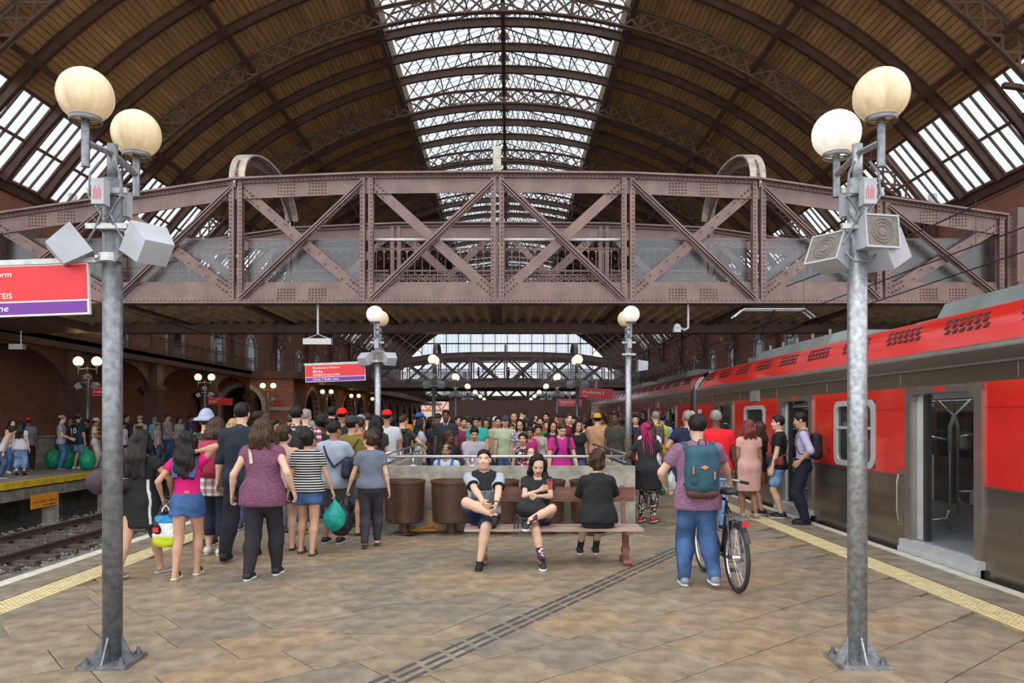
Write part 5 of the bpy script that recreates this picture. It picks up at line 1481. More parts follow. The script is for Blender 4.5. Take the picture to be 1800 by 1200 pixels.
class Body:
    """skeleton in person space: faces +y, x to the right hand, feet on z=0"""
    def __init__(s, H=1.70, girth=1.0, fem=False, feet=None, pelvis=None, lean=(0, 0, 1), hands=None, elbow=None, knee=None, yaw=0, pitch=0, twist=0, shoulders=1.0):
        k = H / 1.72; s.k = k; s.kh = 1.035 * (.4 + .6 * k); s.wide = 1 + .35 * max(0, girth - 1.05); s.H = H; s.g = girth; s.fem = fem
        s.pel = np.array(pelvis if pelvis is not None else (0, 0, .915 * k), float)
        up = unit(lean); s.up = up
        c, sn = math.cos(twist), math.sin(twist); rt = np.array((c, sn, 0.)); rt = unit(rt - up * (rt @ up)); s.rt = rt; s.fw = np.cross(up, rt)
        sw = (.158 if fem else .178) * k * shoulders * (1 + .35 * (girth - 1)); hw = .088 * k * (1.06 if fem else 1)
        s.waist = s.pel + up * .17 * k; s.chest = s.pel + up * .33 * k; s.neck = s.pel + up * .515 * k
        s.sh = [s.pel + up * .455 * k + rt * sw * i for i in (-1, 1)]
        s.hip = [s.pel + np.array((hw * i, 0, -.03 * k)) for i in (-1, 1)]
        feet = feet or ((-.10, 0, 0), (.10, 0, 0)); knee = knee or ((0, 1, 0), (0, 1, 0))
        s.ank = []; s.knee = []
        for i in (0, 1):
            t = np.array(feet[i][:3], float) + (0, -.03, .085 * k); kn, an = ik(s.hip[i], t, .42 * k, .41 * k, knee[i]); s.knee.append(kn); s.ank.append(an)
        s.foot_yaw = [feet[i][3] if len(feet[i]) > 3 else 0 for i in (0, 1)]
        hands = hands or ((-.24, .05, .80), (.24, .05, .80)); elbow = elbow or ((-.4, -1, 0), (.4, -1, 0))
        s.elb = []; s.wri = []
        for i in (0, 1):
            e, w = ik(s.sh[i], np.array(hands[i][:3], float) * (1, 1, 1), .285 * k, .25 * k, elbow[i]); s.elb.append(e); s.wri.append(w)
        cy, sy = math.cos(yaw), math.sin(yaw); cp, sp_ = math.cos(pitch), math.sin(pitch)
        f = s.fw * cy * cp + s.rt * sy * cp + s.up * sp_; s.hf = unit(f); s.hr = unit(np.cross(s.hf, s.up)); s.hu = np.cross(s.hr, s.hf)
        s.hc = s.neck + up * .070 * k + s.hu * .095 * s.kh + s.hf * .025 * k       # head centre
        s.hR = np.stack([s.hr, s.hf, s.hu], 1) * 1.0
    def hp(s, x, y, z): return s.hc + s.hR @ (np.array((x * s.wide, y, z)) * s.kh)
    def arm_r(s): return (.046 * s.k * (.88 if s.fem else 1) * (.6 + .4 * s.g) * 1.0)
    def torso(s, F, t=0.0, k=.05, fit=1.0):
        g, q = s.g, s.k; fl = (s.fw, .68 + .12 * (g - 1)); e = t
        hr_ = .158 * (1.07 if s.fem else .98); wr = .132 * (.93 if s.fem else 1.03); cr = .150 * (.93 if s.fem else 1.05)
        F.add(Cap(s.pel - s.rt * .035 * q - s.up * .02 * q, s.pel + s.rt * .035 * q - s.up * .02 * q, hr_ * q * g - .02 + e, None, fl), k)
        F.add(Cap(s.pel + s.up * .02 * q, s.waist, (hr_ - .012) * q * g - .01 + e, wr * q * g + e, fl), k)
        F.add(Cap(s.waist, s.chest, wr * q * g + e, cr * q * (.6 + .4 * g) + e, fl), k)
        F.add(Cap(s.chest, s.chest + s.up * .07 * q, cr * q * (.6 + .4 * g) + e, cr * .9 * q + e, fl), k)
        F.add(Cap(s.sh[0] + s.rt * .045 * q - s.up * .01, s.sh[1] - s.rt * .045 * q - s.up * .01, .058 * q + e, None, (s.fw, .9)), k)
        F.add(Cap(s.neck - s.up * .06 * q, s.neck - s.up * .01, .075 * q + e, .055 * q + e), k)
        for i in (0, 1): F.add(Cap(s.sh[i], s.sh[i] * .75 + s.elb[i] * .25, .053 * q * (.6 + .4 * g) + e * .5, s.arm_r() * 1.08 + e * .4), .035)
        if s.fem:
            for i in (-1, 1): F.add(Ell(s.chest + s.rt * i * .065 * q + s.fw * (.072 * q * (.5 + .5 * g)) + s.up * .005, V3(.062, .058, .062) * q * (.5 + .5 * g) + e), .03)
        if g > 1.12: F.add(Ell(s.waist + s.fw * .05 * q, V3(.13, .10, .13) * q * g * .95 + e), .05)
        for i in (-1, 1): F.add(Ell(s.pel + s.rt * i * .065 * q - s.fw * .055 * q - s.up * .035 * q, V3(.082, .075, .09) * q * (.4 + .6 * g) + e * .8), .03)
    def legs(s, F, t=0.0, stop=None, loose=0.0):
        g, q = s.g, s.k; gg = .55 + .45 * g
        for i in (0, 1):
            F.add(Cap(s.hip[i], s.knee[i], .088 * q * gg * (1.05 if s.fem else 1) + t, .058 * q * gg + t + loose), .03)
            F.add(Cap(s.knee[i], s.knee[i] * .65 + s.ank[i] * .35 - (s.fw * .012 * q), .057 * q * gg + t + loose, .058 * q * gg + t + loose), .025)
            F.add(Cap(s.knee[i] * .65 + s.ank[i] * .35 - (s.fw * .012 * q), s.ank[i], .056 * q * gg + t + loose, .036 * q + t + loose), .025)
    def arms(s, F, t=0.0):
        r = s.arm_r()
        for i in (0, 1):
            F.add(Cap(s.sh[i], s.elb[i], r * 1.12 + t, r * .86 + t), .025)
            m = s.elb[i] * .7 + s.wri[i] * .3
            F.add(Cap(s.elb[i], m, r * .84 + t, r * .86 + t), .02); F.add(Cap(m, s.wri[i], r * .86 + t, r * .56 + t), .02)
    def head(s, F):
        q = s.kh; R_ = s.hR; P = s.hp
        F.add(Ell(P(0, -.012, .035), V3(.074 * s.wide, .092, .083) * q, R_), .0)
        F.add(Ell(P(0, .018, -.035), V3(.060 * s.wide, .068, .080) * q, R_), .035)
        F.add(Ell(P(0, .048, -.085), V3(.030, .028, .024) * q, R_), .035)
        for i in (-1, 1):
            F.add(Ell(P(i * .033, .058, -.03), V3(.026, .022, .024) * q, R_), .02)
            F.add(Ell(P(i * .030, .074, .030), V3(.028, .012, .008) * q, R_), .012)     # brow ridge
        F.add(Cap(P(0, .081, .012), P(0, .095, -.024), .009 * q, .0128 * q), .012)
        for i in (-1, 1):
            F.add(Ell(P(i * .012, .089, -.028), V3(.009, .010, .008) * q, R_), .008)
            F.sub(Ell(P(i * .031, .091, .010), V3(.017, .012, .010) * q, R_), .010)
            F.add(Ell(P(i * .030, .070, .009), V3(.0135, .0135, .0115) * q, R_), .003)
            F.add(Ell(P(i * .076, -.008, -.004), V3(.009, .020, .033) * q, R_), .008)
        F.add(Ell(P(0, .080, -.054), V3(.024, .010, .007) * q, R_), .008); F.add(Ell(P(0, .078, -.066), V3(.020, .010, .007) * q, R_), .008)
        F.add(Cap(s.neck - s.up * .05 * q, s.hc - s.hu * .05 * q - s.hf * .02 * q, .054 * q * (.88 if s.fem else 1) * (.7 + .3 * s.g), .050 * q * (.88 if s.fem else 1)), .025)
        if s.g > 1.15: F.add(Ell(P(0, .025, -.085), V3(.055, .05, .035) * q, R_), .03)
    def head_tint(s, V, brow=(.26, .21, .18), lip=(.86, .58, .55), stub=0.0, fem=False):
        L = ((V - s.hc) / s.kh) @ s.hR; L[:, 0] /= s.wide; x, y, z = np.abs(L[:, 0]), L[:, 1], L[:, 2]; t = np.ones((len(V), 3), np.float32)
        f = y > .03
        if stub: m = f & (z < -.035) & (z > -.13) & (np.abs(L[:, 0]) < .065); t[m] *= 1 - stub
        m = f & (np.abs(z + .059) < .013) & (x < .026); t[m] = np.array(lip)
        m = f & (np.abs(z + .0595) < .0035) & (x < .024); t[m] = (.35, .22, .2)
        m = f & (np.abs(z - .0335 - .06 * (x - .033) + 12 * (x - .036) ** 2) < (.0034 if fem else .0046)) & (np.abs(x - .034) < .022); t[m] = brow
        m = f & (((x - .0305) / .0165) ** 2 + ((z - .0095) / .0072) ** 2 < 1); t[m] = (1.35, 1.6, 1.75)
        m = f & (((x - .0305) / .0075) ** 2 + ((z - .0095) / .0078) ** 2 < 1); t[m] = (.06, .05, .05)
        m = f & (((x - .0305) / .019) ** 2 + ((z - .0165) / .003) ** 2 < 1); t[m] = (.10, .08, .08)
        return t
    def hand(s, i, curl=.5, point=None):
        """fine mesh of one hand: palm, four bent fingers and a thumb on its side"""
        q = s.k * (.9 if s.fem else 1); w = s.wri[i]; d = unit(s.wri[i] - s.elb[i])
        if point is not None: d = unit(d * .35 + unit(point))
        side = -1 if i == 0 else 1
        inw = np.array((-side, 0, 0.)) if abs(d[0]) < .8 else np.array((0, 1., 0))
        pn = unit(inw - d * (inw @ d))                      # palm normal: towards the body
        ac = np.cross(d, pn); fwd = ac if ac @ s.fw > 0 else -ac   # thumb side = forward
        F = Field(w - .14 * q - .02, w + .14 * q + .02, .0079 * max(1, q) * getattr(s, 'hl', 1)); e = w + d * .085 * q
        F.lo = F.lo + d * .07 * q; F.ax = [(F.lo[j] + F.h * np.arange(F.n[j])).astype(np.float32) for j in range(3)]
        F.add(Cap(w - d * .03 * q, w + d * .01 * q, .026 * q, .027 * q, (pn, .8)), .01)
        F.add(Cap(w + d * .03 * q - fwd * .012 * q, e - fwd * .02 * q, .027 * q, .021 * q, (pn, .55)), .015); F.add(Cap(w + d * .03 * q + fwd * .012 * q, e + fwd * .02 * q, .027 * q, .021 * q, (pn, .55)), .015)
        for j, (o, ln) in enumerate(((-.030, .062), (-.011, .074), (.010, .080), (.030, .072))):
            b = e + fwd * o * q; a1 = curl * 1.0; a2 = curl * 2.1
            p1 = b + (d * math.cos(a1 * .6) + pn * math.sin(a1 * .6)) * ln * .5 * q; p2 = p1 + (d * math.cos(a2) + pn * math.sin(a2)) * ln * .32 * q; p3 = p2 + (d * math.cos(a2 * 1.35) + pn * math.sin(a2 * 1.35)) * ln * .25 * q
            F.add(Cap(b - d * .01, p1, .0095 * q, .0088 * q), .004); F.add(Cap(p1, p2, .0088 * q, .0082 * q), .003); F.add(Cap(p2, p3, .0082 * q, .0072 * q), .003)
        b = w + d * .028 * q + fwd * .026 * q; p1 = b + (d * .75 + fwd * .55 + pn * .25) * .042 * q; p2 = p1 + (d * .9 + fwd * .1 + pn * (.25 + curl * .5)) * .034 * q
        F.add(Cap(b - d * .005, p1, .0145 * q, .0105 * q), .012); F.add(Cap(p1, p2, .0105 * q, .0085 * q), .003)
        return F.net()
    def skin_mesh(s, res=.017, hres=.0075, curl=(.5, .5), tint=None, bare_feet=False, sub_hidden=True, point=(None, None)):
        pts = np.array(s.sh + s.hip + s.knee + s.ank + s.elb + s.wri + [s.neck, s.pel]); lo = pts.min(0) - .22; hi = pts.max(0) + .22; lo[2] = max(lo[2], -.1)
        F = Field(lo, hi, res); s.torso(F); s.legs(F); s.arms(F); F.add(Cap(s.neck - s.up * .05, s.neck + s.up * .03 * s.k, .056 * s.k * (.86 if s.fem else 1)), .03)
        if bare_feet: s.feet(F, 0)
        Vs, Qs = [], []; V, Q = F.net(); Vs.append(V); Qs.append(Q); T = [np.ones((len(V), 3), np.float32)]
        H = Field(s.hc - .155 * s.kh * s.wide, s.hc + .155 * s.kh * s.wide, hres); s.head(H); V, Q = H.net(); T.append(s.head_tint(V, **(tint or {}))); Qs.append(Q + sum(len(v) for v in Vs)); Vs.append(V)
        for i in (0, 1):
            if curl[i] is None: continue
            V, Q = s.hand(i, curl[i], point[i]); Qs.append(Q + sum(len(v) for v in Vs)); Vs.append(V); T.append(np.ones((len(V), 3), np.float32))
        return np_mesh('body', np.concatenate(Vs), np.concatenate(Qs), [M['skin']], np.concatenate(T))
    def fdir(s, i): a = s.foot_yaw[i]; return np.array((math.sin(a), math.cos(a), 0.))
    def feet(s, F, i_only=None):
        for i in (0, 1):
            d = s.fdir(i); g = s.ank[i][2] - .085 * s.k; b = np.array((s.ank[i][0], s.ank[i][1], g + .03 * s.k)); q = s.k
            F.add(Cap(b - d * .035 * q, b + d * .05 * q, .034 * q, .036 * q, ((0, 0, 1), .85)), .02); F.add(Cap(b + d * .05 * q, b + d * .15 * q - V3(0, 0, .008), .036 * q, .026 * q, ((0, 0, 1), .6)), .02)
            F.add(Cap(s.ank[i], b, .034 * q, .034 * q), .02)
    # ---- clothing
    def garment(s, kind, t=.014, sleeve=.55, hem=-.10, res=.016, neck=.07, ripple=.004, seed=0, strap=False, skirt=None):
        """upper garment: sleeve = covered share of arm (0..2), hem = height above pelvis"""
        pts = np.array(s.sh + s.elb + s.wri + [s.neck, s.pel + s.up * hem, s.pel]); lo = pts.min(0) - .25; hi = pts.max(0) + .25
        if skirt: lo = np.minimum(lo, s.pel - V3(.36, .36, skirt[0] + .1)); hi = np.maximum(hi, s.pel + V3(.36, .36, 0))
        F = Field(lo, hi, res); s.torso(F, t)
        if skirt: s.skirt(F, skirt[0], skirt[1], t)
        r = s.arm_r(); g = s.g
        if sleeve > 0:
            for i in (0, 1):
                f = min(1, sleeve); e = s.sh[i] * (1 - f) + s.elb[i] * f
                G = Field(lo, hi, res); lz_ = .014 if sleeve < 1 else .006
                G.add(Cap(s.sh[i], e, r * 1.14 + .010, r * (1.12 - .2 * f) + .008 + lz_), 0)
                if sleeve > 1:
                    w_ = s.elb[i] * (2 - sleeve) + s.wri[i] * (sleeve - 1); G.add(Cap(s.elb[i], w_, r * .92 + .008 + lz_, r * .75 + .010 + lz_), .02); G.clip(w_, s.wri[i] - s.elb[i])
                else: G.clip(e, s.elb[i] - s.sh[i])
                h = np.clip(.5 + .5 * (F.F - G.F) / .02, 0, 1); F.F = F.F * (1 - h) + G.F * h - .02 * h * (1 - h)
        else:
            for i, sg in ((0, -1), (1, 1)): F.clip(s.sh[i] + s.rt * sg * (.0 if not strap else -.03), s.rt * sg + s.up * .25)
        if hem < -.03:
            dz = -hem - .03; q = s.k; hr_ = .158 * (1.07 if s.fem else .98) * q * g + t
            F.add(Cap(s.pel - s.rt * .03 * q, s.pel - s.rt * .03 * q - s.up * dz, hr_ - .012, hr_ - .012 + .01, (s.fw, .7)), .04); F.add(Cap(s.pel + s.rt * .03 * q, s.pel + s.rt * .03 * q - s.up * dz, hr_ - .012, hr_ - .002, (s.fw, .7)), .04)
        if ripple: F.ripple(ripple, (26, 26, 34), seed)
        if skirt: F.clip(s.pel - V3(0, 0, skirt[0]), V3(0, 0, -1))
        else: F.clip(s.pel + s.up * hem, -s.up)
        if strap: F.clip(s.neck - s.up * .075 * s.k, s.up + s.fw * .1)
        nk = s.neck - s.up * .0 + s.fw * .015
        F.sub(Cap(nk - s.up * .015, nk + s.up * .2, neck * s.k, neck * s.k * 1.3), .008)
        return F.net()
    def skirt(s, F, hem, flare, t=.012):
        q = s.k; hr_ = .158 * 1.05 * q * s.g + t
        for o in (-.035, .035): F.add(Cap(s.pel + s.rt * o * q, s.pel + s.rt * o * q + (0, 0, -hem - .06), hr_ - .02, hr_ - .02 + flare, (s.fw, .72)), .03)
    def trousers(s, t=.012, cut=0.06, loose=.0, rise=.10, res=.016, ripple=.004, seed=0, thigh_cut=None):
        """cut = height of the hem; thigh_cut = share of the thigh covered (shorts)"""
        pts = np.array(s.hip + s.knee + s.ank + [s.pel]); lo = pts.min(0) - .22; hi = pts.max(0) + .24
        F = Field(lo, hi, res); s.torso(F, min(t, .008)); F.clip(s.pel + s.up * rise, s.up)
        if thigh_cut:
            q = s.k; gg = .55 + .45 * s.g
            for i in (0, 1):
                e = s.hip[i] * (1 - thigh_cut) + s.knee[i] * thigh_cut; G = Field(lo, hi, res)
                G.add(Cap(s.hip[i], e + (e - s.hip[i]) * .1, .092 * q * gg + t, (.092 - .03 * thigh_cut) * q * gg + t + loose), 0).clip(e, s.knee[i] - s.hip[i])
                h = np.clip(.5 + .5 * (F.F - G.F) / .025, 0, 1); F.F = F.F * (1 - h) + G.F * h - .025 * h * (1 - h)
        else:
            G = Field(lo, hi, res); s.legs(G, t, None, loose)
            for i in (0, 1):
                if cut < .2: pass
            h = np.clip(.5 + .5 * (F.F - G.F) / .025, 0, 1); F.F = F.F * (1 - h) + G.F * h - .025 * h * (1 - h)
            if cut > 0: F.clip(V3(0, 0, cut), V3(0, 0, -1))
        if ripple:
            F0 = F.F.copy(); F.ripple(ripple, (22, 22, 30), seed); w_ = np.clip((F.ax[2] - s.hip[0][2] + .10) / .1, 0, 1)[None, None, :].astype(np.float32); F.F = F.F * (1 - w_) + F0 * w_
        return F.net()
    def shoe(s, i, kind='sneaker', res=.011):
        d = s.fdir(i); q = s.k; a = s.ank[i]; tip = None
        g = a[2] - .085 * q; b = np.array((a[0], a[1], g)); up = V3(0, 0, 1)
        F = Field(b - .24, b + .26, res); S = Field(b - .24, b + .26, res)
        heel = b - d * .045 * q; ball = b + d * .11 * q; toe = b + d * .165 * q
        S.add(Cap(heel + up * .012, ball + up * .012, .040 * q, .047 * q), .01); S.add(Cap(ball + up * .012, toe + up * .012, .047 * q, .036 * q), .02); S.clip(b + up * .028, up); S.clip(b, -up)
        if kind in ('sneaker', 'dress', 'high'):
            F.add(Cap(heel + up * .045, ball + up * .035, .038 * q, .042 * q, (up, .95)), .02); F.add(Cap(ball + up * .03, toe + up * .024, .042 * q, .031 * q, (up, .8)), .02)
            F.add(Cap(heel + up * .05, a + up * (.06 if kind == 'high' else .012) + d * .01, .040 * q, .043 * q), .03); F.clip(a + up * (.055 if kind == 'high' else .005), up); F.clip(b + up * .02, -up)
        else:                                  # sandal / slipper: low straps
            F.add(Cap(ball - d * .03 * q + up * .045, ball - d * .02 * q + up * .045, .046 * q, .046 * q, (d, .35)), .01)
            if kind == 'flat': F.add(Cap(heel + up * .035, toe + up * .02, .036 * q, .030 * q, (up, .8)), .02); F.clip(a - up * .03, up)
            F.clip(b + up * .02, -up)
        return F.net(), S.net()
    def hair_mesh(s, style, res=.011, seed=0):
        q = s.kh; P = s.hp; R_ = s.hR
        lo = s.hc - .20 * q; hi = s.hc + .20 * q
        if style in ('long', 'curly', 'straight', 'braids', 'shoulder'): lo = np.minimum(lo, s.hc - s.up * .55 * q - s.fw * .2 - .1); hi = np.maximum(hi, s.hc + .2)
        F = Field(lo, hi, res)
        th = {'fade': .0045, 'balding': .005, 'short': .010}.get(style, .018)
        F.add(Ell(P(0, -.014, .038), V3((.076 + th) * s.wide, .094 + th, .084 + th) * q, R_), 0)
        if style in ('short', 'fade'): F.add(Ell(P(0, .018, .085), V3(.063, .066, .042 if style == 'short' else .036) * q, R_), .02)
        # hair line: cut the face away
        n = s.hf * .86 - s.hu * .52
        F.clip(P(0, .062, .052), n) if style != 'fade' else F.clip(P(0, .064, .066), n)
        low = -.045 if style not in ('fade', 'balding') else -.005
        G = Field(lo, hi, res)
        if style in ('long', 'straight', 'curly', 'shoulder', 'braids'):
            ln = {'long': .42, 'straight': .42, 'curly': .40, 'shoulder': .20, 'braids': .5}[style] * q
            dn = -s.up * .95 - s.fw * .08
            for j, (ox, w) in enumerate(((-.055, .045), (0, .055), (.055, .045))):
                a = P(ox, -.065, .02); m_ = a - s.fw * .035 + dn * ln * .5; b = m_ + dn * ln * .5 + s.rt * ox * .6
                G.add(Cap(a, m_, .050 * q, (w + .012) * q, (s.fw, .75)), .03); G.add(Cap(m_, b, (w + .012) * q, w * .62 * q, (s.fw, .6)), .03)
            if style in ('curly', 'long', 'straight', 'shoulder'):
                for i in (-1, 1):
                    a = P(i * .075, .0, .03); b = P(i * .088, -.005, -.10); G.add(Cap(a, b, .028 * q, .03 * q), .02)
                    if style == 'curly': G.add(Cap(b, b - s.up * .2 * q + s.fw * .04, .035 * q, .028 * q), .02)
            F.add(Ell(P(0, -.05, -.0), V3(.082, .065, .085) * q, R_), .03); 
            F.clip(P(0, .045, -.0), s.hf)
            F.F = np.minimum(F.F, G.F)
            # keep the face open
            F.sub(Ell(P(0, .085, -.03), V3(.062, .075, .088) * q, R_), .01)
        else:
            F.sub(Ell(P(0, .09, -.035), V3(.070, .085, .085) * q, R_), .01); F.clip(P(0, -.03, low), -s.hu + s.hf * .45)
            for i in (-1, 1): F.sub(Ell(P(i * .083, .0, -.012), V3(.022, .026, .034) * q, R_), .006)
            if style == 'balding': F.sub(Ell(P(0, .02, .12), V3(.06, .09, .05) * q, R_), .01)
        if style in ('bun', 'pony', 'messybun'):
            F.add(Ell(P(0, -.03, -.02), V3(.083, .08, .075) * q, R_), .02); F.sub(Ell(P(0, .085, -.03), V3(.066, .078, .09) * q, R_), .01)
            c = P(.0, -.125, .03) if style != 'messybun' else P(.01, -.07, .115); F.add(Ell(c, V3(.048, .045, .045) * q * (1.25 if style == 'messybun' else 1), R_), .015)
            if style == 'pony':
                F2 = Cap(c, c - s.up * .17 * q - s.fw * .04, .035 * q, .022 * q); F.add(F2, .02)
        if style == 'afro': F.add(Ell(P(0, -.02, .05), V3(.125, .12, .12) * q, R_), .02); F.sub(Ell(P(0, .10, -.03), V3(.075, .085, .095) * q, R_), .015)
        amp = {'curly': .011, 'messybun': .012, 'afro': .009, 'long': .005, 'straight': .0035, 'shoulder': .005, 'braids': .010}.get(style, .0025)
        fr = (75, 75, 45) if style in ('curly', 'messybun', 'afro') else (85, 85, 5)
        F.ripple(amp, fr, seed)
        return F.net()
    def cap_mesh(s, style='cap', res=.010):
        q = s.kh; P = s.hp; R_ = s.hR; F = Field(s.hc - .26 * q, s.hc + .26 * q, res)
        F.add(Ell(P(0, -.012, .052), V3(.093 * s.wide, .110, .092) * q, R_), 0); F.clip(P(0, 0, .040), -s.hu)
        if style == 'bucket':
            F.add(Cap(P(0, -.01, .085), P(0, -.01, .095), .085 * q, .08 * q), .02); G = Cap(P(0, -.01, .04), P(0, -.01, .042), .150 * q, .148 * q, (s.hu, .16)); F.add(G, .03); F.add(Cap(P(0, -.01, .02), P(0, -.01, .022), .165 * q, .16 * q, (s.hu, .10)), .02)
        elif style == 'cap':
            F.add(Cap(P(-.03, .12, .045), P(.03, .12, .045), .062 * q, None, (s.hu, .14)), .01)
        elif style == 'backcap':
            F.add(Cap(P(-.03, -.125, .042), P(.03, -.125, .042), .058 * q, None, (s.hu, .14)), .01)
        return F.net()
# ============================================================ PERSON ASSEMBLY
def add_part(root, name, VQ, m, col, parent=None):
    me = np_mesh(name, VQ[0], VQ[1], [m]); o = inst(name, me, parent or root); o.color = (*col, 1); return o
def place(px, Y): return (px - 894) * Y / 1350
WALK = dict(feet=((-.09, -.16, 0), (.09, .20, 0)))
WALK2 = dict(feet=((-.09, .20, 0), (.09, -.16, 0)))
def arms_down(k=1.0, w=.25): return ((-w, .04, .78 * k), (w, .04, .78 * k))
PEOPLE = []
LABELS = set()
def person(x, y, face, label, H=1.7, skin='tan', hair=('short', 'black'), hat=None, top=None, bottom=None, shoes=('sneaker', (.05, .05, .05), (.6, .6, .6)), z=0.0, lod=1.0, girth=1.0, fem=False,
           pose=None, curl=(.45, .45), group=None, stub=0.0, point=(None, None), neck=.07):
    """face: degrees, 0 = back to the camera (looking down the platform), 180 = facing the camera"""
    r = empty('person', (x, y, z), R(face)); tag(r, label, 'person', group)
    assert label not in LABELS or group, label
    LABELS.add(label)
    k = H / 1.72; pose = dict(pose or {})
    if 'hands' not in pose: pose['hands'] = arms_down(k, .25 + .05 * (girth - 1) - (.02 if fem else 0))
    B = Body(H, girth, fem, **pose); r['k'] = k
    B.hl = 1 + (lod - 1) * .35; res = .0222 * lod; sk = SKINS[skin]; seed = (x * 7 + y * 3) % 6
    shk = shoes[0] if shoes else None
    me = B.skin_mesh(res * 1.05, .0083 * (1 + (lod - 1) * .75), curl, dict(stub=stub, fem=fem, lip=(.80, .42, .42) if fem else (.86, .62, .58)), bare_feet=shk in ('sandal', 'flat', 'flip', None), point=point)
    o = inst('body', me, r); o.color = (*sk, 1)
    top = top or {}; bottom = bottom or {}
    tk = top.get('kind', 'tee'); tc_ = top.get('col', (.1, .1, .1)); tm_ = M['cloth' + ('_' + top['pat'] if top.get('pat') else '')]
    if tk == 'dress':
        VQ = B.garment('tee', top.get('t', .012), top.get('sleeve', .3), .0, res, top.get('neck', .085), .0025, seed, False, (top['hem'], top.get('flare', .0))); add_part(r, 'dress', VQ, tm_, tc_)
    else:
        sl, hem, t = {'tee': (.55, -.10, .020), 'polo': (.55, -.09, .020), 'loose': (.75, -.22, .03), 'tank': (0, -.07, .017), 'strap': (0, -.05, .016), 'shirt': (1.45, -.10, .020), 'rolled': (1.2, -.09, .020), 'cap': (.22, -.08, .019)}[tk]
        if top.get('tuck'): hem, t = .05, .003; top.setdefault('rip', .001)
        VQ = B.garment(tk, top.get('t', t), top.get('sleeve', sl), top.get('hem', hem) * k, res, top.get('neck', neck), top.get('rip', .004), seed, tk == 'strap')
        sh = add_part(r, {'tee': 'tshirt', 'loose': 'tshirt', 'polo': 'polo_shirt', 'tank': 'top', 'strap': 'top', 'shirt': 'shirt', 'rolled': 'shirt', 'cap': 'top'}[tk], VQ, tm_, tc_)
        if tk in ('polo', 'shirt', 'rolled') and lod < 1.5:
            F = Field(B.neck - .13, B.neck + .13, res * .75); q = B.k
            F.add(Cap(B.neck - B.up * .012 * q, B.neck + B.up * .025 * q - B.fw * .008, .074 * q, .064 * q), 0); F.sub(Cap(B.neck - B.up * .1, B.neck + B.up * .12, .062 * q, .056 * q), .003); F.sub(Cap(B.neck + B.fw * .07, B.neck + B.fw * .12 + B.up * .08, .022, .04), .004)
            add_part(r, 'collar', F.net(), M['cloth'], top.get('collar', tc_), sh)
    bk_ = bottom.get('kind', 'none' if tk == 'dress' else 'jeans'); bc = bottom.get('col', (.05, .08, .16)); pat = bottom.get('pat') or ('denim' if bk_ in ('jeans', 'jshorts') else None)
    bm_ = M['cloth' + ('_' + pat if pat else '')]
    if bk_ in ('jeans', 'trousers', 'leggings', 'cropped', 'flared'):
        t, loose, cut = {'jeans': (.012, .010, .045), 'trousers': (.014, .018, .04), 'leggings': (.006, .002, .07), 'cropped': (.014, .022, .24 * k), 'flared': (.010, .010, .035)}[bk_]
        VQ = B.trousers(bottom.get('t', t), bottom.get('cut', cut), bottom.get('loose', loose), .10 * k, res, .0035, seed); add_part(r, 'trousers', VQ, bm_, bc)
    elif bk_ in ('jshorts', 'shorts'):
        VQ = B.trousers(.013, 0, bottom.get('loose', .02), .10 * k, res, .003, seed, bottom.get('len', .42)); add_part(r, 'shorts', VQ, bm_, bc)
    elif bk_ == 'skirt':
        F = Field(B.pel - V3(.4, .4, .7), B.pel + V3(.4, .4, .2), res); B.torso(F, .012); B.skirt(F, bottom['hem'], bottom.get('flare', .02)); F.clip(B.pel + B.up * .09, B.up); F.clip(B.pel - V3(0, 0, bottom['hem']), V3(0, 0, -1)); F.ripple(.003, (24, 24, 4), seed); add_part(r, 'skirt', F.net(), bm_, bc)
    if shoes:
        for i in (0, 1):
            up_, so = B.shoe(i, {'flip': 'sandal'}.get(shk, shk), .0135 * (1 + (lod - 1) * .9))
            o = add_part(r, 'shoe' if shk not in ('sandal', 'flip') else 'sandal', up_, M['shoe'], shoes[1]); add_part(r, 'sole', so, M['sole'], shoes[2], o)
            if len(shoes) > 3:      # sock
                F = Field(B.ank[i] - .14, B.ank[i] + .22, .011); a2 = B.ank[i] + unit(B.knee[i] - B.ank[i]) * shoes[4]; F.add(Cap(B.ank[i] - V3(0, 0, .03), a2, .040 * k, .048 * k), 0).clip(a2, B.knee[i] - B.ank[i])
                add_part(r, 'sock', F.net(), M['cloth_floral'] if shoes[3] == 'pat' else M['cloth'], (.10, .03, .05) if shoes[3] == 'pat' else shoes[3])
    if hair: add_part(r, 'hair', B.hair_mesh(hair[0], .0115 * (1 + (lod - 1) * .8), seed), M['hair'], HAIRC[hair[1]])
    if hat: add_part(r, 'cap' if hat[0] != 'bucket' else 'bucket_hat', B.cap_mesh(hat[0], .010 * lod), M['cloth'], hat[1])
    PEOPLE.append((r, B)); return r, B
# ---- bags
def bag_obj(name, F, col, label, cat, loc, rz=0, m='plastic_bag', group=None):
    V, Q = F.net(); o = inst(name, np_mesh(name, V, Q, [M[m]]), None, loc, (0, 0, rz)); o.color = (*col, 1); tag(o, label, cat, group); return o
def carrier_bag(loc, w, h, col, label, seed=0, d=.10, rz=0):
    """hanging plastic bag; loc = where the fingers hold it"""
    F = Field((-w - .06, -w - .06, -h - .1), (w + .06, w + .06, .05), .011)
    F.add(Ell((0, 0, -h * .66), (w, d, h * .38)), 0); F.add(Cap((0, 0, -h * .45), (0, 0, -.02), w * .55, .016), .06)
    F.add(Cap((-w * .35, 0, -h * .25), (0, 0, 0), .02, .010), .02); F.add(Cap((w * .35, 0, -h * .25), (0, 0, 0), .02, .010), .02)
    F.ripple(.008, (34, 34, 16), seed)
    return bag_obj('carrier_bag', F, col, label, 'bag', loc, rz)
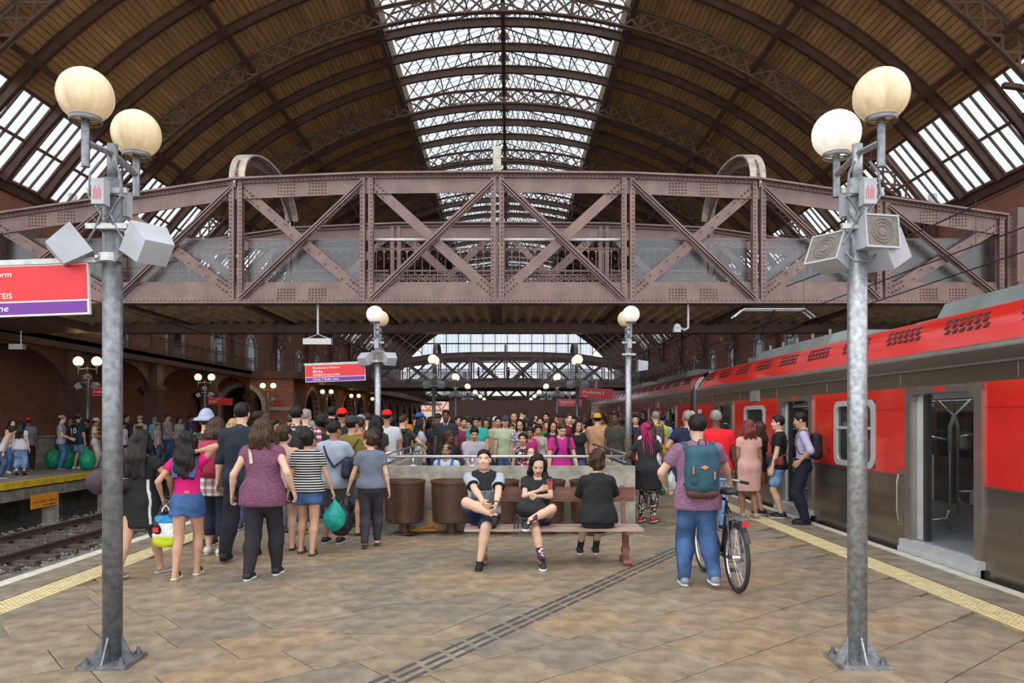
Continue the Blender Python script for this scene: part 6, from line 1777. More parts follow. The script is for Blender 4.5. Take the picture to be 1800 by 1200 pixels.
def backpack(p, B, label, col, size=(.15, .085, .23), col2=None, dz=.30, straps=True, logo=None):
    """worn on the back of person p; own thing, placed in the same frame"""
    r = empty('backpack', p.location, p.rotation_euler[2]); tag(r, label, 'backpack'); k = B.k
    c = B.pel + B.up * dz * k - B.fw * (.115 * k * (.5 + .5 * B.g) + size[1] * .85); Rm = np.stack([B.rt, B.fw, B.up], 1)
    F = Field(c - .40, c + .40, .012); w, d, h = size
    for sx in (-1, 1):
        F.add(Cap(c + Rm @ V3(0, 0, h * .6), c - Rm @ V3(0, 0, h * .6), w * .54, w * .56, (B.fw, d / (w * .5))), .03)
        for sz in (-1, 1): F.add(Cap(c + Rm @ V3(sx * w * .5, 0, sz * h * .62), c + Rm @ V3(sx * w * .45, 0, -sz * h * .1), w * .52, w * .56, (B.fw, d / (w * .55))), .03)
    F.ripple(.003, (28, 28, 20), 1); b = add_part(r, 'pack_body', F.net(), M['bagmat'], col)
    F = Field(c - .40, c + .40, .012); F.add(Cap(c + Rm @ V3(-w * .45, -d * .75, -h * .42), c + Rm @ V3(w * .45, -d * .75, -h * .42), .06, None, (B.fw, .55)), 0); F.add(Cap(c + Rm @ V3(-w * .45, -d * .75, -h * .15), c + Rm @ V3(w * .45, -d * .75, -h * .15), .06, None, (B.fw, .55)), .02); add_part(r, 'front_pocket', F.net(), M['bagmat'], tuple(q * .8 for q in col))
    if col2:
        F = Field(c - .4, c + .4, .012); F.add(Cap(c + Rm @ V3(-w * .62, 0, -h * .92), c + Rm @ V3(w * .62, 0, -h * .92), .055, None, (B.fw, 1.35)), 0); add_part(r, 'base_panel', F.net(), M['bagmat'], col2)
    t = MB()
    top = c + Rm @ V3(0, -.01, h + .0); t.tube([top + Rm @ V3(-.04, 0, -.01), top + Rm @ V3(-.03, 0, .04), top + Rm @ V3(.03, 0, .04), top + Rm @ V3(.04, 0, -.01)], .009, 6)
    t.build('grab_loop', M['black'], r)
    if straps:
        for i, sg in ((0, -1), (1, 1)):
            s0 = B.sh[i] - B.rt * sg * .055 * k; rr = .066 * k + .018; q = MB()
            pts = [c + Rm @ V3(sg * w * .5, d * .5, h * .8)] + [s0 + B.fw * (-math.cos(t_) * rr * 1.2) + B.up * (math.sin(t_) * rr + .0) for t_ in [R(10 + 32 * j) for j in range(6)]] + [B.chest + B.rt * sg * .10 * k + B.fw * (.13 * k * (.5 + .5 * B.g) + .015), B.waist + B.rt * sg * .135 * k * B.g + B.fw * .06, c + Rm @ V3(sg * w * .8, d * .4, -h * .7)]
            for a, b_ in zip(pts, pts[1:]): q.bar(Vector(a), Vector(b_), .045, .012, Vector(np.cross(unit(np.array(b_) - np.array(a)), B.rt)))
            o = q.build('shoulder_strap', M['bagmat'], r); o.color = (*col, 1)
    if logo:
        n = -B.fw; cc = c - B.fw * (d * 1.32 + .012) + B.up * h * .12; q = MB(); q.add([Vector(cc - B.rt * .04), Vector(cc - B.up * .022), Vector(cc + B.rt * .04), Vector(cc + B.up * .022)], [(0, 1, 2, 3)]); o = q.build('diamond_patch', M['bagmat'], r); o.color = (*logo, 1)
        for sx, cz in ((-1, -.1), (1, -.3)):
            a = c + Rm @ V3(sx * w * .62, -d * 1.12, h * (cz + .25)); b_ = c + Rm @ V3(sx * w * .62, -d * 1.12, h * (cz - .05)); q = MB(); q.tube([a, b_], .010, 6); o = q.build('zip_pull', M['bagmat'], r); o.color = (.45, .20, .07, 1)
    return r
def hand_world(p, B, i, off=(0, 0, 0)):
    w = B.wri[i] + unit(B.wri[i] - B.elb[i]) * .10 * B.k + np.array(off); a = p.rotation_euler[2]
    return (p.location.x + w[0] * math.cos(a) - w[1] * math.sin(a), p.location.y + w[0] * math.sin(a) + w[1] * math.cos(a), p.location.z + w[2])
def local_world(p, v):
    a = p.rotation_euler[2]; return (p.location.x + v[0] * math.cos(a) - v[1] * math.sin(a), p.location.y + v[0] * math.sin(a) + v[1] * math.cos(a), p.location.z + v[2])
def strap_bag(p, B, col, label, side=1, size=(.13, .06, .11), drop=.0, strapcol=None, fwd=-.06):
    """bag on a strap across the body; hangs at the hip on the given side"""
    r = empty('shoulder_bag', p.location, p.rotation_euler[2]); tag(r, label, 'bag'); k = B.k
    c = B.pel + B.rt * side * (.17 * k * B.g + size[1]) + B.up * (.05 + drop) + B.fw * fwd; F = Field(c - .3, c + .3, .011)
    for s_ in (-1, 1): F.add(Cap(c + B.fw * s_ * size[0] * .5 - B.up * size[2] * .4, c + B.fw * s_ * size[0] * .45 + B.up * size[2] * .4, size[0] * .55, size[0] * .5, (B.rt, size[1] / (size[0] * .55))), .03)
    F.ripple(.004, (30, 30, 24), 2); add_part(r, 'bag_body', F.net(), M['bagmat'], col)
    q = MB(); o = B.sh[0 if side > 0 else 1] - B.rt * (-side) * .07 * k; b = .125 * k * (.5 + .5 * B.g) + .02
    back = [c - B.fw * .05 + B.up * size[2], B.waist - B.fw * b + B.rt * side * .06 * k, B.chest - B.fw * (b + .012) - B.rt * side * .04 * k, o - B.fw * .085 * k + B.up * .01, o + B.up * (.085 * k), o + B.fw * .075 * k + B.up * .01, B.chest + B.fw * (b + .02) - B.rt * side * .04 * k, B.waist + B.fw * (b + .02) + B.rt * side * .06 * k, c + B.fw * .05 + B.up * size[2]]
    for a, b_ in zip(back, back[1:]): q.bar(Vector(a), Vector(b_), .028, .008, Vector(np.cross(unit(np.array(b_) - np.array(a)), B.rt * .7 + B.up * .7)))
    s_ = q.build('strap', M['bagmat'], r); s_.color = (*(strapcol or col), 1); return r
# ============================================================ THE PEOPLE IN THE PHOTOGRAPH
BLK = (.014, .014, .016); NAVY = (.018, .024, .045); DEN = (.055, .12, .30); DENL = (.14, .24, .42); WHT = (.72, .72, .72); GRY = (.22, .23, .25)
SB = ('sneaker', (.02, .02, .022), (.55, .55, .55)); SW = ('sneaker', (.70, .68, .64), (.60, .52, .36)); SG = ('sneaker', (.22, .23, .25), (.62, .62, .60)); DR = ('dress', (.012, .012, .012), (.015, .015, .015))
FL = ('flip', (.02, .02, .02), (.05, .04, .04)); FT = ('flat', (.03, .025, .03), (.05, .05, .05))
def T(kind, col, **k): return dict(kind=kind, col=col, **k)
# --- walking away on the left
p, B = person(-3.92, 8.18, -3, 'woman with long black hair in a short black dress carrying a purple duffel', 1.54, 'tan', ('straight', 'black'), None, T('dress', BLK, hem=.30, sleeve=.35, neck=.10, flare=.03), None,
              ('flat', (.20, .20, .22), (.45, .45, .45)), girth=1.16, fem=True, pose=dict(feet=((-.10, -.22, 0), (.12, .22, 0, .3)), hands=((-.24, .02, .85), (.26, .16, .86)), elbow=((-.5, -1, 0), (1, -.6, 0))))
d__ = unit(B.rt * .85 - B.fw * .5); n__ = np.cross(B.up, d__); F = Field(B.pel - V3(.35, .35, .4), B.pel + V3(.35, .35, .3), .012); B.torso(F, .016); B.skirt(F, .28, .02, .018)
F.clip(B.pel + n__ * .016, n__); F.clip(B.pel - n__ * .016, -n__); F.clip(B.pel, -d__); F.clip(B.pel - V3(0, 0, .26), V3(0, 0, -1)); F.clip(B.pel + B.up * .22, B.up); add_part(p, 'printed_side_band', F.net(), M['cloth_camo'], (.6, .6, .6))
F = Field((-.4, -.3, -.3), (.4, .3, .3), .013); F.add(Cap((-.17, 0, 0), (.17, 0, 0), .125, .125, ((0, 0, 1), 1.05)), 0); F.add(Cap((-.1, -.1, -.03), (.1, -.1, -.03), .07), .03); F.ripple(.005, (22, 22, 18), 1)
d_ = bag_obj('duffel_bag', F, (.05, .028, .045), 'dark purple duffel bag hung from the shoulder of the woman in black', 'bag', (-4.16, 8.10, 1.02), R(62), 'bagmat')
q = MB(); q.tube([(-.16, 0, .12), (-.08, .06, .26), (.05, .1, .33), (.12, .05, .22), (.16, 0, .12)], .012, 6); q.build('strap', M['black'], d_)
q = MB(); q.tube([(-.2, -.12, .02), (0, -.165, .03), (.2, -.12, .02)], .004, 5); q.build('zip', M['bracket'], d_)
p, B = person(-3.41, 8.15, 4, 'girl with long curly hair in a pink top and denim shorts', 1.52, 'tan', ('curly', 'black'), None, T('tee', (.60, .012, .16), sleeve=.42, tuck=1), dict(kind='jshorts', col=(.05, .115, .28), len=.36),
              ('sandal', (.02, .02, .02), (.62, .55, .42)), fem=True, girth=1.02, pose=dict(feet=((-.07, -.13, 0), (.07, .12, 0)), hands=((-.26, .02, .83), (.10, -.05, 1.33)), elbow=((-.6, -1, 0), (1.0, .15, -.15))), curl=(.95, .7))
for i, sg in ((0, -1), (1, 1)):
    q = MB(); s0 = B.sh[i] - B.rt * sg * .035; pts = [B.chest - B.fw * .125 + B.rt * sg * .085 - B.up * .04, s0 - B.fw * .075 + B.up * .02, s0 + B.up * .07, s0 + B.fw * .08, B.chest + B.fw * .12 + B.rt * sg * .09]
    for a, b_ in zip(pts, pts[1:]): q.bar(Vector(a), Vector(b_), .055, .014, Vector(np.cross(unit(np.array(b_) - np.array(a)), B.rt)))
    o_ = q.build('denim_strap', M['cloth_denim'], p); o_.color = (.03, .065, .14, 1)
MB().box((.02, -.158, .90), (.075, -.150, .925)).build('waist_patch', M['pinkred'], p)
h_ = hand_world(p, B, 0)
carrier_bag((h_[0] - .04, h_[1] - .02, h_[2] - .0), .13, .36, (.02, .02, .022), 'shiny black bin bag held by the girl in pink', 1)
wb = empty('shopping_bag', (h_[0] + .03, h_[1] - .04, h_[2])); tag(wb, 'white, blue and lime shopping bag held by the girl in pink', 'bag')
for nm, (z0, z1), cl in (('white_band', (-.33, -.17), (.75, .75, .75)), ('blue_band', (-.19, -.10), (.02, .25, .50)), ('lime_band', (-.44, -.32), (.50, .62, .02))):
    F = Field((-.2, -.15, -.5), (.2, .15, .02), .011); F.add(Cap((-.07, 0, -.17), (-.07, 0, -.38), .075, .07), 0); F.add(Cap((.07, 0, -.17), (.07, 0, -.38), .075, .07), .03); F.add(Cap((0, 0, -.14), (0, 0, -.38), .10, .08, ((0, 1, 0), .8)), .03); F.ripple(.005, (26, 26, 14), 3); F.clip(V3(0, 0, z1), V3(0, 0, 1)); F.clip(V3(0, 0, z0), V3(0, 0, -1))
    add_part(wb, nm, F.net(), M['plastic_bag'], cl)
q = MB(); q.tube([(-.06, 0, -.13), (-.03, 0, -.03), (0, 0, 0), (.03, 0, -.03), (.06, 0, -.13)], .008, 6); q.build('handle', M['white'], wb)
MB().box((-.09, -.112, -.27), (-.03, -.106, -.22)).build('red_print', M['sign_red'], wb)
p, B = person(-4.02, 10.2, 0, 'man in a pale blue bucket hat and charcoal tee with a grey pack', 1.76, 'light', ('short', 'brown'), ('bucket', (.30, .34, .46)), T('tee', (.03, .03, .032)), dict(kind='jeans', col=(.03, .04, .07)), SB, girth=1.12)
backpack(p, B, 'grey patterned backpack of the man in the bucket hat', (.17, .17, .18), (.16, .09, .2), None, .24)
p, B = person(-3.62, 9.5, 0, 'woman with tousled hair, plaid shirt, navy cropped trousers and white shoes', 1.68, 'light', ('shoulder', 'brown'), None, T('tee', (.42, .36, .35), pat='plaid', hem=-.17, sleeve=.7), dict(kind='cropped', col=(.014, .017, .04)), SW, fem=True, girth=1.12, pose=dict(feet=((-.10, .06, 0), (.10, -.06, 0, .25))))
backpack(p, B, 'crimson backpack with pale print on the woman in plaid', (.34, .025, .06), (.16, .095, .23), None, .30)
p, B = person(-3.20, 9.2, 2, 'tall man in a dark navy shirt and black trousers walking away', 1.87, 'light', ('short', 'black'), None, T('rolled', (.016, .022, .034), hem=-.13), dict(kind='trousers', col=(.014, .014, .02)), DR, girth=1.08, pose=dict(feet=((-.10, -.26, .03), (.10, .22, 0)), hands=((-.30, .05, .90), (.30, .02, .88))))
p, B = person(-2.60, 8.12, 0, 'woman in a purple heathered top and black flared trousers', 1.67, 'light', ('shoulder', 'brown'), None, T('cap', (.17, .065, .115), pat='heather', hem=-.14, sleeve=.20), dict(kind='flared', col=(.022, .02, .026), loose=.012), ('sneaker', (.02, .02, .022), (.65, .65, .65)), fem=True, girth=1.22, pose=dict(feet=((-.10, -.12, 0), (.11, .16, 0)), hands=((-.33, .02, .87), (.33, .0, .90))), curl=(.6, .6))
q = MB(); s0 = B.sh[0] + B.rt * .05
for a, b_ in zip([B.chest - B.fw * .15 - B.rt * .07, s0 - B.fw * .07 + B.up * .03, s0 + B.up * .075], [s0 - B.fw * .07 + B.up * .03, s0 + B.up * .075, s0 + B.fw * .08]): q.bar(Vector(a), Vector(b_), .03, .01, Vector((0, 0, 1)))
o_ = q.build('bag_strap', M['cloth'], p); o_.color = (.55, .47, .36, 1)
p, B = person(-2.86, 9.75, 8, 'woman with a ribboned ponytail, pink strap top and denim shorts', 1.58, 'light', ('pony', 'brown'), None, T('strap', (.62, .40, .36)), dict(kind='jshorts', col=(.03, .05, .11), len=.5), FL, fem=True, girth=1.1, pose=dict(yaw=.6, feet=((-.09, -.05, 0), (.1, .08, 0))))
p, B = person(-2.50, 9.55, -2, 'woman in a black and white striped tee with denim shorts and hair band', 1.52, 'tan', ('bun', 'black'), None, T('tee', BLK, pat='stripes', hem=-.05), dict(kind='jshorts', col=(.05, .11, .27), len=.45), FL, fem=True, girth=1.14, pose=dict(yaw=.35, feet=((-.09, .05, 0), (.10, -.12, 0)), hands=((-.25, .03, .75), (.30, .06, .76))), curl=(.5, 1.0))
q = MB(); q.tube([B.hp(.088 * math.cos(t), -.0, .035 + .10 * math.sin(t)) for t in [R(5 + 17 * i) for i in range(11)]], .006, 5); q.build('hair_band', M['white'], p)
h_ = hand_world(p, B, 1); carrier_bag((h_[0], h_[1] - .02, h_[2]), .14, .40, (.01, .28, .24), 'teal green carrier bag held by the woman in stripes', 2, .12)
carrier_bag((h_[0] + .05, h_[1] + .10, h_[2] - .02), .15, .46, (.015, .015, .016), 'flat black bag behind the teal carrier bag', 4, .07)
p, B = person(-2.36, 10.35, -8, 'man in a pale blue tee with a navy sling bag', 1.63, 'brown', ('short', 'black'), None, T('tee', (.33, .38, .47), hem=-.14), dict(kind='shorts', col=(.07, .07, .075), len=.85), SB, girth=1.05, pose=dict(yaw=.4, hands=((-.24, .05, .78), (.34, .22, .86)), elbow=((-.5, -1, 0), (.8, -.8, -.2))))
strap_bag(p, B, (.02, .024, .04), 'navy leather sling bag of the man in pale blue', 1, (.15, .075, .15), .10, None, -.09)
p, B = person(-2.28, 11.15, 0, 'man in an olive tee and dark cap with a black cross strap', 1.70, 'tan', ('short', 'black'), ('backcap', (.03, .03, .035)), T('tee', (.17, .13, .025), hem=-.14), dict(kind='shorts', col=(.12, .12, .12), len=.85), FL, girth=1.08, pose=dict(yaw=.5))
strap_bag(p, B, BLK, 'small black pouch on the strap of the man in olive', -1, (.09, .05, .08), -.02)
p, B = person(-2.36, 12.1, 0, 'man in a coral red tee by the stair railing', 1.69, 'tan', ('short', 'brown'), None, T('tee', (.58, .05, .045)), dict(kind='jeans', col=(.03, .04, .08)), SB, girth=1.08, pose=dict(hands=((-.25, .05, .8), (.30, .10, .82))))
p, B = person(-1.80, 10.05, 5, 'woman in a slate grey tee and charcoal leggings with a bun', 1.50, 'light', ('bun', 'brown'), None, T('tee', (.14, .165, .22), hem=-.04), dict(kind='leggings', col=(.04, .034, .042), loose=.012), FT, fem=True, girth=1.06, pose=dict(yaw=-.9, feet=((-.07, -.12, .02), (.07, .12, 0)), hands=((-.30, .05, .74), (.23, .02, .74))), curl=(1.0, .5))
h_ = hand_world(p, B, 0); carrier_bag((h_[0], h_[1], h_[2]), .085, .28, (.016, .016, .018), 'crumpled black bag held by the woman in slate grey', 5, .07)
p, B = person(-3.10, 11.2, 0, 'man with thick black hair and a black backpack with white lettering', 1.86, 'light', ('short', 'black'), None, T('tee', (.03, .03, .034)), dict(kind='jeans', col=(.05, .06, .09)), SB)
backpack(p, B, 'black sports backpack with a white word on top', (.02, .02, .024), (.15, .08, .22), None, .32)
c_ = B.pel + B.up * (.30 + .16) - B.fw * .29; text_mesh('lettering', 'adidas', .07, M['text_white'], p, tuple(c_ - B.rt * .10 - B.up * -.06), (R(90), 0, 0), 'LEFT', 0, .002)
person(-3.28, 12.4, -5, 'man with a shaved head in a magenta plaid shirt', 1.83, 'light', ('fade', 'grey'), None, T('tee', (.35, .08, .17), pat='plaid'), dict(kind='jeans', col=DEN), SB)
# --- crowd walking away beyond them: head px, depth, height px top
def away(px, Y, yt, label, **kw):
    H = kw.pop('H', None) or 1.68 - (yt - 735) * Y / 1350; X = place(px, Y)
    return person(X, Y, kw.pop('face', random.uniform(-12, 12)), label, H, lod=kw.pop('lod', 1.8), **kw)
random.seed(5)
away(411, 11.6, 737, 'woman with grey blond hair ahead of the tall man in navy', skin='light', hair=('shoulder', 'blond'), fem=True, top=T('tee', (.25, .25, .27)))
away(468, 12.4, 726, 'man with short brown hair partly hidden by the purple top', skin='light', hair=('short', 'brown'), top=T('tee', (.10, .11, .13)))
away(452, 13.2, 722, 'man in black glancing sideways beyond the tall man in navy', skin='brown', hair=('short', 'black'), top=T('tee', BLK), pose=dict(yaw=1.0))
away(548, 13.6, 741, 'woman with curly ash hair beyond the magenta plaid shirt', skin='light', hair=('curly', 'grey'), fem=True, top=T('tee', (.25, .15, .22), pat='floral'))
away(566, 13.0, 731, 'person with a round black afro ahead of the sling bag', skin='dark', hair=('afro', 'black'), top=T('tee', (.03, .03, .03)))
away(583, 14.4, 714, 'tall man with neat black hair in a black tee beyond the afro', skin='light', hair=('short', 'black'), top=T('tee', (.015, .015, .015)))
away(580, 12.75, 733, 'balding man in a black lettered tee', skin='tan', hair=('balding', 'black'), top=T('tee', (.02, .02, .022)))
away(601, 14.0, 718, 'man in a bright red beanie cap and black tee', skin='brown', hair=('fade', 'black'), hat=('backcap', (.62, .01, .015)), top=T('tee', (.025, .025, .03)))
away(622, 13.4, 735, 'woman with brown hair in a pale pink blouse', skin='light', hair=('shoulder', 'brown'), fem=True, top=T('tee', (.55, .40, .46)))
away(634, 15.0, 730, 'person in a patterned grey cap by the lamp post', skin='tan', hair=('short', 'black'), hat=('cap', (.22, .24, .32)), top=T('tee', (.1, .1, .1)))
away(646, 16.0, 725, 'man with cropped brown hair in a white tee by the lamp post', skin='light', hair=('fade', 'brown'), top=T('tee', WHT))
away(634, 13.75, 741, 'short person with black hair and a grey hood', skin='tan', hair=('short', 'black'), top=T('tee', (.32, .33, .33)))
away(660, 12.9, 731, 'woman with long black hair in a dark tee by the stair rail', skin='tan', hair=('curly', 'black'), fem=True, top=T('tee', (.03, .03, .034)))
away(680, 14.0, 721, 'man in a red cap and pale grey tee by the stair rail', skin='brown', hair=('fade', 'black'), hat=('cap', (.62, .01, .015)), top=T('tee', (.50, .52, .56)), face=4)
away(688, 14.75, 734, 'woman in a tan top leaning to the stair rail', skin='tan', hair=('bun', 'black'), fem=True, top=T('tee', (.36, .24, .14)))
p, B = away(707, 15.75, 730, 'man in charcoal with a black pack resting a hand on the rail', skin='light', hair=('fade', 'brown'), top=T('tee', (.035, .035, .035)), face=-25, pose=dict(hands=((-.24, .05, .8), (.32, .35, 1.08)), elbow=((-.4, -1, 0), (.8, -.6, -.4))), lod=1.3)
backpack(p, B, 'black backpack of the man resting on the rail', (.015, .015, .015), (.13, .07, .2), None, .32)
away(737, 17.9, 726, 'man in a royal blue cap beyond the stair rail', skin='tan', hair=('short', 'black'), hat=('cap', (.02, .09, .42)), top=T('tee', (.08, .08, .09)), face=-60)
away(738, 17.0, 737, 'woman with long black hair looking over the stairs', skin='tan', hair=('straight', 'black'), fem=True, top=T('tee', (.40, .42, .45)), face=-70)
away(757, 18.3, 733, 'woman with braided black hair and dark glasses in navy', skin='dark', hair=('shoulder', 'black'), fem=True, top=T('tee', (.03, .035, .05)), face=-110)
# --- facing the camera, coming to the stairs
def toward(px, Y, yt, label, **kw):
    z = 0.0
    if Y < 14.7: z = -.17 * math.ceil((14.7 - Y) / .32)
    H = kw.pop('H', None) or 1.68 - (yt - 735) * Y / 1350 - z; X = place(px, Y)
    return person(X, Y, kw.pop('face', 180 + random.uniform(-14, 14)), label, max(1.45, min(1.92, H)), z=z, lod=kw.pop('lod', 1.55), **kw)
DOWN = dict(pitch=-.30)
p, B = toward(784, 17.2, 720, 'tall man in a navy tee with white earphones facing the stairs', skin='dark', hair=('fade', 'black'), top=T('tee', (.022, .027, .04)), girth=1.12, lod=1.0, face=178)
q = MB()
for sg in (-1, 1): q.tube([B.hp(sg * .078, .0, -.015), B.hp(sg * .07, .05, -.09), B.neck + B.rt * sg * .04 + B.fw * .09, B.chest + B.fw * .15 + B.rt * sg * .005], .005, 5)
q.tube([B.chest + B.fw * .15, B.waist + B.fw * .17], .005, 5); q.build('earphones', M['white'], p)
toward(787, 14.5, 757, 'woman in a black top looking aside on the stairs', skin='dark', hair=('pony', 'brown'), fem=True, girth=1.2, top=T('tee', BLK, neck=.09), pose=dict(yaw=-1.0), lod=1.0)
p, B = toward(785, 13.9, 781, 'older man with a moustache in a white and navy jersey on the stairs', skin='brown', hair=('balding', 'black'), top=T('tee', (.50, .52, .60)), stub=.3, lod=1.0)
backpack(p, B, 'blue backpack worn by the man with the moustache', (.01, .10, .42), (.15, .06, .2), None, .34)
toward(833, 14.5, 750, 'man in a lilac grey button shirt looking down on the stairs', skin='tan', hair=('short', 'black'), top=T('rolled', (.36, .33, .38)), pose=dict(pitch=-.35, hands=((-.2, .12, .85), (.1, .26, .9))), lod=1.0)
toward(839, 17.0, 729, 'young man in a teal tee looking down', skin='tan', hair=('short', 'black'), top=T('tee', (.02, .36, .30)), pose=dict(pitch=-.45), lod=1.0)
toward(888, 17.4, 732, 'man in a pale green polo and dark cap', skin='light', hair=('short', 'black'), hat=('cap', (.04, .045, .06)), top=T('polo', (.44, .52, .34), collar=(.02, .02, .02)), stub=.25, lod=1.0)
toward(915, 17.0, 737, 'woman with parted black hair in a grey floral blouse', skin='tan', hair=('long', 'black'), fem=True, top=T('tee', (.16, .17, .20), pat='floral'), pose=DOWN)
toward(920, 14.45, 762, 'woman with tied hair in a dark floral sleeveless top', skin='tan', hair=('bun', 'black'), fem=True, girth=1.12, top=T('tank', (.03, .02, .05), pat='floral'), lod=1.0)
toward(932, 13.85, 785, 'woman with red hair and glasses on the lower stairs', skin='light', hair=('shoulder', 'red'), fem=True, top=T('tee', (.20, .02, .03), pat='floral'), lod=1.0)
toward(932, 15.6, 750, 'woman in a magenta tank top with dark curls', skin='brown', hair=('bun', 'black'), fem=True, girth=1.15, top=T('tank', (.36, .01, .17)), pose=DOWN)
toward(947, 16.6, 746, 'woman in a light grey tank top behind the magenta one', skin='tan', hair=('pony', 'black'), fem=True, top=T('tank', (.35, .35, .36)), pose=DOWN)
p, B = toward(986, 14.45, 741, 'man in a magenta polo with black backpack straps', skin='light', hair=('fade', 'brown'), top=T('polo', (.48, .02, .22)), pose=dict(pitch=-.5, hands=((-.3, .12, .84), (.26, .06, .8))), lod=1.0)
backpack(p, B, 'black backpack of the man in the magenta polo', BLK, (.13, .07, .2), None, .32)
toward(971, 17.0, 740, 'woman in a black head covering', skin='tan', hair=('straight', 'black'), fem=True, top=T('tee', BLK), pose=DOWN)
toward(985, 18.2, 725, 'man in a black cap and maroon tee', skin='brown', hair=('short', 'black'), hat=('cap', BLK), top=T('tee', (.20, .012, .03)))
toward(1000, 19.0, 727, 'pale young man with brown hair in a dark jacket', skin='pale', hair=('short', 'brown'), top=T('tee', (.05, .03, .04)))
toward(1021, 20.0, 725, 'person with brown curls beside the lamp post', skin='light', hair=('afro', 'brown'), top=T('tee', (.10, .07, .06)), H=1.70)
toward(1015, 17.2, 741, 'smiling woman in black with long dark hair', skin='tan', hair=('long', 'black'), fem=True, top=T('tee', (.015, .015, .015)), pose=dict(yaw=-.3))
toward(1027, 17.8, 738, 'woman in profile with tied black hair', skin='light', hair=('bun', 'black'), fem=True, top=T('tee', (.04, .10, .09)), face=110)
toward(903, 21.0, 726, 'bald man with a beard in a grey tee', skin='tan', hair=None, top=T('tee', (.2, .2, .22)), stub=.4)
toward(921, 22.5, 722, 'man with swept hair turned aside in the crowd', skin='light', hair=('short', 'brown'), top=T('tee', (.08, .09, .1)), face=130)
toward(806, 19.0, 731, 'man with black hair behind the tall man in navy', skin='tan', hair=('short', 'black'), top=T('tee', (.35, .34, .34)))
toward(815, 18.0, 734, 'man with a short beard beside the teal tee', skin='tan', hair=('short', 'black'), top=T('tee', (.2, .03, .08)), stub=.35)
toward(824, 18.4, 739, 'woman with tied black hair beside the teal tee', skin='tan', hair=('bun', 'black'), fem=True, top=T('tee', (.3, .3, .33)))
toward(855, 18.6, 738, 'woman with wavy black hair in pink behind the teal tee', skin='brown', hair=('curly', 'black'), fem=True, top=T('tee', (.50, .10, .22)))
toward(872, 19.5, 733, 'man in a white cap in the middle of the crowd', skin='light', hair=('short', 'black'), hat=('cap', (.55, .53, .48)), top=T('tee', (.12, .12, .14)))
toward(950, 19.4, 733, 'woman in a red head band', skin='tan', hair=('bun', 'black'), hat=None, fem=True, top=T('tee', (.45, .03, .04)))
toward(960, 21.5, 725, 'man with black hair in dark clothes behind the red head band', skin='tan', hair=('short', 'black'), top=T('tee', (.03, .03, .04)))
toward(770, 19.5, 727, 'man in a black cap behind the tall man in navy', skin='brown', hair=('short', 'black'), hat=('cap', (.02, .02, .025)), top=T('tee', (.06, .06, .07)))
toward(926, 19.0, 735, 'man in a dark cap behind the floral blouse', skin='brown', hair=('short', 'black'), hat=('cap', (.03, .03, .03)), top=T('tee', (.07, .08, .07)))
# --- right of the stairwell, backs to the camera
person(2.0, 17.3, -8, 'man in a tan tee and a maroon and yellow cap', 1.78, 'light', ('short', 'black'), ('backcap', (.50, .30, .02)), T('tee', (.46, .26, .14), sleeve=.75, t=.024), dict(kind='jeans', col=DENL), SB, girth=1.1, pose=dict(hands=((-.25, .1, .85), (.34, .2, .95))))
person(2.28, 16.3, 150, 'man with cropped hair in olive beyond the braided woman', 1.80, 'dark', ('fade', 'black'), None, T('tee', (.05, .05, .035)), dict(kind='jeans', col=NAVY), SB, lod=1.3)
p, B = person(2.26, 12.5, -25, 'woman with long magenta braids, black tee and camouflage leggings', 1.60, 'dark', ('bun', 'pink'), None, T('tee', (.022, .022, .024), hem=-.06), dict(kind='leggings', col=(.03, .03, .03), pat='camo'), ('sneaker', (.55, .02, .02), (.7, .7, .7)), fem=True, girth=1.05, pose=dict(yaw=-.7, pitch=-.2, lean=(-.06, .12, 1), hands=((-.30, .25, .98), (.2, .3, 1.0))))
q = MB(); rb_ = random.Random(2)
for i in range(26):
    a = B.hp(rb_.uniform(-.06, .06), rb_.uniform(-.10, -.02), rb_.uniform(.0, .08)); b_ = a - B.fw * .07 - B.up * .22 + B.rt * rb_.uniform(-.04, .10); c_ = b_ - B.up * rb_.uniform(.12, .28) - B.fw * .02 + B.rt * rb_.uniform(-.03, .05)
    q.tube([a, (a + b_) / 2 - B.fw * .02, b_, c_], [.008, .009, .008, .005], 5)
o_ = q.build('braids', M['hair'], p); o_.color = (.30, .015, .085, 1)
F = Field(B.pel - V3(.35, .35, .5), B.pel + V3(.35, .35, .2), .015); B.torso(F, .028); B.skirt(F, .30, .05, .03); F.clip(B.pel + B.up * .06, B.up); F.clip(B.pel - V3(0, 0, .32), V3(0, 0, -1)); F.clip(B.pel + B.fw * .06, B.fw); F.ripple(.010, (22, 22, 6), 1)
add_part(p, 'tied_jacket', F.net(), M['cloth'], (.018, .018, .02))
p, B = person(2.64, 14.4, -4, 'woman with long dark hair in a white tee carrying green and white bags', 1.62, 'light', ('long', 'brown'), None, T('tee', (.66, .66, .68), sleeve=.3, hem=-.12), dict(kind='trousers', col=(.10, .09, .06)), SG, fem=True, girth=1.12, pose=dict(hands=((-.24, .03, .78), (.30, -.02, .74))), curl=(.5, 1))
h_ = hand_world(p, B, 1); carrier_bag((h_[0], h_[1], h_[2]), .13, .42, (.10, .32, .20), 'green carrier bag held by the woman in white', 1, .11); carrier_bag((h_[0] + .09, h_[1] - .04, h_[2] - .02), .12, .40, (.62, .64, .66), 'white carrier bag beside the green one', 3, .09)
p, B = person(3.18, 16.6, 0, 'man in a yellow tee with a grey backpack', 1.83, 'light', ('fade', 'grey'), None, T('tee', (.62, .50, .015)), dict(kind='jeans', col=NAVY), SB, lod=1.2)
backpack(p, B, 'grey backpack on the man in yellow', (.08, .075, .08), (.14, .08, .21), None, .32)
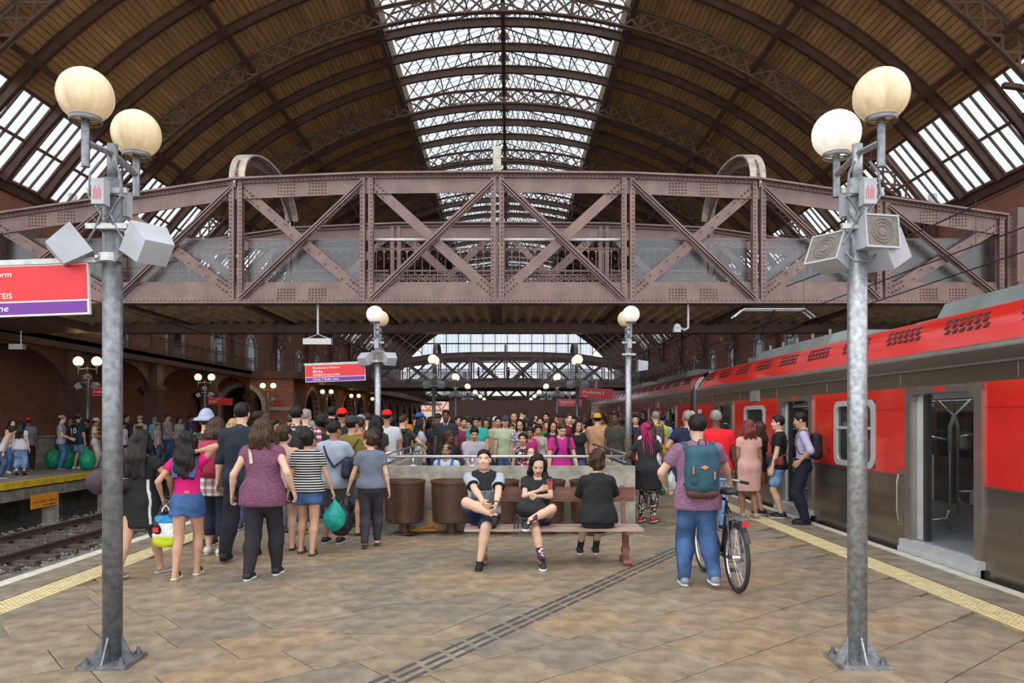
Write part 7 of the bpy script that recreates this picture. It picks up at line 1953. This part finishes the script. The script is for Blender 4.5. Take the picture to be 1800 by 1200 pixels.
person(3.52, 17.6, 5, 'man in a sky blue tee beside the train', 1.78, 'tan', ('fade', 'black'), None, T('tee', (.25, .38, .58)), dict(kind='jeans', col=DEN), SB, lod=1.3)
person(3.06, 13.1, 0, 'man in a navy tee with hands on hips', 1.80, 'tan', ('short', 'grey'), None, T('tee', (.014, .02, .05)), dict(kind='shorts', col=(.06, .06, .07), len=.8), SB, girth=1.1, pose=dict(hands=((-.20, .06, 1.02), (.2, .06, 1.02)), elbow=((-1, -.5, 0), (1, -.5, 0))))
person(3.85, 16.2, 0, 'person in a straw coloured cap beside the train', 1.82, 'tan', ('short', 'black'), ('backcap', (.55, .40, .20)), T('tee', (.08, .07, .06)), dict(kind='jeans', col=NAVY), SB, lod=1.3)
person(3.12, 11.55, -3, 'man with a shaved head in a bright red tee', 1.80, 'dark', ('fade', 'grey'), None, T('tee', (.70, .012, .02), t=.02), dict(kind='jeans', col=DENL), SB, girth=1.15, pose=dict(hands=((-.3, .05, .85), (.32, .08, .85))))
# man with the bicycle
p, B = person(1.90, 7.72, -2, 'man in a mauve tee and jeans with a teal backpack pushing a bicycle', 1.71, 'light', ('short', 'black'), None, T('tee', (.24, .125, .20), pat='heather', t=.02, hem=-.15, sleeve=.62), dict(kind='jeans', col=(.045, .10, .23), loose=.016), ('sneaker', (.25, .27, .29), (.68, .68, .66)), girth=1.24,
              pose=dict(feet=((-.13, .05, 0), (.13, -.14, .05)), hands=((-.28, .22, .98), (.44, .42, .99)), elbow=((-1, -.7, -.2), (.9, -.5, -.5))), curl=(.5, .9))
backpack(p, B, 'teal backpack with a brown base and diamond patch', (.025, .085, .12), (.165, .09, .25), (.10, .045, .025), .27, True, (.62, .27, .13))
# group by the open train door
p, B = person(4.05, 12.95, 4, 'woman with a brown bob in a pale pink dress and heeled shoes', 1.64, 'brown', ('shoulder', 'red'), None, T('dress', (.62, .36, .31), hem=.42, sleeve=.42, flare=.0), None, ('dress', (.40, .31, .26), (.3, .2, .15)), fem=True, girth=1.12, pose=dict(feet=((-.09, .06, 0), (.09, -.05, 0))))
person(4.40, 13.45, 75, 'young woman in black half hidden behind the man in black', 1.60, 'light', ('long', 'brown'), None, T('tee', BLK), dict(kind='skirt', col=(.30, .12, .04), hem=.30), SB, fem=True)
p, B = person(4.58, 13.0, 72, 'young man in a black tee and denim shorts in profile', 1.72, 'light', ('short', 'black'), None, T('tee', (.014, .014, .014)), dict(kind='jshorts', col=(.16, .28, .48), len=.85), ('sneaker', (.015, .015, .018), (.6, .6, .6)), pose=dict(hands=((-.22, .12, .82), (.2, .12, .85)), yaw=-.1))
strap_bag(p, B, (.16, .03, .03), 'small maroon bag on the man in the black tee', -1, (.09, .04, .08), .0, (.12, .05, .04), .02)
p, B = person(4.70, 12.25, 70, 'man in a lavender shirt and dark trousers with a hand on his hip', 1.78, 'tan', ('short', 'black'), None, T('rolled', (.42, .38, .55), tuck=1), dict(kind='trousers', col=(.012, .014, .03)), DR, pose=dict(pitch=-.2, hands=((-.22, .06, 1.0), (.24, .02, .98)), elbow=((-.8, -1, 0), (.8, -1.0, 0))))
backpack(p, B, 'black backpack on the man in lavender', (.015, .015, .017), (.14, .08, .22), None, .28)
# --- on the bench
p, B = person(-.29, 8.98, 178, 'seated man in a black and grey polo with one ankle on his knee', 1.60, 'light', ('fade', 'black'), None, T('polo', (.36, .40, .46), collar=BLK, sleeve=.62, hem=.0), dict(kind='shorts', col=(.018, .028, .07), len=.88, loose=.02), ('sneaker', (.012, .012, .012), (.02, .02, .02)), girth=1.2, stub=.15,
              pose=dict(pelvis=(0, -.02, .555), feet=((.02, .42, 0), (-.16, .46, .52)), knee=((0, 1, .3), (1, .4, .75)), hands=((-.16, .42, .68), (-.06, .44, .70)), elbow=((-1, -.3, -.3), (1, -.3, -.3)), lean=(0, -.05, 1)), curl=(.6, .6))
def panel(lo_, hi_, cl, nm, e_=.029):
    F = Field(B.pel - .38, B.neck + .3, .014); B.torso(F, e_); F.clip(B.pel + B.up * lo_, -B.up); F.clip(B.pel + B.up * hi_, B.up); F.clip(B.sh[0] + B.rt * .03, -B.rt); F.clip(B.sh[1] - B.rt * .03, B.rt); F.sub(Cap(B.neck + B.fw * .015 - B.up * .015, B.neck + B.up * .2, .072 * B.k, .095 * B.k), .006); add_part(p, nm, F.net(), M['cloth'], cl)
panel(.285, .6, (.016, .016, .018), 'dark_yoke'); panel(.01, .285, (.13, .135, .15), 'grey_panel')
for i in (0, 1):
    e = B.sh[i] * .40 + B.elb[i] * .60; d__ = unit(B.elb[i] - B.sh[i]); F = Field(e - .12, e + .12, .012); F.add(Cap(e - d__ * .008, e + d__ * .008, B.arm_r() * 1.0 + .028), 0); F.clip(e + d__ * .014, d__); F.clip(e - d__ * .012, -d__); add_part(p, 'cuff', F.net(), M['cloth'], BLK)
q = MB(); q.tube([B.chest + B.fw * .155 - B.rt * .03, B.chest + B.fw * .165 - B.rt * .02 - B.up * .06, B.waist + B.fw * .17 - B.rt * .04], .004, 5); q.build('earphone_wire', M['black'], p)
q = MB(); q.tube([B.wri[0] + unit(B.elb[0] - B.wri[0]) * .02 + V3(.033 * math.cos(t), 0, .033 * math.sin(t)) for t in [2 * math.pi * i / 12 for i in range(12)]], .009, 6, closed=True); q.build('wristwatch', M['black'], p)
p, B = person(.34, 8.98, 182, 'seated girl with long curls in a black tee looking at her phone', 1.50, 'light', ('curly', 'black'), None, T('tee', (.022, .022, .024), hem=-.03), dict(kind='jshorts', col=(.04, .05, .08), len=.5), ('high', (.03, .03, .035), (.72, .72, .72), 'pat', .17), fem=True, girth=1.03,
              pose=dict(pelvis=(0, -.02, .545), feet=((.17, .44, .44), (-.02, .44, 0)), knee=((-1, .4, .7), (0, 1, .3)), hands=((.04, .30, .80), (-.02, .25, .87)), elbow=((-1, -.2, -.5), (1, -.2, -.6)), pitch=-.45), curl=(.5, .9))
h_ = hand_world(p, B, 1)
ph = empty('mobile_phone', (h_[0] + .02, h_[1] - .02, h_[2] + .03)); tag(ph, 'red cased phone in the hand of the seated girl', 'phone')
MB().box((-.031, -.005, -.06), (.031, .004, .06)).build('case', mat('phone_case_red', (.33, .035, .04), .4), ph); MB().box((-.012, -.008, .035), (.012, -.005, .06)).build('camera_window', M['black'], ph); MB().box((-.028, .004, -.057), (.028, .006, .057)).build('screen', M['win_glass'], ph)
c_ = local_world(p, (.09, .29, .67)); F = Field((-.3, -.2, -.2), (.3, .2, .2), .011); F.add(Cap((-.10, 0, -.02), (.10, 0, -.02), .085, .085, ((0, 1, 0), .75)), 0); F.add(Cap((-.07, 0, .06), (.07, 0, .06), .05, .05, ((0, 1, 0), .8)), .04); F.ripple(.006, (30, 30, 24), 1)
hb_ = bag_obj('handbag', F, (.014, .014, .016), 'soft black handbag in the lap of the seated girl', 'bag', c_, 0, 'bagmat')
q = MB(); q.tube([(-.12, 0, .0), (-.18, -.03, -.10), (-.20, -.04, -.26), (-.17, -.03, -.30), (-.14, 0, -.12)], .009, 6); q.build('strap', M['black'], hb_)
p, B = person(1.02, 8.76, 0, 'seated girl with messy hair in a loose black shirt facing the stairs', 1.56, 'light', ('messybun', 'brown'), None, T('loose', (.016, .016, .018), hem=-.075, t=.028, sleeve=.95, rip=.006), dict(kind='shorts', col=(.02, .02, .022), len=.4), ('sneaker', (.03, .03, .03), (.6, .6, .58), (.015, .03, .015), .13), fem=True, girth=1.15,
              pose=dict(pelvis=(0, .0, .55), feet=((-.17, .44, .06), (.02, .46, .06)), knee=((0, 1, .2), (0, 1, .2)), hands=((-.12, .36, .93), (.17, .36, .94)), elbow=((-.35, .2, -1), (.35, .2, -1)), lean=(0, .10, 1)))
# --- side platform across the tracks
def side(px, Y, yt, label, **kw): 
    H = max(1.5, min(1.85, 1.68 - (yt - 735) * Y / 1350)); return person(place(px, Y), Y, kw.pop('face'), label, H, lod=kw.pop('lod', 1.65), **kw)
side(3, 21.5, 750, 'woman in pale clothes stooping at the near end of the side platform', face=-60, fem=True, skin='tan', hair=('bun', 'black'), top=T('tank', (.5, .45, .47)), pose=dict(lean=(0, .45, 1)))
side(21, 23.4, 739, 'woman in jeans facing the girl with very long hair', face=-120, fem=True, skin='light', hair=('long', 'black'), top=T('tank', (.5, .42, .44)), bottom=dict(kind='leggings', col=(.06, .16, .40)), shoes=SW)
side(36, 22.6, 741, 'girl with very long black hair in denim overalls', face=15, fem=True, skin='light', hair=('straight', 'black'), top=T('tee', (.55, .55, .58), sleeve=.3), bottom=dict(kind='cropped', col=DENL, pat='denim'), shoes=('high', BLK, BLK))
side(50, 24.6, 734, 'man in a red cap and grey tee beside the girls', face=20, skin='dark', hair=('fade', 'black'), hat=('cap', (.50, .02, .04)), top=T('tee', (.14, .15, .17)), bottom=dict(kind='trousers', col=BLK))
side(108, 24.8, 730, 'man in a beige cap, grey polo and jeans with folded hands', face=-70, skin='light', hair=('short', 'black'), hat=('cap', (.34, .28, .20)), top=T('polo', (.30, .31, .33)), bottom=dict(kind='jeans', col=DEN), shoes=('sneaker', (.15, .12, .09), (.2, .18, .15)), pose=dict(hands=((-.1, .28, 1.02), (.1, .28, 1.02))))
p, B = side(137, 25.4, 727, 'man in a dark number ten football jersey and denim shorts', face=-12, skin='tan', hair=('short', 'black'), hat=('cap', (.05, .06, .08)), top=T('loose', (.015, .03, .06), hem=-.14, t=.022), bottom=dict(kind='jshorts', col=DENL, len=.85), shoes=SW)
c_ = B.chest - B.fw * (.16 * B.k + .03); text_mesh('number', '10', .26, M['text_white'], p, tuple(c_ - B.rt * .14 - B.up * .14), (R(90), 0, 0), 'LEFT', 0, .004)
q = MB().bar(tuple(c_ + B.rt * .0 + B.up * .17 - B.rt * .14), tuple(c_ + B.rt * .14 + B.up * .17), .05, .012, (0, 0, 1)); q.build('name_bar', M['yellow'], p)
side(124, 26.4, 733, 'man with black hair behind the football jersey', face=-150, skin='brown', hair=('short', 'black'), top=T('tee', (.03, .03, .03)))
side(153, 26.0, 737, 'man with a white cup beside the football jersey', face=150, skin='brown', hair=('short', 'black'), top=T('tee', (.06, .045, .03)), bottom=dict(kind='trousers', col=(.06, .05, .04)))
def vest(p, B):
    F = Field(B.pel - .3, B.neck + .12, .018); B.torso(F, .03); F.clip(B.pel - B.up * .02, -B.up); F.clip(B.sh[0] + B.rt * .03, -B.rt); F.clip(B.sh[1] - B.rt * .03, B.rt); F.clip(B.neck - B.up * .05, B.up)
    v = add_part(p, 'safety_vest', F.net(), M['cloth'], (.05, .045, .04))
    for zz in (.05, .2, .33):
        F = Field(B.pel - .3, B.neck + .12, .018); B.torso(F, .036); F.clip(B.pel + B.up * (zz + .045), B.up); F.clip(B.pel + B.up * (zz - .02), -B.up); F.clip(B.sh[0] + B.rt * .03, -B.rt); F.clip(B.sh[1] - B.rt * .03, B.rt); add_part(p, 'reflective_band', F.net(), M['cloth'], (.70, .38, .02), v)
vest(*side(168, 25.6, 735, 'man in white clothes, cap and banded safety vest', face=-75, skin='brown', hair=('short', 'black'), hat=('cap', (.55, .54, .48)), top=T('tee', (.55, .54, .50)), bottom=dict(kind='trousers', col=(.58, .55, .48)), pose=dict(hands=((-.1, .26, 1.05), (.1, .26, 1.05)))))
side(222, 29.5, 728, 'man in dark blue seen in profile past the near lamp post', face=-80, skin='tan', hair=('fade', 'black'), top=T('tee', (.03, .025, .06)))
side(215, 27.0, 741, 'person in a white tee and dark shorts past the near lamp post', face=-20, skin='tan', hair=('short', 'black'), top=T('tee', (.55, .58, .64)), bottom=dict(kind='shorts', col=NAVY))
vest(*side(247, 27.2, 731, 'worker in a black and amber vest, grey cap and yellow gloves', face=175, skin='light', hair=('short', 'black'), hat=('cap', (.30, .34, .32)), top=T('tee', (.36, .36, .36)), bottom=dict(kind='trousers', col=(.05, .05, .05)), pose=dict(hands=((-.16, .24, .95), (.16, .24, .95)))))
side(272, 30.5, 733, 'older man with white hair in a light blue tee', face=60, skin='light', hair=('short', 'grey'), top=T('tee', (.20, .45, .60)))
side(277, 27.6, 743, 'person in a green grey cap and pale pink hood', face=-90, skin='tan', hair=('short', 'brown'), hat=('cap', (.18, .22, .18)), top=T('tee', (.52, .36, .38)))
side(294, 29.0, 727, 'bearded man in a black cap and blue grey tee', face=-95, skin='light', hair=('short', 'black'), hat=('cap', (.03, .03, .035)), top=T('tee', (.34, .38, .45)), bottom=dict(kind='jeans', col=DEN), stub=.3, pose=dict(hands=((-.1, .26, 1.0), (.1, .26, 1.0))))
side(315, 31.0, 733, 'woman in black and white beside the bearded man', face=-120, fem=True, skin='tan', hair=('pony', 'black'), top=T('tee', (.45, .45, .47)))
side(334, 31.5, 729, 'man in royal blue farther along the side platform', face=-60, skin='brown', hair=('short', 'black'), top=T('tee', (.03, .07, .2)))
for i, (px, Y, yb) in enumerate(((119, 25.75, .4), (127, 26.9, .5), (153, 25.0, .45), (93, 25.5, .2))):
    F = Field((-.4, -.35, -.05), (.4, .35, .95), .02); F.add(Ell((0, 0, .32), (.26, .22, .32)), 0); F.add(Cap((0, 0, .5), (0, 0, .75), .12, .03), .08); F.ripple(.014, (16, 16, 10), i); F.clip(V3(0, 0, 0), V3(0, 0, -1))
    bag_obj('sack', F, (.01, .26, .13), ['big green sack beside the man in jeans', 'big green sack behind the man in jeans', 'big green sack beside the man in white', 'small green sack at the side of the man in jeans'][i], 'sack', (place(px, Y), Y, 0), 0, 'plastic_bag', 'green sacks on the side platform')
# people crossing the second bridge
for i, (px, cl, nm) in enumerate(((841, (.03, .03, .035), 'dark figure with a bag crossing the far footbridge'), (894, (.12, .05, .04), 'figure in brown crossing the far footbridge'), (919, (.04, .07, .10), 'figure in blue grey crossing the far footbridge'), (974, (.06, .06, .06), 'grey figure at the side of the far footbridge'))):
    person(place(px, 78.5), 78.5, 90 if i % 2 else -90, nm, 1.72, 'brown', ('short', 'black'), None, T('tee', cl), dict(kind='jeans', col=(.03, .03, .04)), SB, z=5.2, lod=2.4, fem=False)
# filler rows of the same crowd
rng = random.Random(21)
COLS = [('black', (.015, .015, .017)), ('white', (.70, .70, .70)), ('grey', (.2, .21, .22)), ('navy', (.02, .03, .07)), ('red', (.50, .02, .03)), ('teal', (.02, .25, .24)), ('green', (.05, .2, .07)), ('yellow', (.6, .45, .04)), ('pink', (.55, .15, .25)),
        ('sky blue', (.2, .35, .55)), ('maroon', (.16, .015, .03)), ('beige', (.45, .36, .25)), ('purple', (.17, .05, .25)), ('orange', (.55, .18, .03))]
HS = [('short', False), ('fade', False), ('short', False), ('long', True), ('bun', True), ('curly', True), ('pony', True), ('balding', False)]
taken = [(q_[0].location.x, q_[0].location.y) for q_ in PEOPLE]
combo = [(c_, h_, hc) for c_ in COLS for h_ in HS for hc in ('black', 'brown')]; rng.shuffle(combo)
HN = {'short': 'short %s hair', 'fade': 'cropped %s hair', 'long': 'long %s hair', 'bun': '%s hair in a bun', 'curly': 'curly %s hair', 'pony': 'a %s ponytail', 'balding': 'thinning %s hair'}
ARCH = {}
def filler(n, xr, yr, face, where, group, lod, tries=4000):
    done = 0
    for _ in range(tries):
        if done >= n: break
        y = yr[0] + (yr[1] - yr[0]) * rng.random() ** 1.3; x = rng.uniform(*xr)
        if any((x - a) ** 2 + (y - b) ** 2 < .30 for a, b in taken): continue
        if any(abs(x - lx) < .35 and abs(y - ly) < .35 for lx in (LXP, RXP) for ly in ys): continue
        taken.append((x, y)); (cn, cc), (hs, fm), hc = combo.pop(); done += 1
        lab = '%s in a %s tee with %s %s' % ('woman' if fm else 'man', cn, HN[hs] % hc, where); key = (hs, done % 2); sk = rng.choice(['light', 'tan', 'tan', 'brown', 'dark']); rz = face + rng.uniform(-25, 25); sc = rng.gauss(1, .025)
        if key not in ARCH:
            r, _b = person(x, y, rz, lab, 1.60 if fm else 1.72, sk, (hs, hc), None, T('tee', cc), dict(kind='jeans', col=(.03, .04, .07)), SB, lod=1.9, fem=fm, girth=(1.02, 1.14)[done % 2], group=group, pose=dict(yaw=(-.3, .25)[done % 2], pitch=-.12)); ARCH[key] = r
        else:
            src = ARCH[key]; r = src.copy(); COL.objects.link(r); r.location = (x, y, 0); r.rotation_euler = (0, 0, R(rz)); r.scale = (sc, sc, sc); r['label'] = lab; r['group'] = group
            for ch in src.children:
                c = ch.copy(); COL.objects.link(c); c.parent = r
                for g in ch.children: d = g.copy(); COL.objects.link(d); d.parent = c
                b_ = c.name.split('.')[0]
                if b_ == 'body': c.color = (*SKINS[sk], 1)
                elif b_ == 'tshirt': c.color = (*cc, 1)
                elif b_ == 'hair': c.color = (*HAIRC[hc], 1)
                elif b_ == 'trousers': c.color = (*rng.choice([(.03, .04, .07), (.02, .02, .022), (.05, .09, .2), (.12, .11, .1)]), 1)
filler(24, (-1.6, 1.9), (17.9, 22.0), 180, 'nearing the stairs', 'crowd facing the stairs', 1.9)
filler(40, (-1.9, 3.4), (19.5, 36), 180, 'facing the stairs', 'crowd facing the stairs', 2.3)
filler(16, (-4.6, -2.3), (13.5, 26), 0, 'by the empty track', 'crowd walking away', 2.2)
filler(14, (2.5, 4.3), (16, 32), 0, 'beside the train', 'crowd beside the train', 2.2)
